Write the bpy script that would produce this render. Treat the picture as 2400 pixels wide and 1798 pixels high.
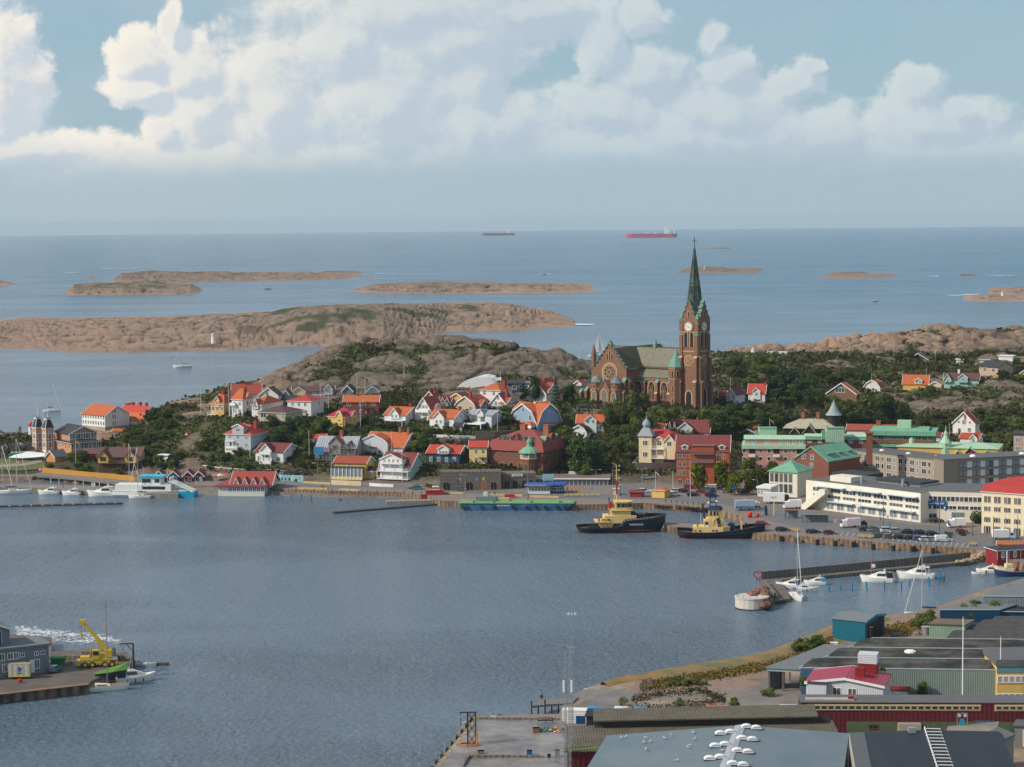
import bpy,bmesh,math,random
from math import pi,cos,sin,sqrt,atan2
rng,enu,N0=range,enumerate,None
import numpy as np
from mathutils import Vector as VV,Matrix
R=math.radians
random.seed(7)
for o in list(bpy.data.objects):bpy.data.objects.remove(o)
SC=bpy.context.scene
COL=SC.collection
# camera
W0,H0,F0=2400.,1798.,4850.
CAMZ=100.
PITCH=math.atan((899-516)/F0)
ROLL=.0092
RE=7.4e6
cd=bpy.data.cameras.new('camera');cam=bpy.data.objects.new('camera',cd);COL.objects.link(cam)
cd.sensor_width=36.;cd.sensor_fit='HORIZONTAL';cd.lens=36.*F0/W0
cd.clip_start=1.;cd.clip_end=90000.
fw=VV((0,cos(PITCH),-sin(PITCH)))
u0=VV((0,sin(PITCH),cos(PITCH)))
ex=VV((1,0,0))
cr=(ex*cos(ROLL)-u0*sin(ROLL)).normalized()
cu=(ex*sin(ROLL)+u0*cos(ROLL)).normalized()
cam.matrix_world=Matrix(((cr.x,cu.x,-fw.x,0),(cr.y,cu.y,-fw.y,0),(cr.z,cu.z,-fw.z,CAMZ),(0,0,0,1)))
SC.camera=cam
SC.view_settings.view_transform='Standard'
SC.view_settings.look='None'
SC.view_settings.exposure=.22
SC.view_settings.gamma=1.
SC.render.engine='CYCLES'
SC.cycles.max_bounces=6
SC.cycles.diffuse_bounces=2
SC.cycles.glossy_bounces=2
SC.cycles.transmission_bounces=3
SC.cycles.volume_bounces=0
SC.cycles.transparent_max_bounces=4
SC.cycles.caustics_reflective=0
SC.cycles.caustics_refractive=0
# sun and sky
SUN_EL=R(36);SUN_AZ=R(-108)
sd=VV((sin(SUN_AZ)*cos(SUN_EL),cos(SUN_AZ)*cos(SUN_EL),sin(SUN_EL)))
sl=bpy.data.lights.new('sun','SUN');sun=bpy.data.objects.new('sun',sl);COL.objects.link(sun)
sl.energy=3.5;sl.angle=R(2.5);sl.color=(1.,.92,.80)
sun.rotation_euler=sd.to_track_quat('Z','Y').to_euler();sun.location=(-300,-100,400)
world=bpy.data.worlds.new('World');SC.world=world;world.use_nodes=1
def nd(nt,typ,**kw):
 n=nt.nodes.new(typ)
 for k,v in kw.items():
  if k=='ins':
   for i,x in v.items():n.inputs[i].default_value=x
  else:setattr(n,k,v)
 return n
def lk(nt,a,b):nt.links.new(a,b)
def mth(nt,op,a,b=N0,clamp=0,c=N0):
 n=nt.nodes.new('ShaderNodeMath');n.operation=op;n.use_clamp=clamp
 for i,x in enu((a,b,c)):
  if x is N0:continue
  if isinstance(x,(int,float)):n.inputs[i].default_value=x
  else:nt.links.new(x,n.inputs[i])
 return n.outputs[0]
def mixc(nt,fac,a,b,blend='MIX'):
 n=nt.nodes.new('ShaderNodeMix');n.data_type='RGBA';n.blend_type=blend
 for s,x in((n.inputs[0],fac),(n.inputs[6],a),(n.inputs[7],b)):
  if isinstance(x,(int,float)):s.default_value=x
  elif isinstance(x,tuple):s.default_value=(x[0],x[1],x[2],1)
  else:nt.links.new(x,s)
 return n.outputs[2]
def mr(nt,v,a,b,c=.0,d=1.,smooth=1):
 n=nt.nodes.new('ShaderNodeMapRange');n.interpolation_type='SMOOTHSTEP' if smooth else 'LINEAR'
 nt.links.new(v,n.inputs[0])
 for i,x in zip((1,2,3,4),(a,b,c,d)):n.inputs[i].default_value=x
 return n.outputs[0]
BLOBS=[(420,62,34,62),(352,130,86,66),(455,165,105,95),(340,205,85,42),(480,260,120,120),(395,290,58,62),(640,250,190,210),(820,110,150,130),(905,235,230,170),(1090,95,190,120),(1150,300,230,110),(1225,30,190,70),(1420,110,60,100),(1510,52,70,42),(1535,185,120,82),(1665,100,36,48),(1705,175,85,62),(1860,200,64,50),(1700,270,210,95),(1420,270,170,80),(2150,228,74,62),(2250,275,70,46),(2180,315,250,80),(60,345,260,52),(1000,30,420,110),(1640,335,430,110),(2180,365,400,66),(1130,210,90,130),(1900,330,200,80),(560,385,620,90),(1500,365,700,90),(2200,395,520,70),(10,200,120,210),(1890,160,36,28)]
def build_world():
 nt=world.node_tree;nt.nodes.clear()
 tc=nd(nt,'ShaderNodeTexCoord')
 sep=nd(nt,'ShaderNodeSeparateXYZ');lk(nt,tc.outputs['Generated'],sep.inputs[0])
 ay=mth(nt,'MAXIMUM',mth(nt,'ABSOLUTE',sep.outputs[1]),.12)
 U=mth(nt,'ADD',mth(nt,'MULTIPLY',mth(nt,'DIVIDE',sep.outputs[0],ay),48.5),12.)
 V=mth(nt,'SUBTRACT',5.16,mth(nt,'MULTIPLY',mth(nt,'DIVIDE',sep.outputs[2],ay),48.5))
 g=bpy.data.node_groups.new('cloud_field','ShaderNodeTree')
 g.interface.new_socket('P',in_out='INPUT',socket_type='NodeSocketVector')
 g.interface.new_socket('D',in_out='OUTPUT',socket_type='NodeSocketFloat')
 gi=nd(g,'NodeGroupInput');go=nd(g,'NodeGroupOutput')
 n1=nd(g,'ShaderNodeTexNoise',ins={'Scale':.8,'Detail':8.,'Roughness':.62});lk(g,gi.outputs[0],n1.inputs['Vector'])
 wv=nd(g,'ShaderNodeVectorMath',operation='MULTIPLY_ADD');lk(g,n1.outputs['Color'],wv.inputs[0]);wv.inputs[1].default_value=(1.1,.9,0);lk(g,gi.outputs[0],wv.inputs[2])
 wv2=nd(g,'ShaderNodeVectorMath',operation='SUBTRACT');lk(g,wv.outputs[0],wv2.inputs[0]);wv2.inputs[1].default_value=(.55,.45,0)
 acc=N0
 for(x,y,rx,ry)in BLOBS:
  m=nd(g,'ShaderNodeVectorMath',operation='MULTIPLY_ADD');lk(g,wv2.outputs[0],m.inputs[0])
  m.inputs[1].default_value=(100/rx,100/ry,0);m.inputs[2].default_value=(-x/rx,-y/ry,0)
  l=nd(g,'ShaderNodeVectorMath',operation='LENGTH');lk(g,m.outputs[0],l.inputs[0])
  if acc is N0:acc=l.outputs['Value']
  else:
   acc=mth(g,'SMOOTH_MIN',acc,l.outputs['Value'],c=.18)
 n2=nd(g,'ShaderNodeTexNoise',ins={'Scale':1.3,'Detail':12.,'Roughness':.62});lk(g,gi.outputs[0],n2.inputs['Vector'])
 d=mth(g,'SUBTRACT',mth(g,'ADD',mth(g,'MULTIPLY',n2.outputs[0],1.1),.62),acc)
 lk(g,d,go.inputs[0])
 P=nd(nt,'ShaderNodeCombineXYZ');lk(nt,U,P.inputs[0]);lk(nt,V,P.inputs[1])
 f1=nd(nt,'ShaderNodeGroup');f1.node_tree=g;lk(nt,P.outputs[0],f1.inputs[0])
 of=nd(nt,'ShaderNodeVectorMath',operation='ADD');lk(nt,P.outputs[0],of.inputs[0]);of.inputs[1].default_value=(-.28,-.30,0)
 f2=nd(nt,'ShaderNodeGroup');f2.node_tree=g;lk(nt,of.outputs[0],f2.inputs[0])
 D=f1.outputs[0];D2=f2.outputs[0]
 ns=nd(nt,'ShaderNodeTexNoise',ins={'Scale':.22,'Detail':3.});lk(nt,P.outputs[0],ns.inputs['Vector'])
 alpha=mr(nt,mth(nt,'DIVIDE',D,mr(nt,ns.outputs[0],.40,.60,.24,.62)),.0,1.)
 lit=mr(nt,mth(nt,'SUBTRACT',D,D2),-.26,.36)
 left=mr(nt,U,14.,2.)
 warm=mixc(nt,left,(.63,.70,.71),(.97,.90,.79))
 shade=mixc(nt,left,(.47,.565,.655),(.59,.65,.71))
 dp=mr(nt,D,.15,1.)
 ccol=mixc(nt,mth(nt,'MULTIPLY',lit,mth(nt,'SUBTRACT',1.,mth(nt,'MULTIPLY',dp,.35))),shade,warm)
 sky=nd(nt,'ShaderNodeTexSky',sky_type='NISHITA',sun_disc=0,sun_elevation=SUN_EL,sun_rotation=SUN_AZ,altitude=100.,air_density=1.,dust_density=1.2,ozone_density=1.5)
 skm=nd(nt,'ShaderNodeVectorMath',operation='SCALE');cl=nd(nt,'ShaderNodeVectorMath',operation='MAXIMUM');lk(nt,tc.outputs['Generated'],cl.inputs[0]);cl.inputs[1].default_value=(-2,-2,.012);lk(nt,cl.outputs[0],sky.inputs[0]);lk(nt,sky.outputs[0],skm.inputs[0]);skm.inputs['Scale'].default_value=.085
 elev=sep.outputs[2]
 lowblue=mixc(nt,mr(nt,elev,.0,.45),(.345,.525,.64),(.34,.49,.66))
 base=mixc(nt,mr(nt,elev,.15,.7,.75,.3),skm.outputs[0],lowblue)
 base=mixc(nt,mth(nt,'MULTIPLY',mr(nt,ns.outputs[0],.35,.62),mr(nt,U,17.,6.,.15,.55)),base,(.47,.57,.64))
 col=mixc(nt,mth(nt,'MULTIPLY',alpha,mr(nt,V,4.6,3.4,.0,.96)),base,ccol)
 hz=mr(nt,V,2.9,4.7)
 hzc=mixc(nt,left,(.395,.515,.59),(.44,.545,.60))
 col=mixc(nt,mth(nt,'MULTIPLY',hz,.85),col,hzc)
 n3=nd(nt,'ShaderNodeTexNoise',ins={'Scale':3.,'Detail':5.});lk(nt,tc.outputs['Generated'],n3.inputs['Vector'])
 up=mth(nt,'MULTIPLY',mr(nt,elev,.12,.3),mr(nt,n3.outputs[0],.48,.62))
 col=mixc(nt,mth(nt,'MULTIPLY',up,.75),col,(.78,.82,.86))
 bg=nd(nt,'ShaderNodeBackground');lk(nt,col,bg.inputs[0]);bg.inputs[1].default_value=.87
 out=nd(nt,'ShaderNodeOutputWorld');lk(nt,bg.outputs[0],out.inputs[0])
build_world()
# pixels and places
def ray(px,py):
 return fw+cr*((px-1200)/F0)-cu*((py-899)/F0)
def PZ(px,py,z):
 d=ray(px,py);t=(z-CAMZ)/d.z
 return VV((d.x*t,d.y*t,z))
def PY(px,py,Y):
 d=ray(px,py);t=Y/d.y
 return VV((d.x*t,Y,CAMZ+d.z*t))
def seaz(x,y):return-(x*x+y*y)/(2*RE)
def PS(px,py):
 z=.0
 for _ in rng(6):
  p=PZ(px,py,z);z=seaz(p.x,p.y)
 p.z=z
 return p
def eye(px):return 527-.0092*px
# numpy noise
def _h(ix,iy,s):
 n=(ix.astype(np.int64)*374761393+iy.astype(np.int64)*668265263+s*1442695041)&0x7fffffff
 n=((n^(n>>13))*1274126177)&0x7fffffff
 n=((n^(n>>16))*60493)&0x7fffffff
 return(n&0xffffff)/float(0xffffff)
def vnoise(x,y,s=0):
 ix=np.floor(x);iy=np.floor(y);fx=x-ix;fy=y-iy
 fx=fx*fx*(3-2*fx);fy=fy*fy*(3-2*fy)
 ix=ix.astype(int);iy=iy.astype(int)
 a=_h(ix,iy,s);b=_h(ix+1,iy,s);c=_h(ix,iy+1,s);d=_h(ix+1,iy+1,s)
 return(a*(1-fx)+b*fx)*(1-fy)+(c*(1-fx)+d*fx)*fy
def fbm(x,y,o=4,s=0):
 t=0;a=1;n=0
 for i in rng(o):
  t=t+a*vnoise(x*2**i,y*2**i,s+i*17);n+=a;a*=.5
 return t/n
def worley(x,y,s=0):
 ix=np.floor(x).astype(int);iy=np.floor(y).astype(int)
 f1=np.full(x.shape,9.);f2=np.full(x.shape,9.);cid=np.zeros(x.shape)
 for dx in(-1,0,1):
  for dy in(-1,0,1):
   cx=ix+dx;cy=iy+dy
   jx=cx+_h(cx,cy,s+5);jy=cy+_h(cx,cy,s+9)
   d=np.sqrt((x-jx)**2+(y-jy)**2)
   k=_h(cx,cy,s+31)
   near=d<f1
   f2=np.where(near,f1,np.minimum(f2,d));cid=np.where(near,k,cid);f1=np.where(near,d,f1)
 return f1,f2,cid
# materials
MTS={}
def mat(name,col,rgh=.75,nz=.14,scale=.35,metal=.0,stq=N0,col2=N0,mix2=.5,spec=.3,emit=N0,bump=.0):
 if name in MTS:return MTS[name]
 m=bpy.data.materials.new(name);m.use_nodes=1;nt=m.node_tree
 b=nt.nodes['Principled BSDF'];b.inputs['Roughness'].default_value=rgh;b.inputs['Metallic'].default_value=metal
 b.inputs['Specular IOR Level'].default_value=spec
 tc=nd(nt,'ShaderNodeTexCoord')
 n1=nd(nt,'ShaderNodeTexNoise',ins={'Scale':scale,'Detail':5.,'Roughness':.65});lk(nt,tc.outputs['Object'],n1.inputs['Vector'])
 n2=nd(nt,'ShaderNodeTexNoise',ins={'Scale':scale*7,'Detail':3.});lk(nt,tc.outputs['Object'],n2.inputs['Vector'])
 f=mth(nt,'ADD',mth(nt,'MULTIPLY',n1.outputs[0],.65),mth(nt,'MULTIPLY',n2.outputs[0],.35))
 v=mr(nt,f,.3,.7,1-nz,1+nz,smooth=0)
 c=(col[0],col[1],col[2])
 if col2 is not N0:
  c=mixc(nt,mr(nt,n1.outputs[0],.5-.12,.5+.12,.0,mix2*2 if mix2<.5 else 1.),c,col2)
 cc=nd(nt,'ShaderNodeVectorMath',operation='SCALE')
 if isinstance(c,tuple):cc.inputs[0].default_value=c
 else:lk(nt,c,cc.inputs[0])
 lk(nt,v,cc.inputs['Scale'])
 last=cc.outputs[0]
 hgt=N0
 if stq:
  ax,per,st=stq
  w=nd(nt,'ShaderNodeTexWave',wave_type='BANDS',bands_direction=ax,ins={'Scale':.3142/per,'Distortion':.4,'Detail':1.,'Detail Scale':.5})
  lk(nt,tc.outputs['Object'],w.inputs['Vector'])
  sc2=nd(nt,'ShaderNodeVectorMath',operation='SCALE');lk(nt,last,sc2.inputs[0])
  lk(nt,mr(nt,w.outputs['Fac'],.0,1.,1-st,1+st*.5,smooth=0),sc2.inputs['Scale'])
  last=sc2.outputs[0];hgt=w.outputs['Fac']
 lk(nt,last,b.inputs['Base Color'])
 if bump or hgt is not N0:
  bp=nd(nt,'ShaderNodeBump',ins={'Strength':bump or .35,'Distance':.12})
  lk(nt,hgt if hgt is not N0 else n2.outputs[0],bp.inputs['Height']);lk(nt,bp.outputs[0],b.inputs['Normal'])
 if emit:b.inputs['Emission Color'].default_value=(*col,1);b.inputs['Emission Strength'].default_value=emit
 MTS[name]=m
 return m
# mesh building
class MB:
 def __init__(s):s.v=[];s.f=[];s.m=[];s.mats=[]
 def mi(s,m):
  if m not in s.mats:s.mats.append(m)
  return s.mats.index(m)
 def face(s,pts,m):
  i=len(s.v);s.v+=[tuple(p)for p in pts];s.f.append(tuple(rng(i,i+len(pts))));s.m.append(s.mi(m))
 def bx(s,x0,x1,y0,y1,z0,z1,m):
  i=len(s.v);k=s.mi(m)
  s.v+=[(x0,y0,z0),(x1,y0,z0),(x1,y1,z0),(x0,y1,z0),(x0,y0,z1),(x1,y0,z1),(x1,y1,z1),(x0,y1,z1)]
  for f in((0,3,2,1),(4,5,6,7),(0,1,5,4),(1,2,6,5),(2,3,7,6),(3,0,4,7)):
   s.f.append(tuple(i+j for j in f));s.m.append(k)
 def prism(s,pts,z0,z1,m,mtop=N0,scale=1.):
  n=len(pts);i=len(s.v);k=s.mi(m);kt=s.mi(mtop or m)
  cx=sum(p[0]for p in pts)/n;cy=sum(p[1]for p in pts)/n
  s.v+=[(p[0],p[1],z0)for p in pts]+[(cx+(p[0]-cx)*scale,cy+(p[1]-cy)*scale,z1)for p in pts]
  for j in rng(n):
   s.f.append((i+j,i+(j+1)%n,i+n+(j+1)%n,i+n+j));s.m.append(k)
  s.f.append(tuple(i+n+j for j in rng(n)));s.m.append(kt)
  s.f.append(tuple(i+n-1-j for j in rng(n)));s.m.append(k)
 def extr(s,prof,a0,a1,axis,m,cap=1):
  n=len(prof);i=len(s.v);k=s.mi(m)
  P=(lambda a,t,z:(a,t,z))if axis=='x' else(lambda a,t,z:(t,a,z))
  s.v+=[P(a0,t,z)for t,z in prof]+[P(a1,t,z)for t,z in prof]
  for j in rng(n):
   s.f.append((i+j,i+(j+1)%n,i+n+(j+1)%n,i+n+j));s.m.append(k)
  if cap:
   s.f.append(tuple(i+n+j for j in rng(n)));s.m.append(k)
   s.f.append(tuple(i+n-1-j for j in rng(n)));s.m.append(k)
 def br(s,a,b,r,m,n=6,r2=N0):
  a=VV(a);b=VV(b);d=(b-a)
  if d.length<1e-6:return
  q=d.to_track_quat('Z','Y');i=len(s.v);k=s.mi(m);r2=r if r2 is N0 else r2
  for p,rr in((a,r),(b,r2)):
   for j in rng(n):
    t=2*pi*(j+.5)/n
    s.v.append(tuple(p+q@VV((rr*cos(t),rr*sin(t),0))))
  for j in rng(n):
   s.f.append((i+j,i+(j+1)%n,i+n+(j+1)%n,i+n+j));s.m.append(k)
  s.f.append(tuple(i+n+j for j in rng(n)));s.m.append(k)
  s.f.append(tuple(i+n-1-j for j in rng(n)));s.m.append(k)
 def lth(s,cx,cy,prof,n,m,ang=.0):
  i=len(s.v);k=s.mi(m)
  for r,z in prof:
   for j in rng(n):
    t=2*pi*j/n+ang
    s.v.append((cx+r*cos(t),cy+r*sin(t),z))
  for q in rng(len(prof)-1):
   for j in rng(n):
    s.f.append((i+q*n+j,i+q*n+(j+1)%n,i+(q+1)*n+(j+1)%n,i+(q+1)*n+j));s.m.append(k)
  s.f.append(tuple(i+(len(prof)-1)*n+j for j in rng(n)));s.m.append(k)
  s.f.append(tuple(i+n-1-j for j in rng(n)));s.m.append(k)
 def loft(s,rings,m,closed=1,caps=1):
  n=len(rings[0]);i=len(s.v);k=s.mi(m)
  for r in rings:s.v+=[tuple(p)for p in r]
  lim=n if closed else n-1
  for q in rng(len(rings)-1):
   for j in rng(lim):
    s.f.append((i+q*n+j,i+q*n+(j+1)%n,i+(q+1)*n+(j+1)%n,i+(q+1)*n+j));s.m.append(k)
  if caps:
   s.f.append(tuple(i+n-1-j for j in rng(n)));s.m.append(k)
   s.f.append(tuple(i+(len(rings)-1)*n+j for j in rng(n)));s.m.append(k)
 def blob(s,c,r,m,n=8,sq=1.):
  prof=[(max(.02,r*sin(pi*j/6)),c[2]-r*sq*cos(pi*j/6))for j in rng(7)]
  s.lth(c[0],c[1],prof,n,m)
 def mesh(s,name,smooth=0):
  me=bpy.data.meshes.new(name);me.from_pydata(s.v,[],s.f)
  for m in s.mats:me.materials.append(m)
  me.polygons.foreach_set('material_index',s.m)
  if smooth:me.polygons.foreach_set('use_smooth',[1]*len(s.f))
  bm=bmesh.new();bm.from_mesh(me)
  bmesh.ops.remove_doubles(bm,verts=bm.verts,dist=1e-5)
  bmesh.ops.recalc_face_normals(bm,faces=bm.faces);bm.to_mesh(me);bm.free()
  return me
 def bd(s,name,parent=N0,smooth=0):
  return link(name,s.mesh(name,smooth),parent)
def link(name,me,parent=N0,loc=N0,rz=.0,scale=N0):
 o=bpy.data.objects.new(name,me);COL.objects.link(o)
 if parent is not N0:o.parent=parent
 if loc is not N0:o.location=loc
 if rz:o.rotation_euler=(0,0,rz)
 if scale is not N0:o.scale=scale if not isinstance(scale,(int,float))else(scale,)*3
 return o
def tag(o,lab=N0,cat=N0,gp=N0,kd_=N0):
 if lab:o['label']=lab
 if cat:o['category']=cat
 if gp:o['group']=gp
 if kd_:o['kind']=kd_
 return o
def thing(name,lab,cat,loc,rz=.0,gp=N0):
 o=bpy.data.objects.new(name,N0);COL.objects.link(o);o.location=loc;o.rotation_euler=(0,0,rz)
 o.empty_display_size=.5
 return tag(o,lab,cat,gp)
def fix(b,n,p,*a,**k):o=b.bd(n);o.location=p;return tag(o,*a,**k)
def inv(t):return Matrix.Translation(-VV(t.location))
def struct(o):o['kind']='structure';return o
ORD='leftmost,second,third,fourth,fifth,sixth,seventh,eighth,ninth,tenth,eleventh,twelfth,thirteenth,fourteenth'.split(',')
def nth(k,t):return ORD[k]+' '+t+(' from the left' if k else '')
def grid_mesh(name,X,Y,Z,m,attrs=N0,smooth=1,keep=N0):
 r,c=X.shape
 me=bpy.data.meshes.new(name)
 co=np.stack([X,Y,Z],-1).reshape(-1,3).astype(np.float32)
 i=np.arange(r*c).reshape(r,c)
 q=np.stack([i[:-1,:-1],i[:-1,1:],i[1:,1:],i[1:,:-1]],-1).reshape(-1,4)
 if keep is not N0:q=q[keep.reshape(-1)]
 used=np.unique(q);remap=np.full(r*c,-1,dtype=np.int64);remap[used]=np.arange(len(used))
 co=co[used];q=remap[q]
 me.vertices.add(len(co));me.vertices.foreach_set('co',co.reshape(-1))
 me.loops.add(q.size);me.loops.foreach_set('vertex_index',q.reshape(-1).astype(np.int32))
 me.polygons.add(len(q));me.polygons.foreach_set('loop_start',np.arange(0,q.size,4,dtype=np.int32))
 me.polygons.foreach_set('loop_total',np.full(len(q),4,dtype=np.int32))
 if smooth:me.polygons.foreach_set('use_smooth',np.ones(len(q),dtype=bool))
 me.materials.append(m);me.update(calc_edges=1)
 for k,a in(attrs or{}).items():
  at=me.attributes.new(k,'FLOAT','POINT');at.data.foreach_set('value',a.reshape(-1)[used].astype(np.float32))
 return me
# WATER, TERRAIN, ISLANDS
def water_mat():
 m=bpy.data.materials.new('sea_water');m.use_nodes=1;nt=m.node_tree
 b=nt.nodes['Principled BSDF'];geo=nd(nt,'ShaderNodeNewGeometry')
 sep=nd(nt,'ShaderNodeSeparateXYZ');lk(nt,geo.outputs['Position'],sep.inputs[0])
 big=nd(nt,'ShaderNodeTexNoise',ins={'Scale':1.,'Detail':4.,'Roughness':.6,'Distortion':.6})
 mp=nd(nt,'ShaderNodeMapping');mp.inputs['Scale'].default_value=(.004,.010,1);lk(nt,geo.outputs['Position'],mp.inputs[0]);lk(nt,mp.outputs[0],big.inputs['Vector'])
 mp2=nd(nt,'ShaderNodeMapping');mp2.inputs['Scale'].default_value=(.75,.50,1);mp2.inputs['Rotation'].default_value=(0,0,.25);lk(nt,geo.outputs['Position'],mp2.inputs[0])
 w1=nd(nt,'ShaderNodeTexNoise',ins={'Scale':1.,'Detail':5.,'Roughness':.68,'Distortion':.35});lk(nt,mp2.outputs[0],w1.inputs['Vector'])
 mp3=nd(nt,'ShaderNodeMapping');mp3.inputs['Scale'].default_value=(.05,.022,1);mp3.inputs['Rotation'].default_value=(0,0,-.3);lk(nt,geo.outputs['Position'],mp3.inputs[0])
 w2=nd(nt,'ShaderNodeTexNoise',ins={'Scale':1.,'Detail':4.,'Roughness':.6});lk(nt,mp3.outputs[0],w2.inputs['Vector'])
 hgt=mth(nt,'ADD',mth(nt,'MULTIPLY',w1.outputs[0],1.),mth(nt,'MULTIPLY',w2.outputs[0],2.2))
 bp=nd(nt,'ShaderNodeBump',ins={'Strength':1.})
 lk(nt,mth(nt,'MULTIPLY',mr(nt,big.outputs[0],.38,.64,.5,1.6),mr(nt,sep.outputs[1],1000,5000,1.,2.6)),bp.inputs['Distance']);lk(nt,hgt,bp.inputs['Height']);lk(nt,bp.outputs[0],b.inputs['Normal'])
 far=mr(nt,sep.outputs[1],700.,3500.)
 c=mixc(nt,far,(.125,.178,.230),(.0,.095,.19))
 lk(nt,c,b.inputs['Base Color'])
 b.inputs['Roughness'].default_value=.16;b.inputs['IOR'].default_value=1.333
 return m
def build_sea():
 rr=np.concatenate([np.linspace(150,1600,120),np.geomspace(1620,46000,130)])
 aa=np.radians(np.linspace(-62,62,160))
 Rr,A=np.meshgrid(rr,aa,indexing='ij')
 X=Rr*np.sin(A);Y=Rr*np.cos(A);Z=-(X**2+Y**2)/(2*RE)
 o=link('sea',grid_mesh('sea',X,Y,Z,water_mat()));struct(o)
build_sea()
def rock_mat():
 m=bpy.data.materials.new('granite_and_heath');m.use_nodes=1;nt=m.node_tree
 b=nt.nodes['Principled BSDF'];b.inputs['Roughness'].default_value=.9;b.inputs['Specular IOR Level'].default_value=.15
 geo=nd(nt,'ShaderNodeNewGeometry')
 av=nd(nt,'ShaderNodeAttribute',attribute_name='veg');ap=nd(nt,'ShaderNodeAttribute',attribute_name='pink');aw=nd(nt,'ShaderNodeAttribute',attribute_name='pave');ac=nd(nt,'ShaderNodeAttribute',attribute_name='crack')
 n1=nd(nt,'ShaderNodeTexNoise',ins={'Scale':.12,'Detail':7.,'Roughness':.75});lk(nt,geo.outputs['Position'],n1.inputs['Vector'])
 n2=nd(nt,'ShaderNodeTexNoise',ins={'Scale':.9,'Detail':5.,'Roughness':.7});lk(nt,geo.outputs['Position'],n2.inputs['Vector'])
 grey=mixc(nt,mr(nt,n1.outputs[0],.35,.65),(.115,.088,.066),(.29,.225,.165))
 pink=mixc(nt,mr(nt,n1.outputs[0],.35,.65),(.42,.245,.155),(.46,.33,.235))
 rock=mixc(nt,ap.outputs['Fac'],grey,pink)
 rock=mixc(nt,mth(nt,'MULTIPLY',mr(nt,n2.outputs[0],.50,.66),.6),rock,(.10,.085,.07))
 rock=mixc(nt,mth(nt,'MULTIPLY',ac.outputs['Fac'],.95),rock,(.045,.042,.034))
 vg=mixc(nt,mr(nt,n2.outputs[0],.35,.65),(.035,.052,.016),(.115,.105,.040))
 vg=mixc(nt,mr(nt,n1.outputs[0],.52,.66),vg,(.075,.052,.028))
 c=mixc(nt,av.outputs['Fac'],rock,vg)
 pv=mixc(nt,mr(nt,n1.outputs[0],.4,.6),(.19,.17,.155),(.25,.225,.20))
 c=mixc(nt,aw.outputs['Fac'],c,pv)
 lk(nt,c,b.inputs['Base Color'])
 bp=nd(nt,'ShaderNodeBump',ins={'Strength':1.,'Distance':1.4});lk(nt,n2.outputs[0],bp.inputs['Height']);lk(nt,bp.outputs[0],b.inputs['Normal'])
 return m
ROCK=rock_mat()
def rock_relief(X,Y,amp):
 wx=X+14*(fbm(X/40,Y/60,3,3)-.5);wy=Y+20*(fbm(X/40,Y/60,3,8)-.5)
 f1,f2,c1=worley(wx/24,wy/30,1);e1=f2-f1
 g1,g2,c2=worley(wx/9.5,wy/13,2);e2=g2-g1
 h1,h2,c3=worley(wx/3.6,wy/6.5,4);e3=h2-h1
 rel=3.1*np.sqrt(np.clip(e1,0,1))+1.5*(c1-.5)+1.5*np.sqrt(np.clip(e2,0,1))+1.*(c2-.5)+.55*np.sqrt(np.clip(e3,0,1))
 rel=rel-2.5+2.4*(fbm(X/60,Y/60,4,5)-.5)
 crack=np.clip(1-e1/.10,0,1)*.8+np.clip(1-e2/.11,0,1)*.75+np.clip(1-e3/.12,0,1)*.35
 return rel*amp,np.clip(crack,0,1)
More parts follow.
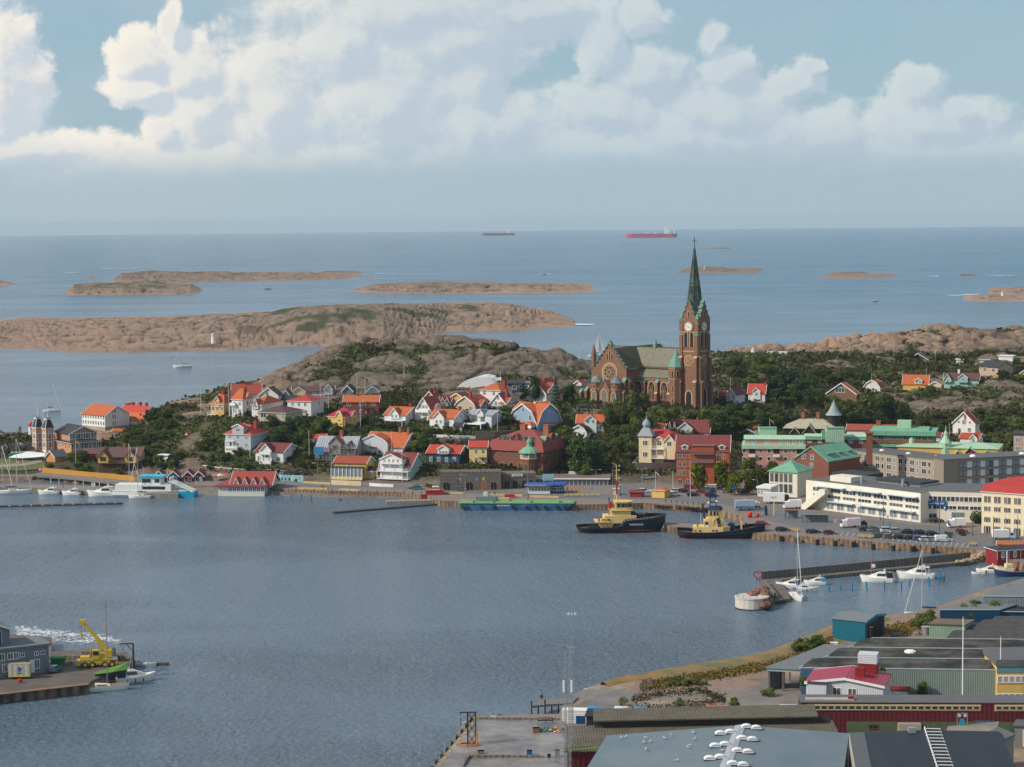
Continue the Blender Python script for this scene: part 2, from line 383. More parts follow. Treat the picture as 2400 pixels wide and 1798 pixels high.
PROF={-400:[(780,-3),(800,1),(850,2),(900,3),(940,3),(965,-3),(1500,-6)],0:[(785,-3),(800,1.5),(850,3),(880,5),(905,8.5),(940,5),(965,-3),(1500,-6)],100:[(795,-3),(808,1.5),(850,2.5),(885,4),(905,7),(940,4),(970,-3),(1500,-6)],200:[(803,-2),(815,2),(850,3.5),(900,4),(950,5),(985,5),(1010,-3),(1500,-6)],300:[(800,-2),(812,2.5),(850,4),(900,7),(955,7),(1000,4),(1035,-3),(1500,-6)],400:[(760,-2),(775,1.6),(790,1.9),(800,4.5),(850,13),(900,20.8),(950,18),(1000,8),(1040,-3),(1500,-6)],480:[(750,-2),(765,1.6),(790,1.9),(800,4),(815,8),(830,13.5),(850,18.2),(870,19),(920,21),(960,20.5),(1000,16),(1060,-3),(1500,-6)],570:[(745,-2),(760,1.6),(782,1.9),(800,10.3),(812,12),(830,20),(850,21.5),(900,23),(940,25.5),(980,25),(1050,12),(1100,-3),(1500,-6)],650:[(745,-2),(760,1.6),(778,1.9),(790,6.5),(805,12),(830,19),(845,21.5),(880,22.5),(930,23.8),(970,27),(1010,28.5),(1080,10),(1110,-3),(1500,-6)],750:[(740,-2),(755,1.6),(775,1.9),(790,6),(805,11),(830,17),(845,20),(880,22.5),(930,26),(980,32),(1020,38),(1060,35),(1140,-3),(1500,-6)],900:[(735,-2),(750,1.6),(772,1.9),(785,5),(800,9),(830,16.5),(860,22),(900,24),(950,29),(1000,37),(1050,42),(1090,38),(1180,-3),(1500,-6)],1050:[(730,-2),(748,1.6),(768,1.9),(782,7),(800,14),(830,20),(860,24),(900,27),(950,30),(1010,38),(1050,40.5),(1100,34),(1190,-3),(1500,-6)],1200:[(730,-2),(745,1.6),(760,1.9),(766,6),(790,7),(810,14),(830,20),(855,23),(900,27),(960,33),(1010,36.5),(1040,38),(1090,30),(1190,-3),(1500,-6)],1330:[(725,-2),(735,1.6),(765,1.9),(790,6),(810,12),(830,18),(850,22.5),(900,25),(960,28),(1010,31),(1040,32),(1100,20),(1180,-3),(1500,-6)],1400:[(725,-2),(735,1.6),(765,1.9),(785,5),(810,11),(835,20),(845,23),(915,23),(960,25),(1010,27),(1040,27),(1100,20),(1180,-3),(1500,-6)],1500:[(725,-2),(735,1.6),(763,1.9),(772,5),(785,7.4),(800,10),(815,15),(835,21),(845,23),(915,23),(960,20),(1050,12),(1150,-3),(1500,-6)],1620:[(720,-2),(730,1.6),(765,1.9),(790,6),(810,13),(835,20),(845,23),(915,23),(980,23),(1060,22),(1200,15),(1300,-3),(1500,-6)],1700:[(715,-2),(725,1.6),(765,1.9),(790,5),(820,12),(850,19),(870,22),(920,23),(980,25.5),(1060,28),(1150,24),(1250,19.5),(1320,-3),(1500,-6)],1800:[(700,-2),(715,1.6),(770,1.9),(800,6),(830,11),(870,17),(920,20),(980,22),(1060,25),(1100,25.5),(1150,22),(1200,20),(1250,23),(1330,-3),(1500,-6)],1900:[(690,-2),(700,1.6),(775,1.9),(810,5),(860,12),(920,16.5),(1000,20),(1060,22.5),(1100,23.5),(1150,21),(1200,20),(1270,23),(1350,-3),(1500,-6)],2000:[(680,-2),(690,1.6),(775,1.9),(820,6),(880,11),(950,15),(1020,17.5),(1100,21.5),(1170,20),(1230,21),(1300,26),(1380,-3),(1500,-6)],2100:[(670,-2),(680,1.6),(780,1.9),(830,6),(880,10),(950,14.5),(1020,17),(1100,20),(1180,20),(1250,24),(1320,28.8),(1400,-3),(1500,-6)],2230:[(660,-2),(670,1.6),(785,1.9),(840,8),(880,11),(950,16),(1000,20),(1080,17.5),(1150,18),(1250,24),(1320,30.4),(1400,-3),(1500,-6)],2330:[(650,-2),(660,1.6),(790,1.9),(840,8),(880,12),(950,18),(1000,22),(1080,20),(1180,20),(1260,25),(1320,28.8),(1400,-3),(1500,-6)],2700:[(640,-2),(650,1.6),(790,1.9),(840,8),(880,12),(950,19),(1000,23),(1080,21),(1180,20),(1260,24),(1320,27.5),(1400,-3),(1500,-6)],}
TU=np.arange(-400,2701,3.2);TY=np.concatenate([np.arange(648,900,1.6),np.arange(900,1424,2.3)])
_keys=sorted(PROF)
_cols=np.array([np.interp(TY,[p[0]for p in PROF[k]],[p[1]for p in PROF[k]])for k in _keys])
TZ=np.empty((len(TY),len(TU)))
for i in rng(len(TY)):TZ[i]=np.interp(TU,_keys,_cols[:,i])
def _sm(a,n,ax):
 k=np.hanning(n+2)[1:-1];k/=k.sum()
 p=np.apply_along_axis(lambda v:np.convolve(np.pad(v,n//2,mode='edge'),k,'valid')[:len(v)],ax,a)
 return p
TZ=_sm(_sm(TZ,5,0),31,1)
UU,YY=np.meshgrid(TU,TY);XX=(UU-1200)/F0*YY
rel,crack=rock_relief(XX,YY,1.)
sh=np.clip((TZ-2.2)/4.,0,1)
churchyard=np.clip(1-np.maximum(np.abs(UU-1520)/190,np.abs(YY-880)/48),0,.15)/.15
town=np.clip((890-YY)/60,0,1)*(UU>520)*(UU<2330)
amp=sh*(1-churchyard)*(1-.72*town)*np.clip(.55+(YY-900)/160,.55,1.35)
TB=TZ.copy()
TZ=TZ+rel*amp
soft=np.minimum(TZ,TB+3)
VN=fbm(XX/26,YY/42,5,40)
veg=np.clip((VN-.50-.085*(UU<1450)*(YY>900)+.16*(UU>1650)*(YY<1200)-.13*(YY>1180)+.12*(YY<900)-.07*rel)/.07,0,1)
slope=np.gradient(TB,axis=0)
veg=np.maximum(veg,np.clip((soft*0+town)*.9,0,1)*(fbm(XX/9,YY/9,3,77)>.42))
veg*=sh
veg=np.where((UU<330)&(YY<900)&(TB>1.4),np.maximum(veg,((YY>812)&(YY<868))*.95),veg)
veg*=1-.9*np.clip(1-np.abs(UU-450)/48,0,1)**.5*(YY>800)*(YY<868)*(fbm(XX/7,YY/9,3,21)>.40)
shore=np.clip(1-(TB-1)/12,0,1)*(YY>880)+np.clip((YY-1190)/60,0,1)*(UU>1650)*np.clip(1.25-(UU-1700)/700,.15,1)
pink=np.clip(shore*1.1+.35*(fbm(XX/50,YY/50,3,9)-.3)+.5*np.clip((700-UU)/120,0,1)*(YY>880),0,1)
veg=veg*(1-.85*np.clip(shore,0,1)*(YY>900))
pave=np.clip(1-(TB-1.9)/.8,0,1)*(UU>335)*(YY<830)
pave=np.maximum(pave,np.clip((churchyard-.3)/.5,0,1)*(YY<905)*np.clip((fbm(XX/8,YY/8,3,66)-.3)/.2,0,1)*.8)
for(u0_,u1_,y0_,y1_)in((380,1400,0,0),):pass
ter=link('terrain',grid_mesh('terrain',XX,YY,TZ,ROCK,{'veg':veg,'pink':pink,'pave':pave,'crack':crack*sh*(1-town*.7)},keep=(np.maximum(np.maximum(TZ[:-1,:-1],TZ[1:,:-1]),np.maximum(TZ[:-1,1:],TZ[1:,1:]))>-1.5)))
struct(ter)
def hgt(x,y):
 u=x/y*F0+1200
 if y<TY[0]or y>TY[-1]-3:return-5.
 i=int(np.searchsorted(TY,y))-1;i=max(0,min(i,len(TY)-2));fy=(y-TY[i])/(TY[i+1]-TY[i])
 j=(u-TU[0])/3.2;j0=int(j);
 if j0<0 or j0>=len(TU)-1:return 2.
 fx=j-j0
 return float((TZ[i,j0]*(1-fx)+TZ[i,j0+1]*fx)*(1-fy)+(TZ[i+1,j0]*(1-fx)+TZ[i+1,j0+1]*fx)*fy)
def hit(px,py,ymin=655.):
 d=ray(px,py);Y=ymin
 while Y<1415:
  t=Y/d.y;z=CAMZ+d.z*t
  if z<max(hgt(d.x*t,Y),.0):return VV((d.x*t,Y,z))
  Y+=1.
 return PZ(px,py,2.)
def island(name,pts,dph,lab,seed=0,veg_amt=.0,pinkness=.7,amp=.5):
 P=np.array(pts,float);us=np.arange(P[0,0],P[-1,0]+1,2.2)
 top=np.interp(us,P[:,0],P[:,1]);bot=np.interp(us,P[:,0],P[:,2])
 e=eye(us)
 Yn=100.*F0/(bot-e)
 for _ in rng(3):Yn=(100.+Yn**2/(2*RE))*F0/(bot-e)
 n=44;ts=np.linspace(0,1,n)
 taper=np.clip(np.minimum((us-us[0]),(us[-1]-us))/(.12*(us[-1]-us[0])),.03,1)**.6
 Yd=Yn[N0,:]+ts[:,N0]*dph*taper[N0,:]
 Yc=Yn+.5*dph*taper
 zc=100.-(top-e)*Yc/F0
 s=-Yd**2/(2*RE)
 prof=np.clip(np.sin(np.pi*np.clip(ts,0,1)),0,1)**.8
 X=(us[N0,:]-1200)/F0*Yd
 rel,crack=rock_relief(X*.55*(1000/Yn.mean())**.5+seed*131,Yd*(1000/Yn.mean())**.5,amp)
 zb=(zc[N0,:]-s)*prof[:,N0]
 rel=rel*(.45+1.3*fbm(X/90+seed,Yd/120,3,61))
 Z=s-.6+zb+rel*np.clip(zb/4,0,1)*1.3
 VN=fbm((X+seed*77)/30,Yd/60,5,11+seed)
 veg=np.clip((VN-(.62-veg_amt))/.07,0,1)*np.clip((zb-5)/5,0,1)
 pk=np.clip(pinkness*(1.25-zb/max(4.,float(np.max(zb)))*.9)+.3*(fbm(X/60,Yd/60,3,2)-.5),0,1)
 o=link(name,grid_mesh(name,X,Yd,Z,ROCK,{'veg':veg,'pink':pk,'pave':veg*0,'crack':crack*np.clip(zb/3,0,1)}))
 struct(o);o['label']=lab
 return o
island('large_island',[(-120,790,812),(0,768,818),(70,767,822),(150,770,829),(250,763,829),(330,761,829),(440,758,826),(500,750,824),(560,747,823),(640,741,815),(700,727,813),(790,718,812),(900,720,808),(1000,719,790),(1050,720,779),(1100,719,779),(1200,722,778),(1260,735,772),(1310,741,768),(1345,752,766),(1362,766,768)],640,'long rocky island with green heath behind the harbour hill',1,.05,.75,.8)
island('rocky_island',[(152,690,692),(175,668,692),(215,665,692),(290,663,692),(360,662,690),(400,667,690),(450,666,689),(480,683,688),(492,687,688)],420,'oval pink rock island in front of the longer one',2,.0,.7,.9)
island('rocky_island',[(265,659,662),(290,641,662),(350,636,662),(420,638,662),(520,638,660),(620,640,659),(700,642,658),(800,644,657),(870,648,655),(900,652,653)],560,'long pale rock island farthest left',3,.0,.55,.9)
island('skerry',[(735,644,645),(760,636,644),(800,634,643),(840,636,642),(878,640,641)],260,'low skerry behind the right end of the long pale island',4,.0,.6,.6)
island('rocky_island',[(825,681,684),(860,671,686),(900,666,688),(960,665,689),(1040,663,689),(1110,665,689),(1180,668,688),(1250,666,688),(1340,669,688),(1400,674,688),(1440,679,687),(1475,684,686)],480,'flat pink rock island in the middle of the sea',5,.02,.8,.9)
island('skerry',[(-60,650,668),(0,655,669),(25,660,669),(42,667,668)],200,'orange rock point cut by the left edge',6,.0,.9,.6)
island('skerry',[(200,649,651),(218,645,650),(240,649,650),(270,648,650)],120,'tiny skerry left of the long pale island',7,.0,.8,.4)
island('skerry',[(-60,740,755),(0,745,753),(22,750,752)],120,'dark rock tip at the left edge above the large island',8,.0,.2,.5)
island('skerry',[(1580,638,639),(1610,630,640),(1650,626,640),(1700,628,640),(1760,629,640),(1800,633,639),(1845,635,637)],420,'low skerry with a beacon behind the church spire',9,.0,.4,.6)
island('skerry',[(1890,651,652),(1930,646,654),(1980,645,654),(2050,643,653),(2095,643,651),(2135,649,650)],330,'pale orange skerry in the middle right of the sea',10,.0,.6,.6)
island('skerry',[(1925,643,644),(1970,637,644),(2020,636,643),(2045,641,642)],200,'thin rock behind the pale orange skerry',11,.0,.3,.4)
island('skerry',[(2220,647,648),(2260,642,648),(2300,643,647),(2330,646,647)],200,'dark low skerry with surf at the right',12,.0,.1,.4)
island('rocky_island',[(2210,704,705),(2260,697,706),(2320,690,707),(2360,695,707),(2440,693,707),(2500,690,706)],200,'pink rock island with a small white light at the right edge',13,.0,.85,.6)
island('rocky_island',[(2305,688,689),(2330,677,690),(2380,674,691),(2440,673,691),(2520,672,691)],260,'rounded rock behind the pink island at the right edge',14,.0,.8,.6)
island('skerry',[(1640,582,583),(1700,579,583),(1720,582,583)],200,'black reef awash right of the spire tip',15,.0,.1,.3)
island('skerry',[(300,630,631),(340,629,631),(380,630,631)],150,'black reef awash on the left',16,.0,.1,.3)
# BUILDING KIT
def wm_(key,c,n=.11,boards=1):
 return mat('wall_'+key,c,rgh=.7,nz=n,scale=.25,stq=('Z',.35,.05)if boards else N0)
WHT=wm_('white',(.74,.73,.70));OFW=wm_('off_white',(.66,.63,.56));CREAM=wm_('cream',(.74,.60,.36))
YEL=wm_('yellow',(.68,.43,.10));PALEY=wm_('pale_yellow',(.76,.60,.27));BEIGE=wm_('beige',(.47,.39,.29),boards=0)
GREYB=wm_('blue_grey',(.40,.46,.50));LGR=wm_('light_grey',(.56,.58,.60));SKYB=wm_('sky_blue',(.25,.36,.50))
NAVY=wm_('navy',(.025,.065,.12));MINT=wm_('mint',(.36,.52,.47));BRK=wm_('brick',(.21,.075,.045),.16)
BROWNW=wm_('brown_wood',(.115,.045,.03));REDW=wm_('red_wood',(.24,.022,.022));ORANGEW=wm_('orange_wood',(.55,.23,.08))
PINK=wm_('pink',(.52,.25,.20),boards=0);REDBRICK=wm_('orange_brick',(.36,.085,.035),.14,0)
CONC=wm_('concrete',(.33,.27,.20),boards=0);IVR=wm_('ivory',(.72,.66,.54),boards=0);SN=mat('stone_base',(.20,.165,.14),nz=.3,scale=.8)
DTIMBER=wm_('dark_timber',(.03,.024,.02));GRW=wm_('grey_paint',(.19,.20,.22));TAN=wm_('tan',(.46,.32,.23),boards=0)
def roof_m(key,c,n=.16,st=('X',.6,.10),c2=N0,rgh=.8,metal=.0):return mat('roof_'+key,c,rgh=rgh,nz=n,scale=.5,stq=st,col2=c2,metal=metal)
RO=roof_m('orange',(.52,.13,.040),c2=(.40,.105,.042));R_RED=roof_m('red',(.46,.06,.035));RRU=roof_m('rust',(.36,.075,.04),.24,c2=(.28,.07,.045))
RWN=roof_m('wine',(.19,.045,.045));R_BROWN=roof_m('brown',(.115,.062,.05));RDK=roof_m('dark',(.045,.047,.052));R_SLATE=roof_m('slate',(.30,.33,.36),.1)
RCU=roof_m('copper',(.20,.42,.29),.16,('X',.7,.14),c2=(.14,.33,.22));RCP=roof_m('pale_copper',(.38,.55,.38),.12,('X',.7,.12));R_FLAT=roof_m('felt',(.12,.12,.125),.2,N0)
R_GREYM=roof_m('sheet_grey',(.17,.18,.19),.14);R_BRIGHT=roof_m('bright_red',(.42,.045,.04));R_MOSS=roof_m('mossy_brown',(.20,.085,.07),.5,c2=(.10,.06,.065));R_BEIGE=roof_m('weathered',(.40,.36,.27),.3)
R_BRICKR=roof_m('brick_red',(.27,.065,.055),.12)
TM=mat('white_trim',(.78,.77,.74),nz=.05);GLASS=mat('window_glass',(.03,.04,.05),rgh=.12,spec=.8,nz=.3);GLASSB=mat('sky_glass',(.07,.09,.11),rgh=.08,spec=1.,nz=.3);GLASSW=mat('curtained_glass',(.12,.11,.10),rgh=.25,spec=.6,nz=.5,scale=1.5);CUR=mat('pale_glass',(.20,.24,.26),rgh=.15,spec=.8,nz=.3,scale=.9)
DTM=mat('brown_trim',(.14,.06,.045));CHIM=mat('chimney_red',(.33,.05,.04));CHB=mat('chimney_brick',(.30,.11,.06),nz=.25);MG=mat('galvanised',(.36,.38,.40),metal=.4,rgh=.5);BK=mat('black_iron',(.02,.021,.025),rgh=.5)
SANDST=mat('sandstone',(.46,.29,.16),nz=.15);PALECOP=mat('verdigris',(.15,.29,.225),nz=.2,scale=.8)
DGL=mat('dark_opening',(.012,.013,.015),rgh=.5)
WIN={}
def wmesh(w,h,frame,glass=N0,kd_='cross',dp=.07):
 k=(round(w,2),round(h,2),frame.name,(glass or GLASS).name,kd_)
 if k in WIN:return WIN[k]
 g=glass or GLASS;b=MB();t=min(.13,w*.14)
 if kd_=='arch':
  n=8;a=[(-w/2,-h/2),(w/2,-h/2)]+[(w/2*cos(pi*i/n),h/2-w/2+w/2*sin(pi*i/n))for i in rng(n+1)]
  s=1+2*t/w;b2=[(x*s,z*s)for x,z in a]
  b.extr(b2,-dp*.6,.05,'y',frame);b.extr(a,-dp*.6-.01,.04,'y',g)
  if w>.7:b.bx(-.05,.05,-dp,-dp*.6,-h/2,h/2,frame)
 elif kd_=='round':
  b.extr([(w/2*1.2*cos(2*pi*i/14),w/2*1.2*sin(2*pi*i/14))for i in rng(14)],-dp*.6,.05,'y',frame)
  b.extr([(w/2*.9*cos(2*pi*i/14),w/2*.9*sin(2*pi*i/14))for i in rng(14)],-dp*.62-.01,.04,'y',g)
 else:
  b.bx(-w/2,w/2,-.03,.04,-h/2,h/2,g)
  b.bx(-w/2-t,w/2+t,-dp,.03,h/2,h/2+t,frame);b.bx(-w/2-t,w/2+t,-dp-.03,.03,-h/2-t,-h/2,frame)
  for s in(-1,1):b.bx(min(s*w/2,s*(w/2+t)),max(s*w/2,s*(w/2+t)),-dp,.03,-h/2,h/2,frame)
  if kd_ in('cross','two'):b.bx(-.05,.05,-dp+.01,-.03,-h/2,h/2,frame)
  if kd_=='three':
   for x in(-w/6,w/6):b.bx(x-.05,x+.05,-dp+.01,-.03,-h/2,h/2,frame)
  if kd_=='cross':b.bx(-w/2,w/2,-dp+.02,-.03,h*.12,h*.12+.07,frame)
  if kd_=='band':
   n=max(2,int(w/1.1))
   for i in rng(1,n):b.bx(-w/2+w*i/n-.05,-w/2+w*i/n+.05,-dp+.01,-.03,-h/2,h/2,frame)
 WIN[k]=b.mesh('window');return WIN[k]
PROFS={'gable':[(0,0),(.5,1),(1,0)],'gambrel':[(0,0),(.17,.60),(.5,1),(.83,.60),(1,0)],'bell':[(0,0),(.06,.22),(.16,.46),(.5,1),(.84,.46),(.94,.22),(1,0)],'shed':[(0,0),(1,1)],'lshed':[(0,1),(1,0)],'barrel':[(0,0),(.1,.42),(.25,.78),(.5,1),(.75,.78),(.9,.42),(1,0)],'skew':[(0,0),(.38,1),(1,.1)]}
def vol(parent,x0,x1,y0,y1,z0,ze,zr,rdg='x',kd_='gable',wm=WHT,rm=RO,oh=.45,names=('wall','roof'),trim=TM,th=.22,base=N0,top=.35,roof_parent=N0):
 w=MB();r=MB()
 if kd_ in PROFS:
  pr=PROFS[kd_]
  a,b_=(y0,y1)if rdg=='x' else(x0,x1)
  c0,c1=(x0,x1)if rdg=='x' else(y0,y1)
  P=[(a+(b_-a)*t,ze+(zr-ze)*h)for t,h in pr]
  w.extr([(a,z0)]+[(t,z-.03)for t,z in P]+[(b_,z0)],c0,c1,rdg,wm)
  Q=list(P)
  def ext(p,q):
   d=math.hypot(p[0]-q[0],p[1]-q[1])or 1;return(p[0]+(p[0]-q[0])/d*oh,p[1]+(p[1]-q[1])/d*oh)
  Q[0]=ext(P[0],P[1]);Q[-1]=ext(P[-1],P[-2])
  prof=Q+[(t,z+th)for t,z in reversed(Q)]
  r.extr(prof,c0-oh,c1+oh,rdg,rm)
  if trim is not N0:
   bt=MB();tw=.30
   for c,s in((c0-oh,-1),(c1+oh,1)):
    pf=[(t,z-.22)for t,z in Q]+[(t,z+th+.05)for t,z in reversed(Q)]
    bt.extr(pf,c,c+s*.12,rdg,trim)
  else:bt=N0
 elif kd_=='flat':
  w.bx(x0,x1,y0,y1,z0,ze,wm);r.bx(x0-oh,x1+oh,y0-oh,y1+oh,ze,max(zr,ze+.15),rm);bt=N0
 elif kd_ in('hip','pyramid','mansard'):
  w.bx(x0,x1,y0,y1,z0,ze,wm);X0,X1,Y0,Y1=x0-oh,x1+oh,y0-oh,y1+oh;bt=N0
  def hipto(X0,X1,Y0,Y1,za,zb,k,m):
   if k=='pyramid':ix=(X1-X0)/2*.98;iy=(Y1-Y0)/2*.98
   else:
    q=min(X1-X0,Y1-Y0)/2
    if rdg=='x':iy=(Y1-Y0)/2-.02;ix=min(q*(1-top),(X1-X0)/2-.02)
    else:ix=(X1-X0)/2-.02;iy=min(q*(1-top),(Y1-Y0)/2-.02)
   a=[(X0,Y0,za),(X1,Y0,za),(X1,Y1,za),(X0,Y1,za)];b=[(X0+ix,Y0+iy,zb),(X1-ix,Y0+iy,zb),(X1-ix,Y1-iy,zb),(X0+ix,Y1-iy,zb)]
   r.loft([a,b],m)
  r.bx(X0,X1,Y0,Y1,ze-.02,ze+.16,trim or rm)
  if kd_=='mansard':
   zm=ze+(zr-ze)*.5;ins=(zm-ze)*.38
   r.loft([[(X0,Y0,ze+.16),(X1,Y0,ze+.16),(X1,Y1,ze+.16),(X0,Y1,ze+.16)],[(X0+ins,Y0+ins,zm),(X1-ins,Y0+ins,zm),(X1-ins,Y1-ins,zm),(X0+ins,Y1-ins,zm)]],rm)
   hipto(X0+ins,X1-ins,Y0+ins,Y1-ins,zm,zr,'hip',rm)
  else:hipto(X0,X1,Y0,Y1,ze+.16,zr,kd_,rm)
 if base:
  bh,bm_=base;w.bx(x0-.06,x1+.06,y0-.06,y1+.06,z0,bh,bm_)
 wo=w.bd(names[0],parent);ro=r.bd(names[1],roof_parent or parent)
 if bt is not N0:bt.bd('bargeboard',ro)
 return wo,ro
class House:
 def __init__(s,lab,xc,yb,a,wf,ws,eave,ridgeh,Y=N0,rdg='x',kd_='gable',wl=WHT,rf=RO,name='house',cat=N0,trim=TM,dp=4.,base=N0,root=N0,oh=.45,win=N0,dph=N0,gp=N0,top=.35,gz=N0,wa=N0):
  p=PY(xc,yb,Y)if Y else(PZ(xc,yb,gz)if gz is not N0 else hit(xc,yb))
  if root is N0:a_rel=a;a=a+math.degrees(atan2(p.x,p.y));s.rel=a_rel
  else:a_rel=root.rel;a=root.a;s.rel=a_rel
  if wa is not N0:a=wa
  s.p=p;s.s=F0/p.y;s.a=a;A=R(abs(a_rel));s.wm_=wl;s.roof_m=rf;s.trim=trim
  s.Lf=wf/s.s/max(.3,cos(A));s.Ls=dph if dph else(ws/s.s/sin(A)if abs(a_rel)>4 else ws/s.s)
  if a_rel>=0:s.x0,s.x1=-s.Lf,.0
  else:s.x0,s.x1=.0,s.Lf
  s.y0,s.y1=.0,s.Ls;s.ze=eave/s.s;s.zr=ridgeh/s.s
  ca,sa=cos(A),sin(A)
  dd=.0 if kd_=='flat' else(s.Ls/2*ca if kd_ in PROFS and rdg=='x' else(s.Lf/2*sa if kd_ in PROFS else s.Ls/2*ca+s.Lf/2*sa*(rdg!='x')))
  s.zr=max(s.ze+.4 if kd_!='flat' else s.ze,s.zr-(CAMZ-p.z-s.zr)*dd/p.y)
  if root is N0:s.root=thing(name,lab,cat or name.replace('_',' '),p,-R(a),gp);s.off=VV((0,0,0))
  else:
   s.root=root.root;q=(p-root.p);c,n=cos(R(root.a)),sin(R(root.a))
   lx=q.x*c-q.y*n;ly=q.x*n+q.y*c;s.off=VV((lx,ly,q.z))
   s.x0+=lx;s.x1+=lx;s.y0+=ly;s.y1+=ly;s.ze+=q.z;s.zr+=q.z
  s.z0=s.off.z
  s.w,s.r=vol(s.root,s.x0,s.x1,s.y0,s.y1,s.z0-dp,s.ze,s.zr,rdg,kd_,wl,rf,oh,trim=trim,base=(s.z0+base[0]/s.s,base[1])if base else N0,top=top)
  for w in(win or()):s.ws(*w[0:1],**w[1])if isinstance(w[-1],dict)else s.ws(*w)
 def face(s,f):
  if f=='F':return(s.x0,s.y0),(1,0),s.x1-s.x0,.0
  if f=='R':return(s.x1,s.y0),(0,1),s.y1-s.y0,pi/2
  if f=='L':return(s.x0,s.y1),(0,-1),s.y1-s.y0,-pi/2
 def put(s,f,t,zpx,w,h,frame=N0,glass=N0,kd_='cross',name='window',out=.0,parent=N0):
  (ox,oy),(dx,dy),L,rz=s.face(f);nx,ny=(dy,-dx)
  if glass is N0:glass=random.choice((GLASS,GLASS,GLASSB,GLASSW))
  me=wmesh(w,h,frame or s.trim or TM,glass,kd_)
  return link(name,me,parent or s.root,(ox+dx*L*t+nx*out,oy+dy*L*t+ny*out,s.z0+zpx/s.s),rz)
 def ws(s,f,n,zs,w=1.,h=1.35,kd_='cross',glass=N0,t0=N0,t1=N0,frame=N0,skip=()):
  t0=.5/n if t0 is N0 else t0;t1=1-.5/n if t1 is N0 else t1
  for q,z in enu(zs):
   for i in rng(n):
    if(q,i)in skip:continue
    t=t0 if n==1 else t0+(t1-t0)*i/(n-1)
    s.put(f,t,z,w,h,frame,glass,kd_)
  return s
 def door(s,f,t,w=1.1,h=2.1,m=N0,z=.0):
  (ox,oy),(dx,dy),L,rz=s.face(f);b=MB();b.bx(-w/2,w/2,-.08,.03,0,h,m or BROWNW);b.bx(-w/2-.1,w/2+.1,-.05,.03,0,h+.12,s.trim or TM)
  b.bx(w/2-.25,w/2-.15,-.14,-.08,.95,1.05,MG)
  link('door',b.mesh('door'),s.root,(ox+dx*L*t,oy+dy*L*t,s.z0+z),rz);return s
 def chim(s,t,u,hpx,w=.9,m=N0,top=N0):
  x=s.x0+(s.x1-s.x0)*t;y=s.y0+(s.y1-s.y0)*u;b=MB();m=m or CHIM
  z1=s.z0+hpx/s.s;z1-=(CAMZ-s.p.z-z1)*(abs(y-s.y0)*cos(R(abs(s.rel)))+(s.x1-x if s.rel>=0 else x-s.x0)*sin(R(abs(s.rel))))/s.p.y;z1=max(z1,s.ze+.5);b.bx(x-w/2,x+w/2,y-w/2,y+w/2,s.ze,z1,m);b.bx(x-w/2-.1,x+w/2+.1,y-w/2-.1,y+w/2+.1,z1,z1+.2,top or m)
  b.bd('chimney',s.r);return s
 def dm(s,t,wpx,z0px,zepx,zrpx,f='F',out=.1,dp=3.5,wm=N0,rm=N0,kd_='gable',win=2,ww=.8,wh=1.1,arch=0,name='dormer',wz=N0):
  w=wpx/s.s/max(.4,cos(R(abs(s.rel)))if f=='F' else sin(R(abs(s.rel))))
  (ox,oy),(dx,dy),L,rz=s.face(f);c=L*t
  if f=='F':b=(ox+c-w/2,ox+c+w/2,s.y0-out,s.y0+dp,'y')
  elif f=='R':b=(s.x1-dp,s.x1+out,oy+c-w/2,oy+c+w/2,'x')
  else:b=(s.x0-out,s.x0+dp,oy-c-w/2,oy-c+w/2,'x')
  wo,ro=vol(s.root,b[0],b[1],b[2],b[3],s.z0+z0px/s.s,s.z0+zepx/s.s,s.z0+zrpx/s.s,b[4],kd_,wm or s.wm_,rm or s.roof_m,.3,names=(name,'roof'),trim=s.trim,th=.14)
  ro.parent=wo
  zc=(z0px*.35+zepx*.65)if wz is N0 else wz
  for i in rng(win):
   q=(i+.5)/win-.5;nx,ny=(dy,-dx)
   link('window',wmesh(ww,wh,s.trim or TM,N0,'arch' if arch else 'cross'),wo,(ox+dx*(c+q*w*.8)+nx*(out+.02),oy+dy*(c+q*w*.8)+ny*(out+.02),s.z0+zc/s.s),rz)
  return wo
 def balc(s,f,t,wpx,zpx,d=1.4,m=N0,rf=0,rail=1.,solid=0,posts=1,name='balcony',down=N0):
  m=m or TM;w=wpx/s.s/max(.4,cos(R(abs(s.rel)))if f=='F' else max(.4,sin(R(abs(s.rel)))))
  (ox,oy),(dx,dy),L,rz=s.face(f);b=MB();z=s.z0+zpx/s.s
  b.bx(-w/2,w/2,-d,.0,z-.18,z,m)
  if solid:b.bx(-w/2,w/2,-d-.05,-d+.03,z,z+rail,m);b.bx(-w/2,-w/2+.08,-d,0,z,z+rail,m);b.bx(w/2-.08,w/2,-d,0,z,z+rail,m)
  else:
   b.bx(-w/2,w/2,-d-.04,-d+.04,z+rail-.08,z+rail,m)
   n=max(4,int(w/.28))
   for i in rng(n+1):x=-w/2+w*i/n;b.bx(x-.03,x+.03,-d-.02,-d+.02,z,z+rail,m)
   for x in(-w/2,w/2):b.bx(x-.03,x+.03,-d,0,z+rail-.08,z+rail,m)
  if posts:
   for i in rng(3):
    x=-w/2+w*i/2;b.bx(x-.09,x+.09,-d,-d+.18,(s.z0+(down/s.s if down is not N0 else 0)),z,m)
  if rf:
   for x in(-w/2,w/2):b.bx(x-.07,x+.07,-d,-d+.14,z,z+2.4,m)
   b.bx(-w/2-.2,w/2+.2,-d-.2,0,z+2.4,z+2.55,s.roof_m)
  link(name,b.mesh(name),s.root,(ox+dx*L*t,oy+dy*L*t,0),rz);return s
H=House
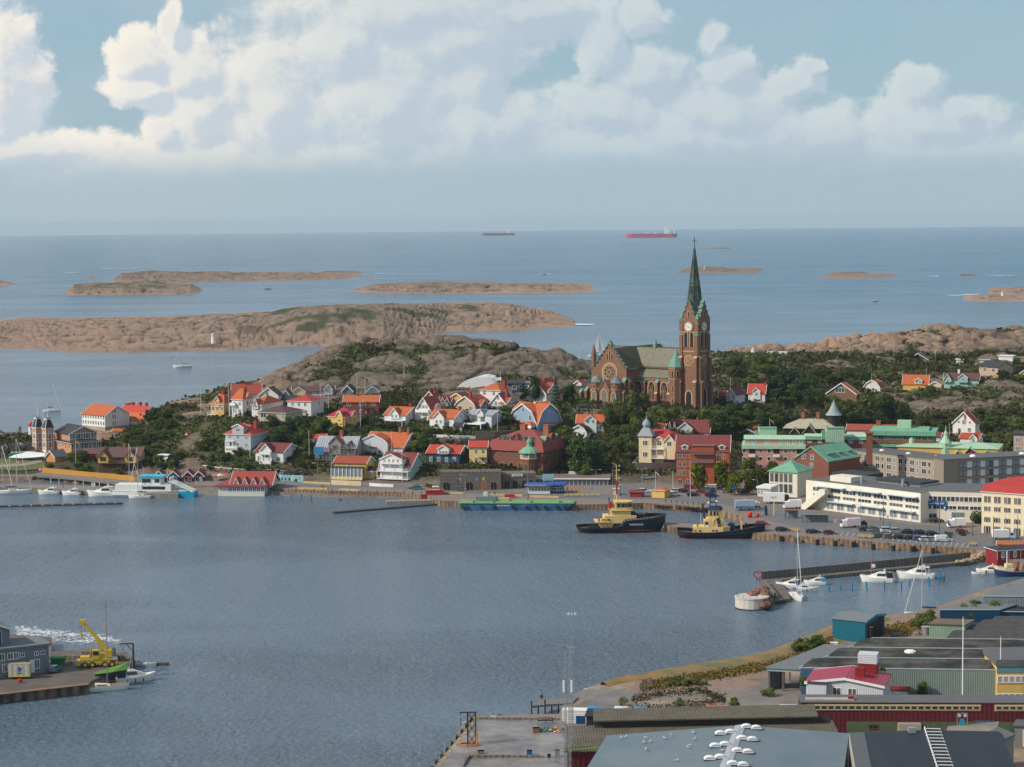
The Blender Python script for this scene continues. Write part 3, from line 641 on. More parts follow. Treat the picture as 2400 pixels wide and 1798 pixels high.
def flag(px,pyb,pyt,Y=N0,lab='white flagpole',pennant=N0,z=N0,gp='white flagpoles in the gardens',name='flagpole',r=.09,side=1):
 p=PZ(px,pyb,z)if z is not N0 else(PY(px,pyb,Y)if Y else hit(px,pyb))
 h=(pyb-pyt)*p.y/F0
 t=thing(name,lab,'flagpole',p,0,gp)
 b=MB();b.br((0,0,-.5),(0,0,h),r,TM,6,r*.6);b.bd('pole',t)
 b=MB();b.blob((0,0,h+.1),.16,mat('brass',(.5,.35,.08),metal=.5,rgh=.4),6);b.bd('knob',t)
 if pennant:
  b=MB();c1=mat('pennant_'+pennant,{'yellow':(.75,.60,.03),'white':(.7,.7,.7),'blue':(.05,.12,.4)}[pennant],nz=.05)
  n=7;L=3.6;pts=[]
  for i in rng(n):f=i/(n-1);pts.append((side*L*f*.62,.15*sin(5*f),h-.3-L*f*f*.75,.55*(1-f)+.03))
  for i in rng(n-1):
   a,c=pts[i],pts[i+1];b.face([(a[0],a[1],a[2]),(c[0],c[1],c[2]),(c[0],c[1],c[2]-c[3]),(a[0],a[1],a[2]-a[3])],c1)
  b.bd('pennant',t)
 return t
def lett(name,text,size,m,parent=N0,loc=(0,0,0),rot=(pi/2,0,0),dph=.02):
 cu=bpy.data.curves.new(name,'FONT');cu.body=text;cu.size=size;cu.extrude=dph;cu.align_x='CENTER';cu.align_y='CENTER'
 cu.materials.append(m)
 tmp=bpy.data.objects.new(name+'_tmp',cu);COL.objects.link(tmp)
 dg=bpy.context.evaluated_depsgraph_get();me=bpy.data.meshes.new_from_object(tmp.evaluated_get(dg));bpy.data.objects.remove(tmp);bpy.data.curves.remove(cu)
 o=link(name,me,parent,loc);o.rotation_euler=rot
 return o
# CHURCH
def church():
 A=33.;O=PY(1636,954,850);z00=O.z
 t=thing('church','large brown brick gothic church with stepped copper gables and tall clock tower spire','church',O,-R(A)-atan2(O.x,O.y))
 BR=mat('church_brick',(.215,.108,.066),nz=.2,scale=.3,stq=('Z',.5,.06));SS=SANDST;CP=PALECOP
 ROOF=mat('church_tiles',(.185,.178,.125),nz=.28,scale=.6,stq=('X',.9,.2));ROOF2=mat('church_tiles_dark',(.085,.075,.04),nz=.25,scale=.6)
 SPI=mat('spire_copper',(.040,.050,.040),nz=.3,scale=.35,col2=(.075,.125,.10),mix2=.35,rgh=.6);DK=DGL
 def lancet(w,h,n=5):
  p=[(-w/2,0),(w/2,0)];hs=h-w*.9
  for i in rng(n+1):f=i/n;p.append((w/2*cos(f*pi/2),hs+w*.9*sin(f*pi/2))if i<n else(0,h))
  for i in rng(n-1,-1,-1):f=i/n;p.append((-w/2*cos(f*pi/2),hs+w*.9*sin(f*pi/2)))
  return p
 def arch(parent,c,w,h,f='F',frame=.35,fm=SS,gm=DK,name='window',two=0,rose=0):
  b=MB();fo=[(x*(1+2*frame/w),z*(1+frame/h)-frame*.3)for x,z in lancet(w,h)]
  b.extr(fo,-.16,.1,'y',fm);b.extr(lancet(w,h),-.2,.1,'y',gm)
  if two:
   b.bx(-.12,.12,-.32,-.2,0,h*.62,fm);b.bx(-w*.25-.05,-w*.25+.05,-.3,-.2,0,h*.55,fm);b.bx(w*.25-.05,w*.25+.05,-.3,-.2,0,h*.55,fm)
   for i in rng(12):
    a0=2*pi*i/12;a1=2*pi*(i+1)/12;rr=w*.24;zc=h*.70
    b.br((rr*cos(a0),-.26,zc+rr*sin(a0)),(rr*cos(a1),-.26,zc+rr*sin(a1)),.09,fm,4)
   for x in(-w*.25,w*.25):b.br((x-w*.2,-.26,h*.42),(x,-.26,h*.55),.07,fm,4);b.br((x+w*.2,-.26,h*.42),(x,-.26,h*.55),.07,fm,4)
  o=link(name,b.mesh(name),parent,c,{'F':0,'R':pi/2,'L':-pi/2}[f]if isinstance(f,str)else f);return o
 def buttress(parent,x,y,w,d,steps,f='F',cap=CP):
  b=MB();z=-1.5;prev=N0
  for i,(h,dd)in enu(steps):
   nx=steps[i+1][1]if i+1<len(steps)else .0
   b.bx(-w/2,w/2,-dd,0,z,h,BR)
   b.extr([(-dd-.12,h),(-nx,h+(dd-nx)*1.15),(-nx,h+(dd-nx)*1.15+.14),(-dd-.2,h+.10)],-w/2-.12,w/2+.12,'x',cap if i==len(steps)-1 else SS);z=h
  link('buttress',b.mesh('buttress'),parent,(x,y,0),{'F':0,'R':pi/2,'L':-pi/2}[f])
# tower
 S=9.
 b=MB();b.bx(-S,0,0,S,-2,23,BR);b.bx(-S-.1,.1,-.1,S+.1,-2,1.4,SS);b.bx(-S-.14,.14,-.14,S+.14,22.6,23.1,SS);b.bx(-S+.2,-.2,.2,S-.2,23,34,BR);b.bx(-S-.05,.05,-.05,S+.05,30.6,31.,SS)
 tw=b.bd('tower',t)
 for(x,y)in((-S,0),(0,0),(0,S),(-S,S)):
  for f in('F','R','L'):
   if f=='F' and y==0:buttress(tw,x+(.8 if x<-1 else-.8),0,1.5,0,[(10,1.8),(20,1.1),(29.5,.35)],'F')
   if f=='R' and x==0:buttress(tw,0,y+(.8 if y<1 else-.8),1.5,0,[(10,1.8),(20,1.1),(29.5,.35)],'R')
 for f,(ox,oy),(dx,dy)in(('F',(-S/2,0),(1,0)),('R',(0,S/2),(0,1))):
  nx,ny=dy,-dx
  for q in(-1.45,1.45):arch(tw,(ox+dx*q-nx*.15,oy+dy*q-ny*.15,24.6),1.5,6.2,f,.35)
  for q in(-1.2,0,1.2):arch(tw,(ox+dx*q-nx*.15,oy+dy*q-ny*.15,24.6+4.4),.01,.01,f,.01)
  b=MB();n=20
  for r0,dpt,m in((2.35,.14,SS),(1.85,.18,BR),(1.3,.22,SS),(.95,.26,BR)):b.extr([(r0*cos(2*pi*i/n),r0*sin(2*pi*i/n))for i in rng(n)],-dpt,.1,'y',m)
  for i in rng(5):a=2*pi*i/5+.3;b.br((0,-.3,0),(1.25*cos(a),-.3,1.25*sin(a)),.16,SS,5)
  link('blind_rose',b.mesh('blind_rose'),tw,(ox,oy,19.),0 if f=='F' else pi/2)
  b=MB();n=24
  for r0,dpt,m in((2.15,.22,SS),(1.8,.26,BR),(1.7,.30,mat('clock_white',(.72,.70,.62),nz=.03))):b.extr([(r0*cos(2*pi*i/n),r0*sin(2*pi*i/n))for i in rng(n)],-dpt,.3,'y',m)
  for i in rng(12):a=pi/6*i;b.br((1.25*cos(a),-.33,1.25*sin(a)),(1.55*cos(a),-.33,1.55*sin(a)),.07,BK,4)
  ck=link('clock_face',b.mesh('clock_face'),tw,(ox,oy,33.),0 if f=='F' else pi/2)
  b=MB();b.br((.1,-.36,-.15),(-1.25,-.36,.55),.09,BK,4);b.br((-.1,-.36,.1),(.75,-.36,-.45),.11,BK,4);b.bd('clock_hands',ck)
  for stp,(hw,z)in enu(((4.4,34.),(3.5,36.3),(2.6,38.4),(1.7,40.6),(.8,42.4))):
   b=MB();b.bx(-hw,hw,-.05+.02*stp,1.7,33.5,z+1.,BR)
   for sgn in(-1,1):b.extr([(sgn*hw+sgn*.25,z+.2),(sgn*hw+sgn*.25,z+.35),(sgn*(hw-.9),z+1.75),(sgn*(hw-.9),z+1.2)],-.3,1.9,'y',CP)
   link('stepped_gable',b.mesh('stepped_gable'),tw,(ox,oy,0),0 if f=='F' else pi/2)
  arch(tw,(ox,oy,37.),.7,2.4,f,.3)
  for q in(-2.6,2.6):arch(tw,(ox+dx*q,oy+dy*q,34.2),.5,1.5,f,.2)
 for(x,y)in((-.7,.7),(-S+.7,.7),(-.7,S-.7),(-S+.7,S-.7)):
  b=MB();b.prism([(x-.8,y-.8),(x+.8,y-.8),(x+.8,y+.8),(x-.8,y+.8)],31,36.2,BR);b.prism([(x-.9,y-.9),(x+.9,y-.9),(x+.9,y+.9),(x-.9,y+.9)],36.2,38.6,CP,scale=.05)
  b.bd('pinnacle',tw)
 b=MB();b.lth(-S/2,S/2,[(4.75,33.8),(4.1,39.),(3.1,43.),(2.75,46.),(1.9,52.5),(1.,59.5),(.28,65.),(.2,65.6)],8,SPI,pi/8)
 for i in rng(8):
  a=pi/8+i*pi/4
  for(r0,z0),(r1,z1)in(((4.8,33.8),(3.15,43)),((3.15,43),(1.05,59.5)),((1.05,59.5),(.3,65))):
   b.br((-S/2+r0*cos(a),S/2+r0*sin(a),z0),(-S/2+r1*cos(a),S/2+r1*sin(a),z1),.11,SPI,4)
 b.lth(-S/2,S/2,[(2.45,49.4),(2.55,49.7),(2.2,50.2)],8,SPI,pi/8)
 sp=b.bd('spire',t)
 for i in rng(4):
  a=i*pi/2-pi/2;b=MB();b.extr([(-.5,47),(.5,47),(0,49.4)],-2.75,-1.2,'y',SPI);b.extr([(-.25,47.1),(.25,47.1),(0,48.5)],-2.8,-2.7,'y',DK)
  link('lucarne',b.mesh('lucarne'),sp,(-S/2,S/2,0),a+pi/2)
 b=MB();b.br((-S/2,S/2,65),(-S/2,S/2,69.6),.13,BK,6);b.br((-S/2-.95,S/2,68.3),(-S/2+.95,S/2,68.3),.12,BK,5);b.blob((-S/2,S/2,65.9),.42,CP,8)
 for q in(-.95,.95):b.blob((-S/2+q,S/2,68.3),.22,BK,6)
 b.blob((-S/2,S/2,69.6),.22,BK,6);b.bd('cross',sp)
 arch(tw,(-S/2,0,0),2.6,6.4,'F',.6);arch(tw,(0,S/2,0),2.8,7.6,'R',.7);arch(tw,(0,S/2-.9,11.3),.8,3.,'R',.3);arch(tw,(0,S/2+.9,11.3),.8,3.,'R',.3)
 b=MB();b.extr([(-2.4,8.2),(0,11.6),(2.4,8.2)],-.5,.2,'y',BR);b.extr([(-2.9,8.),(0,12.),(2.9,8.),(2.9,8.5),(0,12.6),(-2.9,8.5)],-.8,.3,'y',CP);link('portal_gable',b.mesh('portal_gable'),tw,(0,S/2,0),pi/2)
# octagonal stair turret
 cx,cy=-10.4,-.4;b=MB();b.lth(cx,cy,[(3.1,-2),(3.1,15.8),(3.3,16.),(3.3,16.3)],8,BR,pi/8);b.lth(cx,cy,[(3.25,15.4),(3.3,15.8)],8,SS,pi/8);b.lth(cx,cy,[(3.2,11.2),(3.2,11.5)],8,SS,pi/8);tu=b.bd('stair_turret',t)
 b=MB();b.lth(cx,cy,[(3.5,16.2),(1.7,20.2),(.1,24.)],8,PALECOP,pi/8);b.bd('roof',tu)
 for i,z in((0,12.2),(0,6.6),(0,1.6),(1,12.2),(-1,12.2)):
  a=i*pi/4;arch(tu,(cx+2.9*sin(a),cy-2.9*cos(a),z),.8 if z>12 else .6,2.6 if z>12 else 1.8,a,.25)
# nave and aisle
 b=MB();b.bx(-41,-9.2,1,24,-2,11.2,BR);b.bx(-41,-9.2,.85,24,10.6,11.,SS);b.bx(-52,-9.1,6,19,-2,15.6,BR);b.bx(-41,-9.1,5.85,6,14.9,15.5,SS)
 for i in rng(24):x=-40+i*1.25;b.bx(x,x+.55,5.8,6.,13.9,14.8,DK)
 nv=b.bd('nave',t)
 b=MB();b.extr([(.5,11.1),(6.,14.),(6.,14.3),(.4,11.4)],-41.2,-9.,'x',ROOF);b.bd('aisle_roof',nv)
 b=MB();b.extr([(5.4,15.4),(12.5,23.),(19.6,15.4)],-53,-8.9,'x',ROOF);b.bx(-52,-9,12.35,12.65,22.95,23.3,ROOF2);b.bd('roof',nv)
 b=MB();b.lth(-29.5,12.5,[(.8,22.4),(.8,24.4),(.95,24.5),(.1,26.6)],6,CP);b.bx(-30.6,-29.9,12,12.6,23,25.4,CP);b.bd('ridge_turret',nv)
 for x in(-31.,-24.4,-18.):arch(nv,(x+.6,1.,2.2),3.,7.2,'F',.5,two=1)
 for x in(-27.1,-20.7,-14.4):buttress(nv,x,1.,1.3,0,[(4.4,1.9),(8.9,1.2)],'F')
 b=MB();b.bx(-53,-47,4,21,-2,13,BR);b.lth(-53.5,12.5,[(7.,-2),(7.,12),(7.2,12.2)],8,BR,pi/8);ch=b.bd('chancel',t)
 b=MB();b.lth(-53.5,12.5,[(7.5,12),(.3,21)],8,ROOF,pi/8);b.bd('roof',ch)
# transept with the rose gable
 u0,u1,v0=-48.2,-31.2,-6.7;uc=(u0+u1)/2
 b=MB();b.bx(u0,u1,v0,31,-2,15.2,BR);b.bx(u0+.1,u1-.1,v0-.1,v0,11.2-3,8.6,SS);tr=b.bd('transept',t)
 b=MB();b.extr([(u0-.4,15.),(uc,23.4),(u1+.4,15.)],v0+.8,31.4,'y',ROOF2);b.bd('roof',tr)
 b=MB();b.bx(u1-.1,u1+.5,v0+.8,1,14.6,15.1,CP);b.bd('gutter',tr)
 b=MB();caps=MB();n=7
 for i in rng(n):
  hw=8.5-i*7.5/(n-1);z=15.2+i*9.2/(n-1)
  b.bx(uc-hw,uc+hw,v0-.05+i*.006,v0+.9,14.5 if i==0 else z-1.7,z+.1,BR)
  for sg in(-1,1):
   x=uc+sg*hw;caps.extr([(x+sg*.25,z+.15),(x+sg*.25,z+.38),(x-sg*.75,z+1.25),(x-sg*.75,z+.85)],v0-.45,v0+1.3,'y',CP)
   b.bx(min(x,x-sg*.8),max(x,x-sg*.8),v0,v0+.85,z-.5,z+.9,BR)
 b.bx(uc-.9,uc+.9,v0-.1,v0+.9,24,25.2,BR);caps.extr([(uc-1.3,25.1),(uc,26.6),(uc+1.3,25.1)],v0-.4,v0+1.2,'y',CP)
 sg_=b.bd('stepped_gable',tr);caps.bd('coping',sg_)
 for q,h in((-1.15,2.6),(0,3.9),(1.15,2.6)):arch(sg_,(uc+q,v0-.02,18.7),.7,h,'F',.25)
 b=MB();n=32
 for r0,dpt,m in((4.1,.25,SS),(3.5,.30,BR),(3.25,.34,SS),(2.95,.38,mat('rose_glass',(.07,.075,.07),rgh=.3,nz=.3))):b.extr([(r0*cos(2*pi*i/n),r0*sin(2*pi*i/n))for i in rng(n)],-dpt,.1,'y',m)
 def ring(cxx,czz,rr,tt,nn=12):
  for i in rng(nn):
   a0=2*pi*i/nn;a1=2*pi*(i+1)/nn
   b.br((cxx+rr*cos(a0),-.45,czz+rr*sin(a0)),(cxx+rr*cos(a1),-.45,czz+rr*sin(a1)),tt,SS,4)
 ring(0,0,.75,.17)
 for i in rng(8):a=2*pi*i/8+pi/8;ring(2.*cos(a),2.*sin(a),.82,.15)
 link('rose_window',b.mesh('rose_window'),tr,(uc,v0,13.3))
 for x in(u0+.7,u1-.7):buttress(tr,x,v0,1.5,0,[(5.,2.2),(9.6,1.3)],'F')
 buttress(tr,u1,v0+.9,1.5,0,[(5.,2.2),(9.6,1.3)],'R');buttress(tr,u0,v0+.9,1.5,0,[(6.,2.),(14,1.2)],'L')
 b=MB();x,y=u0-.6,v0+1.2;b.lth(x,y,[(1.1,-2),(1.1,20.2),(1.3,20.4),(.1,25.)],6,BR);b.bd('pinnacle',tr)
 arch(tr,(u1,v0+3.9,2.2),1.8,6.4,'R',.4,two=1)
 pv=v0-3.6
 b=MB();b.bx(uc-6.6,uc+6.6,pv+.6,v0+.1,-2,6.2,BR);b.extr([(uc-2.6,5.4),(uc,9.4),(uc+2.6,5.4),(uc+2.6,-2),(uc-2.6,-2)],pv-.6,v0,'y',BR);po=b.bd('porch',t)
 b=MB();b.extr([(uc-3.,5.3),(uc,9.9),(uc+3.,5.3),(uc+3.,5.6),(uc,10.3),(uc-3.,5.6)],pv-1.,v0,'y',SS);b.bx(uc-.5,uc+.5,pv-1.2,pv-.2,9.8,11.,CP);b.extr([(pv+.2,6.1),(v0,8.),(v0,8.2),(pv+.1,6.3)],uc-6.7,uc+6.7,'x',R_GREYM);b.bd('gable',po)
 arch(po,(uc,pv-.6,0),2.7,6.4,'F',.5,gm=mat('church_door',(.16,.15,.13),nz=.2));
 for sgn in(-1,1):
  x=uc+sgn*5.;b=MB();b.lth(x,pv+1.4,[(2.5,-2),(2.5,9.),(2.7,9.2)],8,BR,pi/8);b.lth(x,pv+1.4,[(2.55,6.3),(2.55,6.6)],8,SS,pi/8);ot=b.bd('octagonal_bay',po)
  b=MB();b.lth(x,pv+1.4,[(2.9,9.1),(.1,12.2)],8,R_GREYM,pi/8);b.bd('roof',ot)
  arch(ot,(x,pv-1.,0),1.9,5.4,'F',.45,gm=MTS['church_door']);arch(ot,(x,pv-1.,6.8),.5,1.5,'F',.2)
  arch(ot,(x+sgn*1.75,pv-.35,6.8),.45,1.3,sgn*pi/4,.18)
 b=MB();b.bx(u0-5.2,u0,v0+2.5,v0+12,-2,8.4,BR);b.bx(u0-9.6,u0-5.2,v0+4,v0+11,-2,6.2,BR);ve=b.bd('vestry',t)
 b=MB();b.extr([(v0+2.1,8.3),(v0+7,11.2),(v0+12.4,8.3)],u0-5.5,u0+.2,'x',RDK);b.extr([(v0+3.6,6.1),(v0+7.5,8.4),(v0+11.4,6.1)],u0-10,u0-5,'x',RDK);b.bd('roof',ve)
 arch(ve,(u0-2.6,v0+2.5,.6),1.3,5.,'F',.35);buttress(ve,u0-5.,v0+2.5,1.2,0,[(4.6,1.5)],'F');buttress(ve,u0-9.2,v0+4,1.1,0,[(3.6,1.3)],'F')
 b=MB();b.bx(u0+.0,u0+.6,10,10.8,20,22,BR);return t
church()
# HOUSES
ZA=(0,880,4.602);ZB=(460,860,4.602);ZC=(900,860,4.602);ZD=(1300,940,4.602);ZE=(1740,940,4.603);ZG=(2040,940,4.603);ZK=(1680,740,3.072)
ZF=(1840,1360,3.784);ZM=(1360,1420,4.096);ZL=(980,1420,4.384);ZQ=(0,1400,5.027);ZR=(1700,1240,3.16);ZS=(60,940,9.204);ZT=(1600,1100,7.373);ZU=(2260,1220,8.286);ZV=(1520,940,9.204);ZW=(0,1000,9.204);ZX=(300,1060,9.217)
def zp(Z,X,Y):return Z[0]+X/Z[2],Z[1]+Y/Z[2]
def HZ(lab,Z,X,Yb,a,WF,WS,E,Rg,**k):
 x,y=zp(Z,X,Yb);s=Z[2]
 if 'base' in k and k['base']:k['base']=(k['base'][0]/s,k['base'][1])
 return House(lab,x,y,a,WF/s,WS/s,(Yb-E)/s,(Yb-Rg)/s,**k)
V=lambda h,Z,*ys:[(h-y)/Z[2]for y in ys]
# left point
h=HZ('long white boarding house with orange tiled roof and stone basement',ZA,1135,608,52,247,262,433,330,wl=WHT,rf=RO,name='boarding_house',base=(50,mat('grey_stone_base',(.33,.29,.23),nz=.2)))
h.ws('F',9,V(608,ZA,520,455),.7,1.5,'plain',frame=LGR).ws('R',2,V(608,ZA,525,452,388),.7,1.6,t0=.33,t1=.42)
g=HZ('',ZA,1545,600,52,260,190,408,335,wl=WHT,rf=R_RED,root=h,Y=958);g.ws('R',2,V(600,ZA,440),1.,1.8,t0=.6,t1=.75);g.put('R',.5,48,1,1,kd_='round');g.chim(.25,.5,68,1.4).chim(.55,.5,68,1.2).chim(.8,.5,66,1.).chim(.05,.5,66,2)
g=HZ('',ZA,1535,605,52,160,105,495,415,wl=WHT,rf=RO,root=h,Y=944);g.ws('R',1,V(605,ZA,520,458),1,1.4);g.ws('F',2,V(605,ZA,530),.7,1.2)
g=HZ('small shed with orange roof by the white boarding house',ZA,1325,622,8,105,30,604,575,wl=WHT,rf=RO,name='shed')
T2=HZ('orange timber restaurant with white lattice trim, dark roofs and twin towers',ZS,450,1150,66.5,70,162,590,590,wl=ORANGEW,rf=RDK,kd_='flat',oh=.3,name='restaurant',Y=873,dp=1)
def tower_top(h,Z,Yb,Ye,Yt,Ym):
 b=MB();x0,x1,y0,y1=h.x0-.3,h.x1+.3,h.y0-.3,h.y1+.3;z0=h.ze+.1;z1=h.z0+(Yb-Yt)/Z[2]/h.s;cx,cy=(x0+x1)/2,(y0+y1)/2;q=.95
 b.loft([[(x0,y0,z0),(x1,y0,z0),(x1,y1,z0),(x0,y1,z0)],[(cx-q,cy-q,z1),(cx+q,cy-q,z1),(cx+q,cy+q,z1),(cx-q,cy+q,z1)]],RDK);o=b.bd('roof',h.root)
 b=MB();b.bx(x0-.1,x1+.1,y0-.1,y1+.1,z0-.25,z0,TM)
 for sx,sy in((x0,y0),(x1,y0),(x1,y1),(x0,y1)):b.br((sx,sy,z0),(cx+(q if sx>cx else-q),cy+(q if sy>cy else-q),z1),.14,TM,4)
 b.bx(cx-q-.2,cx+q+.2,cy-q-.2,cy+q+.2,z1,z1+.5,TM);b.bx(cx-q,cx+q,cy-q,cy+q,z1+.5,z1+.7,BK)
 b.br((cx,cy,z1),(cx,cy,h.z0+(Yb-Ym)/Z[2]/h.s),.12,TM,6,.07);b.bd('roof_trim',o)
 b=MB();zs=[h.z0+(Yb-y)/Z[2]/h.s for y in(1060,1020,885,820,695,590)]
 for z in zs:b.bx(h.x0-.1,h.x1+.1,h.y0-.1,h.y1+.1,z-.1,z+.1,TM)
 for x in(h.x0,h.x1):
  for y in(h.y0,h.y1):b.bx(x-.16,x+.16,y-.16,y+.16,h.z0,h.ze,TM)
 for f in(.33,.67):b.bx(h.x1-.05,h.x1+.08,h.y0+(h.y1-h.y0)*f-.07,h.y0+(h.y1-h.y0)*f+.07,h.z0,h.ze,TM)
 b.bx(h.x0-.04,h.x1+.04,h.y0-.04,h.y1+.04,h.z0,zs[0],WHT)
 for s_ in(0,1):
  a,c=(h.y0+(h.y1-h.y0)*.3,h.y0+(h.y1-h.y0)*.7);b.br((h.x1+.08,a if s_ else c,zs[4]+.3),(h.x1+.08,c if s_ else a,zs[5]-.3),.07,TM,4)
 b.bd('timber_lattice',h.root)
 for z in((Yb-945)/Z[2],(Yb-765)/Z[2]):h.put('R',.5,z,1.3,2.,TM,kd_='two');h.put('F',.5,z,.9,1.8,TM,kd_='plain')
 for t in(.25,.5,.75):h.put('R',t,(Yb-1110)/Z[2],.5,1.3,TM,kd_='arch')
tower_top(T2,ZS,1150,590,405,40)
T1=HZ('',ZS,238,1150,66.5,70,150,570,570,wl=ORANGEW,rf=RDK,kd_='flat',oh=.3,root=T2,Y=879,dp=1);tower_top(T1,ZS,1150,570,385,30)
g=HZ('',ZS,960,1085,66.5,300,570,700,548,wl=ORANGEW,rf=RDK,root=T2,Y=868,kd_='gable',dp=1,oh=.8);g.ws('R',5,V(1085,ZS,772),1.7,2.,'three',t0=.14,t1=.86);g.ws('F',3,V(1085,ZS,760),1,1.6,t0=.6,t1=.95)
b=MB()
for i in rng(11):y=g.y0+(g.y1-g.y0)*i/10;b.bx(g.x1+.02,g.x1+.14,y-.08,y+.08,g.ze-3.,g.ze+(1-abs(i-5)/5)*(g.zr-g.ze)*.95,TM)
b.bx(g.x1+.02,g.x1+.15,g.y0,g.y1,g.ze-.2,g.ze,TM);b.bx(g.x1+.02,g.x1+.15,g.y0,g.y1,g.ze-2.6,g.ze-2.4,TM);b.bd('timber_lattice',T2.root)
g=HZ('',ZS,985,1120,66.5,360,640,915,835,wl=ORANGEW,rf=RDK,root=T2,Y=863,kd_='hip',dp=1,oh=.6,top=.2);g.ws('R',7,V(1120,ZS,980),1.5,2.3,'two',frame=TM);g.ws('F',5,V(1120,ZS,980),1.2,2.3,'two')
b=MB()
for i in rng(13):y=g.y0+(g.y1-g.y0)*i/12;b.bx(g.x1+.02,g.x1+.14,y-.07,y+.07,g.z0,g.ze,TM)
b.bx(g.x1+.02,g.x1+.15,g.y0,g.y1,g.z0+1.,g.z0+1.15,TM);b.bd('timber_lattice',T2.root)
g=HZ('low orange shed with grey sloping roof in front of the twin towers',ZS,640,1370,48,190,260,1210,1070,wl=ORANGEW,rf=R_SLATE and R_GREYM,kd_='gable',rdg='y',name='shed',Y=845);g.ws('R',3,V(1370,ZS,1290),.2,1.6,'plain')
g=HZ('brown and yellow timber chalet with moss-stained red roof and front gables',ZA,1505,1005,14,430,50,870,775,wl=YEL,rf=R_MOSS,name='chalet',trim=DTM,oh=.9,dph=11,base=(78,BROWNW))
g.dm(.12,24,14,29,45,out=1.2,wm=YEL,win=1,ww=2.,wh=1.4).parent=g.root;g.dm(.80,26,14,29,44,out=1.2,wm=YEL,win=1,ww=2.,wh=1.4);g.ws('F',2,V(1005,ZA,895),3.5,1.5,'band',t0=.4,t1=.6,frame=DTM);g.ws('F',6,V(1005,ZA,965),1.8,1.5,'two',frame=DTM,glass=DGL);g.balc('F',.47,44,14,1.6,DTM);g.chim(.55,.5,60,1,CHB);g.chim(.1,.4,55,.6,CHIM)
HZ('dark red shed half hidden by trees left of the brown chalet',ZA,1060,900,20,160,30,840,790,wl=REDW,rf=R_MOSS,name='shed',trim=DTM)
g=HZ('long orange seaside hall with dark roof behind the green toilets',ZA,355,822,5,370,40,768,722,wl=ORANGEW,rf=RDK,name='seaside_hall',cat='hall',Y=884,dp=2);g.dm(.22,14,0,10,19,out=.6,win=1);g.ws('F',5,V(822,ZA,795),1.4,1.6,'two',t0=.35,t1=.95);g.put('F',.65,19,1.2,.8,TM,CUR)
# hill cluster, left
g=HZ('yellow villa with orange hip roof and white dormer at the hill edge',ZB,300,530,30,140,100,405,290,wl=YEL,rf=RO,kd_='hip',name='villa');g.ws('F',3,V(530,ZB,450),1.1,1.6,'two');g.ws('R',2,V(530,ZB,450),.9,1.3);g.dm(.5,11,20,37,46,out=.3,wm=YEL,win=1);g.chim(.6,.5,60).chim(.95,.7,59);g.balc('F',.2,18,4,2.2,solid=0)
g=HZ('white villa with bell-shaped orange roof next to the yellow villa',ZB,500,535,35,115,110,355,235,wl=WHT,rf=RO,kd_='hip',name='villa');g.ws('F',2,V(535,ZB,475,395),1.,1.3);g.ws('R',1,V(535,ZB,475,395),1.2,1.5);g.dm(.5,10,38,44,54,f='R',out=.1,win=1,arch=1);g.chim(.7,.6,70,1);g.balc('F',.2,12,26,1.2,solid=1)
g=HZ('white house with wide orange hip roof and two small gables',ZB,705,545,28,105,235,415,305,wl=WHT,rf=RO,kd_='hip',top=.1);g.dm(.5,10,20,30,43,out=.6,win=1);g.ws('F',2,V(545,ZB,440),1,1.6,'two')
g=HZ('steep rust-red roofed house behind the white villas',ZB,700,400,0,310,40,290,182,wl=OFW,rf=RRU,dph=10);g.chim(.5,.5,52,1.2).chim(.65,.5,52,1)
g=HZ('white gable end of a house with dark brown roof behind',ZB,885,400,18,215,60,310,222,wl=WHT,rf=R_BROWN,rdg='y');g.put('F',.45,24,1.1,1.1)
g=HZ('small dark A-frame gable right of the white gable end',ZB,1020,380,8,110,30,320,245,wl=LGR,rf=R_BROWN,rdg='y');g.put('F',.5,20,.9,1.1)
g=HZ('low dark roof between the A-frame and the white cube house',ZB,1080,400,0,170,30,360,305,wl=GRW,rf=RDK,trim=N0,dph=8)
g=HZ('large beige villa with brown hip roof and skylights',ZB,965,640,28,300,190,500,415,wl=BEIGE,rf=R_BROWN,kd_='hip',name='villa',top=.0);g.ws('F',1,V(640,ZB,528),2.4,1.7,'two',t0=.2);g.ws('F',1,V(640,ZB,605),2.4,1.2,'band',t0=.2);g.ws('F',2,V(640,ZB,530,608),.9,1.6,t0=.6,t1=.9);g.ws('R',2,V(640,ZB,528),1.1,1.5,t0=.4,t1=.8);g.balc('F',.03,12,4,1.5,BEIGE)
g=HZ('white cube house with bright red hip roof',ZB,1240,548,24,255,140,374,300,wl=WHT,rf=R_BRIGHT,kd_='hip',top=-.2);g.ws('F',3,V(548,ZB,405),.95,1.3,t0=.22,t1=.75);g.ws('F',1,V(548,ZB,485),1.6,1.3,'three',t0=.75);g.ws('R',1,V(548,ZB,408),1,1.4,t0=.6)
g=HZ('low grey bungalow with brown roof and cream gable below the rocks',ZB,1485,300,3,450,40,262,208,wl=LGR,rf=R_BROWN,name='bungalow',dph=9);g.dm(.17,31,0,10,20,out=3,wm=CREAM,win=0);g.ws('F',4,V(300,ZB,278),1.2,1.,t0=.45,t1=.95);g.dm(.87,20,0,14,24,out=1,wm=LGR,win=1)
HZ('grey gabled house behind the rockery, left of two',ZB,1690,300,10,120,50,262,200,wl=GRW,rf=RDK,rdg='y',dph=9)
HZ('grey gabled house behind the rockery, right of two',ZB,1975,300,0,140,40,262,208,wl=LGR,rf=RDK,rdg='y',dph=9)
g=HZ('dark red brick house with bright orange roof on the hill',ZB,1965,520,6,375,30,375,306,wl=BRK,rf=RO,dph=9);g.ws('F',3,V(520,ZB,400),1.5,1.2,t0=.15,t1=.85);g.ws('F',2,V(520,ZB,480),1.1,1.4,t0=.5,t1=.8);g.chim(.38,.5,50);g.balc('F',.7,24,17,1.4,BROWNW)
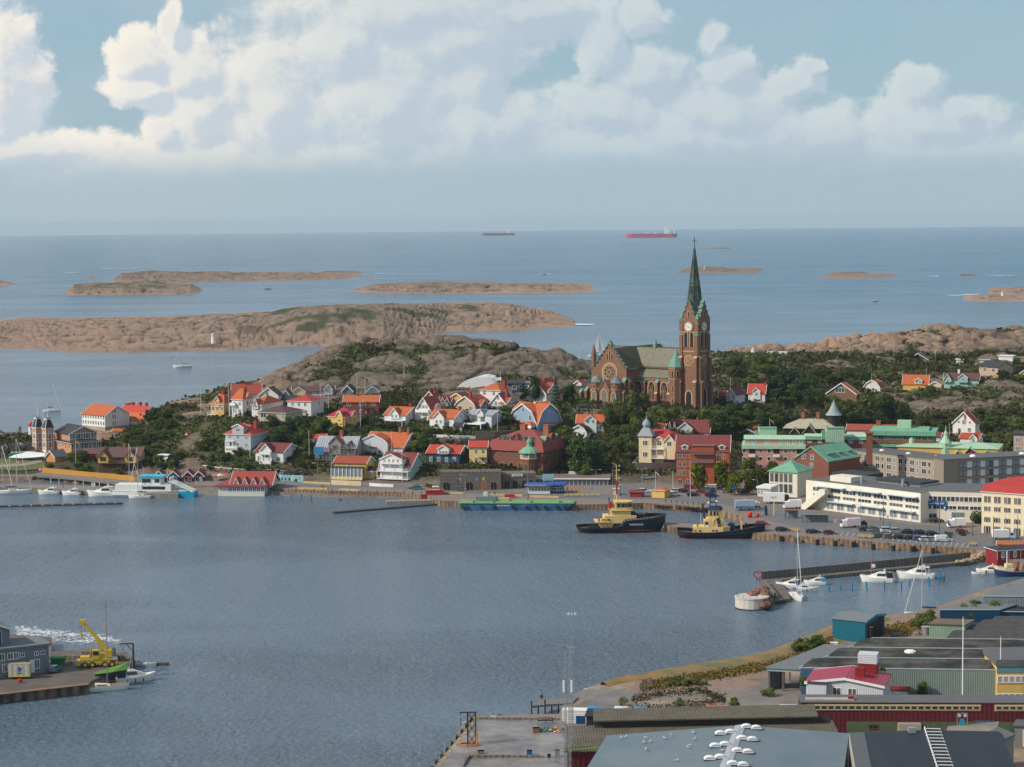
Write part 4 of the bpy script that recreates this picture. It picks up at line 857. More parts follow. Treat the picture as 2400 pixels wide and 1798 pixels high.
g=HZ('yellow villa with crimson roof and two rounded gables',ZB,1600,660,40,180,190,545,450,wl=YEL,rf=mat('roof_crimson',(.36,.03,.045),nz=.1,rgh=.6),kd_='hip',name='villa');g.dm(.75,15,0,28,39,out=.5,win=1,kd_='barrel',arch=1,ww=1);g.dm(.5,13,0,28,38,f='R',out=.5,win=1,kd_='barrel',arch=1,ww=1);g.ws('F',3,V(660,ZB,615),.9,1.5,'arch');g.ws('R',3,V(660,ZB,615,560),.8,1.3);g.chim(.5,.5,50,.9,CHB)
g=HZ('white house with orange roof and long white veranda on posts',ZC,235,640,26,230,155,522,435,wl=WHT,rf=RO);g.dm(.5,22,18,27,42,out=.8,win=2);g.balc('F',.45,52,14,3.,down=-4);g.ws('R',3,V(640,ZC,520),.9,1.3,t0=.25,t1=.75);g.ws('F',3,V(640,ZC,600),.8,1.8,'arch');g.chim(.9,.5,52,1)
g=HZ('blue-grey three-storey house with red hip roof and white stairs',ZB,590,905,32,275,180,735,622,wl=GREYB,rf=R_RED,kd_='hip',dp=9);g.ws('F',3,V(905,ZB,765,845),1.3,1.5,'three',t0=.18,t1=.82);g.ws('R',2,V(905,ZB,765),.9,1.4,t0=.25,t1=.5);g.dm(.52,26,38,55,62,out=.3,win=1,ww=1.8,wh=1.);g.chim(.85,.55,70,1.3);g.balc('F',.22,18,22,1.5,down=-12)
b=MB();w0=g.x0+(g.x1-g.x0)*.12;b.bx(w0,w0+5.2,g.y0-2.6,g.y0,-6,1.4,WHT);b.bx(w0+5.2,w0+6.4,g.y0-2.2,g.y0-.1,-6,-1.,TM);g_an=b.bd('annex',g.root)
lett('wall_lettering','SKAGOS',1.15,DTM,g_an,(w0+2.6,g.y0-2.66,.5));b=MB();b.br((w0+5.2,g.y0-2.6,1.6),(w0+8.8,g.y0-2.6,-3.2),.12,TM,4);b.br((w0+5.2,g.y0-2.6,.6),(w0+8.8,g.y0-2.6,-4.2),.12,TM,4);b.bd('stair',g.root)
g=HZ('white house with wine-red roof and stacked front balconies',ZB,940,1060,24,300,165,920,826,wl=WHT,rf=RWN,base=(30,SN));g.dm(.42,27,0,34,50,out=1.2,win=1,ww=1.8,wh=1.3);g.balc('F',.42,26,26,2.2,solid=1,down=2);g.balc('F',.42,26,4,2.2,solid=1,down=-6);g.ws('F',1,V(1060,ZB,990),1.2,1.4,t0=.13);g.ws('F',1,V(1060,ZB,995),1.2,1.4,t0=.83);g.ws('R',2,V(1060,ZB,905,985),.9,1.4,t0=.3,t1=.62)
g=HZ('house under renovation wrapped in scaffolding with bare grey roof',ZB,1720,1035,15,430,85,880,750,wl=mat('raw_wood',(.30,.27,.22),nz=.3),rf=mat('roof_bare_grey',(.36,.37,.40),nz=.2,stq=('X',1.,.3)),trim=GRW);g.dm(.5,30,20,46,62,out=1.2,win=1,ww=1.8,wh=1.6,rm=RRU);g.dm(.85,10,36,42,50,out=.2,win=1,rm=RRU,arch=1);g.ws('F',4,V(1035,ZB,905,985),1.1,1.5);g.chim(.55,.5,76,1.3,CHB)
b=MB();SC_=MG
for i in rng(12):
 x=g.x0+(g.x1-g.x0)*i/11;b.br((x,g.y0-1.3,-3),(x,g.y0-1.3,g.ze+1),.07,SC_,4);b.br((x,g.y0-.4,-3),(x,g.y0-.4,g.ze+.5),.07,SC_,4)
 if i%3==0 and i<11:b.br((x,g.y0-1.3,0),(x+3.6,g.y0-1.3,g.ze),.05,SC_,4)
for z in(-1,1.2,3.4,5.6):b.br((g.x0,g.y0-1.3,z+1),(g.x1,g.y0-1.3,z+1),.06,SC_,4);b.bx(g.x0,g.x1,g.y0-1.3,g.y0-.4,z,z+.08,MTS['wall_raw_wood']if 'wall_raw_wood' in MTS else MTS['raw_wood'])
for i in rng(6):
 y=g.y0+(g.y1-g.y0)*i/5;b.br((g.x1+1.2,y,-3),(g.x1+1.2,y,g.ze+3),.07,SC_,4)
for z in(1,3.2,5.4,7.4):b.br((g.x1+1.2,g.y0-1.3,z),(g.x1+1.2,g.y1,z),.06,SC_,4)
o=b.bd('scaffolding');o.location=g.p;o.rotation_euler=(0,0,-R(g.a));tag(o,'grey pole scaffolding round the grey-roofed house under renovation','scaffolding')
b=MB();TP=mat('blue_tarpaulin',(.03,.20,.36),nz=.2);b.bx(g.x0-.4,g.x0+3.6,g.y0-1.7,g.y0-1.5,3.2,6.2,TP);b.bx(g.x0+3.6,g.x0+6,g.y0-1.75,g.y0-1.5,4.2,6.,mat('mauve_tarpaulin',(.30,.18,.30),nz=.2));o=b.bd('tarpaulin');o.location=g.p;o.rotation_euler=(0,0,-R(g.a));tag(o,'blue and mauve tarpaulin hung on the scaffolding','tarpaulin')
g=HZ('small cream cottage with red roof above the scaffolding',ZB,1380,815,15,165,40,770,726,wl=OFW,rf=R_RED,name='cottage');g.ws('F',2,V(815,ZB,785),1,1.3,t0=.55,t1=.85);g.balc('F',.2,16,2,2,solid=1)
g=HZ('large pale grey house with orange roof and carved front gable',ZC,205,935,25,430,185,872,712,wl=LGR,rf=RO,rdg='x',dp=8);
wo=g.dm(.30,66,-22,24,44,out=1.5,wm=LGR,win=3,ww=.7,wh=1.5,wz=-6,dp=6,kd_='bell');g.ws('R',1,V(935,ZC,870),.8,1.8);g.chim(.72,.5,62,1.,CHB).chim(.95,.45,60,.9,CHB)
b=MB()
for k in rng(3):b.extr([(.5*cos(2*pi*i/12)+1.1*(k-1),.35*sin(2*pi*i/12))for i in rng(12)],-.12,0,'y',mat('ornament_red',(.5,.08,.10)))
link('ornament',b.mesh('ornament'),wo,(g.x0+(g.x1-g.x0)*.30,g.y0-1.6,g.z0+13/g.s))
g=HZ('yellow house with rust-brown roof and glazed veranda by the promenade',ZB,1830,1215,20,345,95,1040,965,wl=YEL,rf=RRU,dp=2);g.ws('F',1,V(1215,ZB,1055),1.6,1.,'three',t0=.5);g.ws('R',1,V(1215,ZB,1040),.9,1.3)
b=MB();b.bx(g.x0-.5,g.x1-.5,g.y0-2.6,g.y0,4.6,4.85,RDK);b.bx(g.x0-.3,g.x1-.7,g.y0-2.4,g.y0-2.2,0,1.2,PALEY);b.bx(g.x0-.3,g.x1-.7,g.y0-2.3,g.y0-2.25,1.2,4.6,CUR)
for i in rng(9):x=g.x0-.3+(g.x1-g.x0-.4)*i/8;b.bx(x-.12,x+.12,g.y0-2.5,g.y0-2.3,0,4.6,TM)
b.bd('veranda',g.root)
g=HZ('small yellow annex with charcoal roof beside the veranda house',ZB,1905,1215,30,130,60,1130,1068,wl=YEL,rf=RDK,dp=2,kd_='hip');g.ws('F',2,V(1215,ZB,1165),1,1.3)
g=HZ('white and mint guesthouse with three balcony floors and wine-brown roof',ZC,290,1215,24,335,150,1075,928,wl=MINT,rf=RWN,name='guesthouse',dp=2);fr=g.dm(.42,52,0,48,60,out=1.6,wm=WHT,win=4,ww=.8,wh=1.1,wz=44,dp=4)
for z in(2,20,38):g.balc('F',.42 if z>30 else .5,50 if z>30 else 72,z,3.,down=0 if z<30 else 22)
g.ws('F',7,V(1215,ZC,1175,1095),.9,1.5);g.ws('R',2,V(1215,ZC,1095),.9,1.4)
g=HZ('dark blue house with red roof and white bay window',ZC,812,1055,16,350,100,935,846,wl=NAVY,rf=R_RED);g.dm(.52,26,26,38,46,out=.8,wm=WHT,win=3,ww=.7,wh=1.2,wz=29);g.ws('F',4,V(1055,ZC,1000),.95,1.5,'cross',t0=.12,t1=.85);g.ws('R',1,V(1055,ZC,990,915),.8,1.2);g.chim(.5,.5,50,.9).chim(.75,.5,50,.9)
g=HZ('pale yellow house with red roof beside the brick hotel',ZC,1110,1060,5,192,20,865,797,wl=PALEY,rf=R_RED,dph=9);g.ws('F',2,V(1060,ZC,1000,910),.9,1.5,t0=.38,t1=.78);g.balc('F',.75,22,20,1.3,PALEY,solid=1,posts=0)
g=HZ('large dark brick hotel with red mansard roof and copper dormers',ZC,1715,1150,27,590,270,918,680,wl=BRK,rf=R_BRICKR,kd_='mansard',name='hotel',dp=6,trim=mat('cornice',(.30,.10,.07)),oh=.7,top=.1)
for t in(.21,.35,.60,.74):g.dm(t,10,62,76,84,out=-1.4,wm=PALECOP,rm=PALECOP,win=1,ww=.8,wh=1.4,kd_='barrel')
g.dm(.47,13,62,80,90,out=-1.3,wm=BRK,rm=R_BRICKR,win=1,ww=1,wh=1.6,kd_='barrel')
for t in(.3,.75):g.dm(t,9,62,76,84,f='R',out=-1.4,wm=PALECOP,rm=PALECOP,win=1,ww=.8,wh=1.4,kd_='barrel')
g.dm(.52,11,62,80,90,f='R',out=-1.3,wm=BRK,win=1,ww=1,wh=1.6,kd_='barrel')
g.ws('F',7,V(1150,ZC,970),1.1,1.5,frame=mat('taupe_trim',(.30,.22,.15)));g.ws('F',6,V(1150,ZC,1078),1.3,2.1,'arch',frame=MTS['taupe_trim']);g.ws('R',6,V(1150,ZC,968,1080),1.,1.8,frame=MTS['taupe_trim']);g.chim(.42,.5,116,2.2,CHB).chim(.85,.5,115,2.2,CHB)
cx,cy=g.x1-5.5,g.y0-.3;b=MB();b.lth(cx,cy,[(3.4,-2),(3.4,5.8)],8,BRK,pi/8);b.lth(cx,cy,[(3.4,5.8),(3.4,7.8)],8,CUR,pi/8);b.lth(cx,cy,[(3.55,5.5),(3.55,5.9)],8,CREAM,pi/8)
for i in rng(8):a=pi/8+i*pi/4;b.bx(cx+3.4*cos(a)-.15,cx+3.4*cos(a)+.15,cy+3.4*sin(a)-.15,cy+3.4*sin(a)+.15,5.8,7.8,CREAM)
tu=b.bd('bay_tower',g.root);b=MB();b.lth(cx,cy,[(4.3,7.8),(3.6,8.6),(2.2,9.6),(1.,10.2),(.9,11.2),(1.15,11.7),(.8,12.6),(.3,13.),(.1,14.)],12,RCU);b.bd('dome',tu)
for q in(-1,0,1):link('window',wmesh(1.,2.2,MTS['taupe_trim'],N0,'arch'),tu,(cx+3.2*sin(q*pi/4),cy-3.2*cos(q*pi/4),2.6),q*pi/4)
# middle cluster
g=HZ('white gabled cottage with brown-orange roof and balcony, left of the cluster',ZC,510,580,30,165,135,470,328,wl=WHT,rf=RRU,rdg='y');g.ws('F',3,V(580,ZC,430),.9,1.3,t0=.3,t1=.7);g.balc('F',.5,30,20,1.5,solid=1);g.put('F',.5,44,.6,.6);g.dm(.5,14,20,32,38,f='R',out=.2,win=0)
HZ('ochre gable with dark red roof peeping over the cottages',ZC,555,420,20,130,60,340,262,wl=YEL,rf=RWN,rdg='y').chim(.4,.3,38,.8).chim(.8,.3,36,.8)
g=HZ('dark red roofed cottage with arched dormers in the cluster',ZC,720,430,10,120,40,370,303,wl=WHT,rf=RWN,dph=8,name='cottage');g.dm(.3,8,8,14,22,out=.3,win=1,ww=.6);g.dm(.7,8,8,14,22,out=.3,win=1,ww=.6)
g=HZ('yellow gambrel-gabled house with wine-red roof in the cluster',ZC,875,445,25,180,95,380,285,wl=YEL,rf=RWN,rdg='y',kd_='gambrel');g.ws('F',2,V(445,ZC,372),1.,1.4,t0=.28,t1=.78)
g=HZ('beige house with steep orange-brown mansard roof in the cluster',ZC,985,500,35,215,170,420,318,wl=BEIGE,rf=RRU,kd_='bell',rdg='y');g.ws('F',2,V(500,ZC,450),1.3,1.7,'three');g.ws('F',3,V(500,ZC,395),.6,.7);g.dm(.45,20,8,16,30,f='R',out=1,wm=GRW,win=2);g.chim(.6,.2,50,1)
g=HZ('white house with two orange gables above the stone wall',ZC,755,672,27,265,150,555,465,wl=WHT,rf=RO);g.dm(.45,24,0,28,42,out=1.6,win=2);g.ws('F',2,V(672,ZC,625),1.6,2.,'three',t0=.38,t1=.72);g.ws('R',3,V(672,ZC,545),.8,1.3);g.chim(.95,.5,52,1)
g=HZ('modern grey house with slate roof and glass balcony',ZC,1160,660,32,240,140,522,470,wl=LGR,rf=R_SLATE);g.ws('F',2,V(660,ZC,565),2.,2.,'two',t0=.25,t1=.6,frame=GRW);g.dm(.52,15,26,34,44,out=.5,win=0);g.ws('R',1,V(660,ZC,550),.5,1.8)
b=MB();b.bx(g.x0-2,g.x0+8.5,g.y0-5,g.y0,1.6,2.,TM);b.bx(g.x0-2,g.x0-1.7,g.y0-5,g.y0-4.7,-2.6,1.6,TM);b.bx(g.x0+8.2,g.x0+8.5,g.y0-5,g.y0-4.7,-2.6,1.6,TM);b.bx(g.x0-1.6,g.x0+8,g.y0-3,g.y0-2.9,-2.6,1.6,CUR);b.bd('carport',g.root)
g=HZ('small grey garden house with dark roof under the white house',ZC,840,695,10,90,30,640,608,wl=LGR,rf=RDK,name='garden_house');g.ws('F',1,V(695,ZC,668),1.2,1.8,'two')
g=HZ('tall white house with orange pyramid roof under the white dome',ZC,1255,440,26,220,130,256,165,wl=WHT,rf=RO,kd_='hip',top=-.1);g.ws('F',2,V(440,ZC,285),1,1.4,t0=.22,t1=.68);g.chim(.9,.5,64,1.3)
g=HZ('white gabled house with brown-red roof and balcony right of the cluster',ZC,1320,465,32,175,100,400,285,wl=WHT,rf=RRU,rdg='y');g.ws('F',2,V(465,ZC,395),1,1.4,t0=.35,t1=.68);g.put('F',.5,28,.9,1.5);g.balc('F',.5,26,8,1.4,GRW);g.dm(.4,18,8,16,28,f='R',out=.2,win=0);g.chim(.8,.4,48,1)
g=HZ('dark navy timber house with white windows under the rocks',ZC,1600,275,5,265,30,178,140,wl=NAVY,rf=RDK,trim=N0,dph=9,kd_='gable');g.ws('F',2,V(275,ZC,178),1.1,1.5,t0=.78,t1=.88,frame=TM);g.put('F',.27,12,1.8,1.6,TM,kd_='plain');g.put('F',.5,14,.9,1.4,TM,kd_='plain');g.put('F',.72,5,1.4,1.4,TM,kd_='round');g.chim(.75,.5,36,1.2,BK)
g=HZ('cream house with tall steep red roof beside the fir trees',ZC,1750,410,34,240,185,290,135,wl=OFW,rf=RRU,rdg='y');g.ws('F',3,V(410,ZC,300),1,1.5);g.dm(.45,28,24,34,50,f='R',out=.2,win=0);g.ws('F',1,V(410,ZC,215),1,1.4);g.chim(.6,.4,62,1.3)
p=PY(1124,921,905);t=thing('arena_dome','white domed roof of a sports arena under the rock hill','arena',p,-R(8));s=F0/905;b=MB();W=61/s;n=18;rings=[]
for k in rng(8):
 y=-2+k*4.;yy=1-(k/7*.25);rings.append([(-W*yy+2*W*yy*i/n,y,36.5/s*(1-(2*i/n-1)**2)**.8*(1-.10*k/7)+.2)for i in rng(n+1)])
b.loft(rings,mat('dome_white',(.62,.65,.68),nz=.05,rgh=.5,stq=('Y',2.5,.05)),closed=0,caps=0);b.bd('dome_roof',t)
b=MB();b.extr([(x,z)for x,_,z in rings[0]]+[(W,-3),(-W,-3)],-2.1,-1.9,'y',WHT);b.bd('end_wall',t)
for q in(.0,.25,.48):b=MB();b.bx(W*q,W*q+3,8,11,36/s*(1-q*q)**.8-.6,36/s*(1-q*q)**.8+.5,WHT);b.bd('roof_vent',t)
g=HZ('pale blue villa with twin curved gables and orange valley roof',ZC,1655,700,44,310,262,612,395,wl=SKYB,rf=RO,rdg='y',kd_='gambrel',name='villa',oh=.5)
vol(g.root,g.x0+.2,g.x1+.1,g.y0-.1,g.y1-.2,g.z0-1,g.ze+.05,g.zr-.1,'x','gambrel',SKYB,RO,.5)
g.ws('F',2,V(700,ZC,553),1.4,1.9);g.ws('F',1,V(700,ZC,470),1.2,1.6);g.ws('R',3,V(700,ZC,553),1.1,1.9,t0=.28,t1=.7);g.ws('R',1,V(700,ZC,465),1.3,1.2);g.ws('F',3,V(700,ZC,640),1.5,1.8,t0=.2,t1=.8);g.ws('R',3,V(700,ZC,645),1.1,1.8);g.chim(.55,.45,70,1.,PALEY)
b=MB();b.prism([(g.x1-5,g.y0-2.4),(g.x1-1.2,g.y0-2.4),(g.x1-1.2,g.y0),(g.x1-5,g.y0)],-1,2.8,TM);b.prism([(g.x1-5.3,g.y0-2.7),(g.x1-.9,g.y0-2.7),(g.x1-.9,g.y0),(g.x1-5.3,g.y0)],2.8,4.2,RO,scale=.2);b.bd('porch',g.root)
g=HZ('white house with bright orange roof and central gable below the church',ZD,538,345,4,300,20,235,147,wl=WHT,rf=RO,dph=8,base=(20,SN));g.dm(.5,28,0,31,42,out=1.,win=2,wz=28);g.ws('F',5,V(345,ZD,290),.9,1.2,t0=.3,t1=.72);g.ws('F',2,V(345,ZD,285),.9,1.2,t0=.14,t1=.86);g.chim(.5,.6,52,.8,CHB).chim(.7,.6,50,.9,CHB)
g=HZ('white gambrel house with black roof beside the big tree',ZD,345,430,20,170,30,335,262,wl=WHT,rf=RDK,kd_='gambrel',rdg='y',dph=9);g.ws('F',3,V(430,ZD,350),.5,1.2)
HZ('small white gable with red roof left of the church',ZC,2150,225,25,120,60,200,150,wl=OFW,rf=R_RED,rdg='y')
# right of the square
g=HZ('cream villa with silver corner turret, white verandas and red roofs',ZD,1300,680,12,385,20,410,300,wl=CREAM,rf=R_BRIGHT,kd_='hip',name='villa',Y=782,dph=13,dp=3,base=(60,SN));g.ws('F',2,V(680,ZD,455),1.5,1.6,'three',t0=.5,t1=.8);g.ws('F',2,V(680,ZD,560),1.5,1.6,'three',t0=.5,t1=.86)
g.dm(.86,26,12,54,70,out=1.6,wm=CREAM,win=1,ww=1.6,wh=1.5,wz=49);g.dm(.56,20,0,54,64,out=.4,wm=CREAM,win=1,ww=1.6,wh=1.5,wz=49,kd_='barrel');g.balc('F',.52,34,36,2.2,down=12);g.balc('F',.52,34,14,2.2,down=12)
cx,cy=g.x0+2.7,g.y0+.6;b=MB();b.prism([(cx-2.7,cy-2.2),(cx+2.3,cy-2.2),(cx+2.3,cy+3),(cx-2.7,cy+3)],-2,10.6,CREAM);tu=b.bd('turret',g.root)
b=MB();b.prism([(cx-3.3,cy-2.8),(cx+2.9,cy-2.8),(cx+2.9,cy+3.4),(cx-3.3,cy+3.4)],10.6,13.6,R_SLATE,scale=.42);b.lth(cx-.2,cy+.3,[(1.3,13.6),(1.3,14.4),(1.7,14.5),(1.6,15.3),(1.,16.3),(.25,17.),(.1,18.),(.06,19.4)],8,R_SLATE);b.bd('roof',tu)
for z in(8.,3.6):link('window',wmesh(1.7,1.7,TM,N0,'three'),tu,(cx-.2,cy-2.22,z))
link('window',wmesh(.5,.5,TM,N0,'round'),tu,(cx-.2,cy-2.22,10.))
b=MB();b.br((g.x0-.4,g.y0-1,2.6),(g.x0-3,g.y0-2,-.6),.15,TM,4);b.br((g.x0-.4,g.y0-1,1.6),(g.x0-3,g.y0-2,-1.6),.15,TM,4);b.bd('stair',g.root)
g=HZ('cream house with orange roof behind the turret villa',ZD,1195,330,10,260,30,262,215,wl=CREAM,rf=RRU,dph=9);g.ws('F',3,V(330,ZD,285),.9,1.2,t0=.1,t1=.45)
g=HZ('broad house with mottled dark red roof and white front gable behind the brick block',ZD,1665,400,5,440,30,340,205,wl=WHT,rf=RWN,dph=12);g.dm(.42,34,8,24,38,out=2,win=2,wm=LGR);g.chim(.35,.5,48,.7,CHB).chim(.68,.5,48,.7,CHB);g.dm(.04,8,8,22,40,out=1,win=1);g.dm(.16,8,8,22,38,out=1,win=1)
g=HZ('red roofed house with pointed white gable behind the pink block',ZD,2180,400,3,290,30,340,275,wl=LGR,rf=RRU,dph=10);g.dm(.65,34,0,14,22,out=1,win=2,wm=GRW)
g=HZ('four-storey orange brick block with dark red tiled roof and central balconies',ZD,1885,915,2,575,10,545,365,wl=REDBRICK,rf=RWN,name='apartment_block',Y=762,dph=14,oh=.35)
FR=mat('cream_frame',(.60,.50,.36));g.ws('F',2,V(915,ZD,585,680,775),1.1,1.7,t0=.06,t1=.15,frame=FR);g.ws('F',2,V(915,ZD,590,680,775),1.1,1.7,t0=.79,t1=.89,frame=FR);g.ws('F',1,V(915,ZD,585,680,775),.9,1.7,t0=.27,frame=FR)
g.dm(.5,54,0,94,95,out=.25,win=0,kd_='flat',rm=RWN,dp=2)
for z in(56,76):g.balc('F',.5,50,z,1.4,mat('balcony_grey',(.14,.16,.18)),posts=0)
g.ws('F',5,V(915,ZD,500,580,680),1.,1.9,'two',t0=.34,t1=.68,frame=FR);g.dm(.16,15,84,93,97,out=-.8,win=1,ww=1.2,wm=WHT);g.dm(.86,15,84,93,97,out=-.8,win=1,ww=1.2,wm=PALEY)
g.ws('F',7,V(915,ZD,870),1.4,1.6,'arch',frame=FR)
g=HZ('long pink apartment block with pale green copper bands',ZE,665,925,0,660,10,500,470,wl=PINK,rf=RCP,kd_='flat',name='apartment_block',Y=752,dph=14,oh=.5,trim=TM)
for f_,z0_,z1_ in(('a',g.ze-.3,g.ze+.7),):
 b=MB();b.extr([(g.y0-.7,z0_),(g.y0+.9,z1_),(g.y0+1.2,z1_),(g.y0+1.2,z0_)],g.x0-.5,g.x1+.5,'x',RCP);b.bd('copper_band',g.r)
g2=HZ('',ZE,665,510,0,640,10,415,412,wl=PINK,rf=RCP,kd_='flat',root=g,Y=754.5,dph=10,oh=.3,dp=1)
b=MB();b.extr([(g2.y0-.6,g2.ze+.1),(g2.y0+3.2,g2.ze+1.3),(g2.y1,g2.ze+.2)],g2.x0-.4,g2.x1+.4,'x',RCP);b.bd('copper_roof',g2.r)
g2.ws('F',9,V(510,ZE,440),1.1,1.2,'two',t0=.04,t1=.95,glass=CUR,skip=((0,2),(0,4)))
g.ws('F',8,V(925,ZE,537,622,706),1.15,1.25,'plain',t0=.02,t1=.97,skip=((0,1),(1,1),(0,4),(1,4),(0,7),(1,7)))
for t in(.15,.55,.93):g.put('F',t,84,2.,1.4,DTM,DGL,'two');g.balc('F',t,15,71,.9,WHT,solid=1,posts=0,rail=.9)
for q,(xa,xb)in enu(((185,370),(910,1100))):
 p=PY(1740+xb/4.603,1024,762);b=MB();w=(xb-xa)/4.603/6.37;b.bx(-w,0,0,4,-2,3.2,RCP);b.bx(-w-.2,.2,-.2,4.2,3.2,3.4,RCU);b.bx(-w-1.6,-w-.5,1,2.5,-1,2.2,RCU)
 o=b.bd('roof_housing');o.location=p;tag(o,['pale green copper housing on the left end of the pink block','pale green copper housing on the right end of the pink block'][q],'roof housing')
def simple_block(lab,Z,X0,X1,Yb,Ye,Yr,Y,wl,rf,dph,rot=0,kd_='flat',**k):
 return HZ(lab,Z,X1,Yb,rot,X1-X0,10,Ye,Yr,wl=wl,rf=rf,kd_=kd_,Y=Y,dph=dph,**k)
g=simple_block('brick block with green copper eaves joining the right end of the pink block',ZE,672,1335,560,412,385,764,BRK,RCU,9,name='apartment_block');g.ws('F',6,V(560,ZE,435),1.2,1.2,'two',glass=CUR)
b=MB();b.extr([(g.y0-.6,g.ze-.1),(g.y0+3,g.ze+1.7),(g.y1,g.ze+.2)],g.x0,g.x1,'x',RCP);b.bd('copper_roof',g.r)
g=HZ('brick hall with bright green copper roof and glazed dormers',ZE,930,790,35,370,340,650,490,wl=BRK,rf=RCU,rdg='y',name='hall',Y=733,dp=3,trim=RCU,oh=.3);g.ws('F',2,V(790,ZE,620),1.3,1.6,t0=.27,t1=.52,frame=LGR);g.ws('F',1,V(790,ZE,705),1.3,1.3,t0=.5,frame=LGR)
for t in(.25,.55,.85):g.dm(t,18 if t<.3 else 9,30,46,47,f='R',out=-2.2,wm=CUR,rm=RCU,win=0,kd_='flat',dp=3)
for t in(.5,.63,.76):g.dm(t,7,27,31,34,f='R',out=-.6,wm=DGL,rm=RCP,win=0,kd_='flat',dp=2)
g=simple_block('tall brick chimney stack beside the green roofed hall',ZE,1335,1405,560,350,340,735,BRK,BRK,3,name='chimney_stack',trim=N0)
g=HZ('dark timber hall with weathered grey-beige gabled roofs and brick chimneys',ZE,1000,400,4,540,20,300,190,wl=DTIMBER,rf=R_BEIGE,Y=812,dph=14,trim=R_BEIGE,name='timber_hall',cat='hall',oh=.8,kd_='hip',top=.2)
g.dm(.5,52,0,0,32,out=3,wm=DTIMBER,rm=R_BEIGE,win=0,dp=7,wz=1);g.dm(.2,22,0,12,25,out=2,wm=DTIMBER,rm=R_BEIGE,win=0);g.dm(.84,24,0,14,28,out=2,wm=DTIMBER,rm=R_BEIGE,win=0);g.chim(.33,.5,60,1.3,CHB).chim(.63,.5,60,1.3,CHB)
p=PY(1740+985/4.603,1008,818);t=thing('bell_tower','dark round timber tower with silver cone roof behind the timber hall','tower',p);b=MB();b.lth(0,0,[(2.5,-2),(2.5,6.3)],12,DTIMBER);b.bd('shaft',t);b=MB();b.lth(0,0,[(3.4,6.),(2.3,7.3),(1.2,9.4),(.35,11.2),(.1,12)],12,R_SLATE);b.blob((0,0,12),.25,R_SLATE,6);b.bd('cone_roof',t)
g=HZ('long low white house with orange-red roof behind the green roofs',ZE,1660,345,4,530,10,320,258,wl=WHT,rf=RRU,Y=806,dph=10);g.chim(.62,.5,28,1.6,CHB)
g=HZ('brick office with wide green copper roofs and ribbon windows',ZG,685,530,3,665,20,375,330,wl=BRK,rf=RCU,kd_='flat',name='office',Y=765,dph=15,oh=.8);g.ws('F',9,V(530,ZG,490),1.8,1.6,'two',frame=DTM,glass=DGL);g.ws('F',10,V(530,ZG,400),1.8,1.5,'two',frame=PALECOP)
b=MB();b.extr([(g.y0-.9,g.ze),(g.y0+3,g.ze+2.),(g.y0+9,g.ze+2.6),(g.y1,g.ze+2.),(g.y1,g.ze)],g.x0,g.x1-2,'x',RCU);b.bx(g.x0-.3,g.x1-4,g.y0-1.3,g.y0,g.ze-4.3,g.ze-3.4,RCU);b.bx(g.x0+9,g.x0+14,g.y0+5,g.y0+9,g.ze+2,g.ze+5,RCP);b.bd('copper_roof',g.r)
HZ('small white shed right of the green-roofed office',ZG,755,430,10,70,20,385,340,wl=LGR,rf=RWN,name='shed',Y=800)
g=HZ('ochre theatre with pale green copper roof, dark red gables and small turret',ZG,1375,640,5,1080,20,520,450,wl=YEL,rf=RCP,name='theatre',Y=752,dph=18,kd_='hip',trim=RCP,top=.3)
RG=wm_('wine_gable',(.17,.025,.03));g.dm(.75,48,0,8,30,out=1,wm=RG,rm=RCP,win=2,kd_='skew',ww=1.2,wh=1.2);g.dm(.61,14,0,12,22,out=1,wm=RG,rm=RCP,win=0);g.dm(.90,22,0,12,24,out=1.2,wm=RG,rm=RCP,win=1)
cx=g.x1-20;b=MB();b.lth(cx+1,g.y0+1.5,[(2.1,0),(2.1,5.6),(2.3,5.7),(1.2,7.4),(.7,8.6),(.75,9.4),(.2,10.4),(.08,12.4)],8,RCP);b.bd('turret',g.root);b=MB();b.lth(cx-12,g.y0+6,[(1.2,4),(1.2,6.2),(.9,7.2),(.2,8.)],10,RCP);b.bd('cupola',g.root)
b=MB();b.bx(cx-18,cx-9,g.y0+8,g.y0+13,4,9.5,RCU);b.bd('roof_housing',g.root)
g=HZ('tall narrow white house with steep gable at the foot of the rocks',ZG,1130,385,22,240,45,245,118,wl=WHT,rf=RRU,rdg='y',trim=TM);g.ws('F',1,V(385,ZG,232),1.3,1.8,'three',t0=.5);g.ws('F',1,V(385,ZG,315),1.3,1.6,'three',t0=.74);g.put('F',.27,33,.7,.7,kd_='plain');g.put('F',.76,33,.7,.7,kd_='plain');g.door('F',.3,z=1.);g.chim(.55,.1,66,1,CHB)
g=HZ('small white cottage with red roof and twin gables by the green turret',ZG,1165,440,10,195,50,405,350,wl=WHT,rf=R_RED,name='cottage',Y=800);g.dm(.75,18,0,8,18,out=1,win=1);g.chim(.9,.5,24,1.3,CHB)
g=HZ('cream office with green pyramid roof and tall windows',ZE,592,1040,24,305,110,772,640,wl=IVR,rf=RCU,kd_='hip',name='office',trim=RCU,dp=1,oh=.5,top=.0,dph=13,gz=2.);g.ws('F',5,V(1040,ZE,835,950),1.3,3.,'plain',t0=.1,t1=.76,frame=mat('sill_beige',(.55,.48,.38)));g.ws('F',4,V(1040,ZE,1045),.1,.1,'plain')
g=HZ('low white glazed pavilion beside the cream office',ZE,300,1095,20,135,10,945,925,wl=IVR,rf=WHT,kd_='flat',name='pavilion',gz=2.,dph=8,dp=1,base=(60,SN));g.ws('F',4,V(1095,ZE,980),1.2,1.7,'cross',glass=CUR)
g=HZ('long white shopping building with ribbon windows stepping along the road',ZG,540,1312,38,1290,30,990,985,wl=IVR,rf=R_FLAT,kd_='flat',name='shopping_building',gz=2.,dph=22,oh=.0,dp=1)
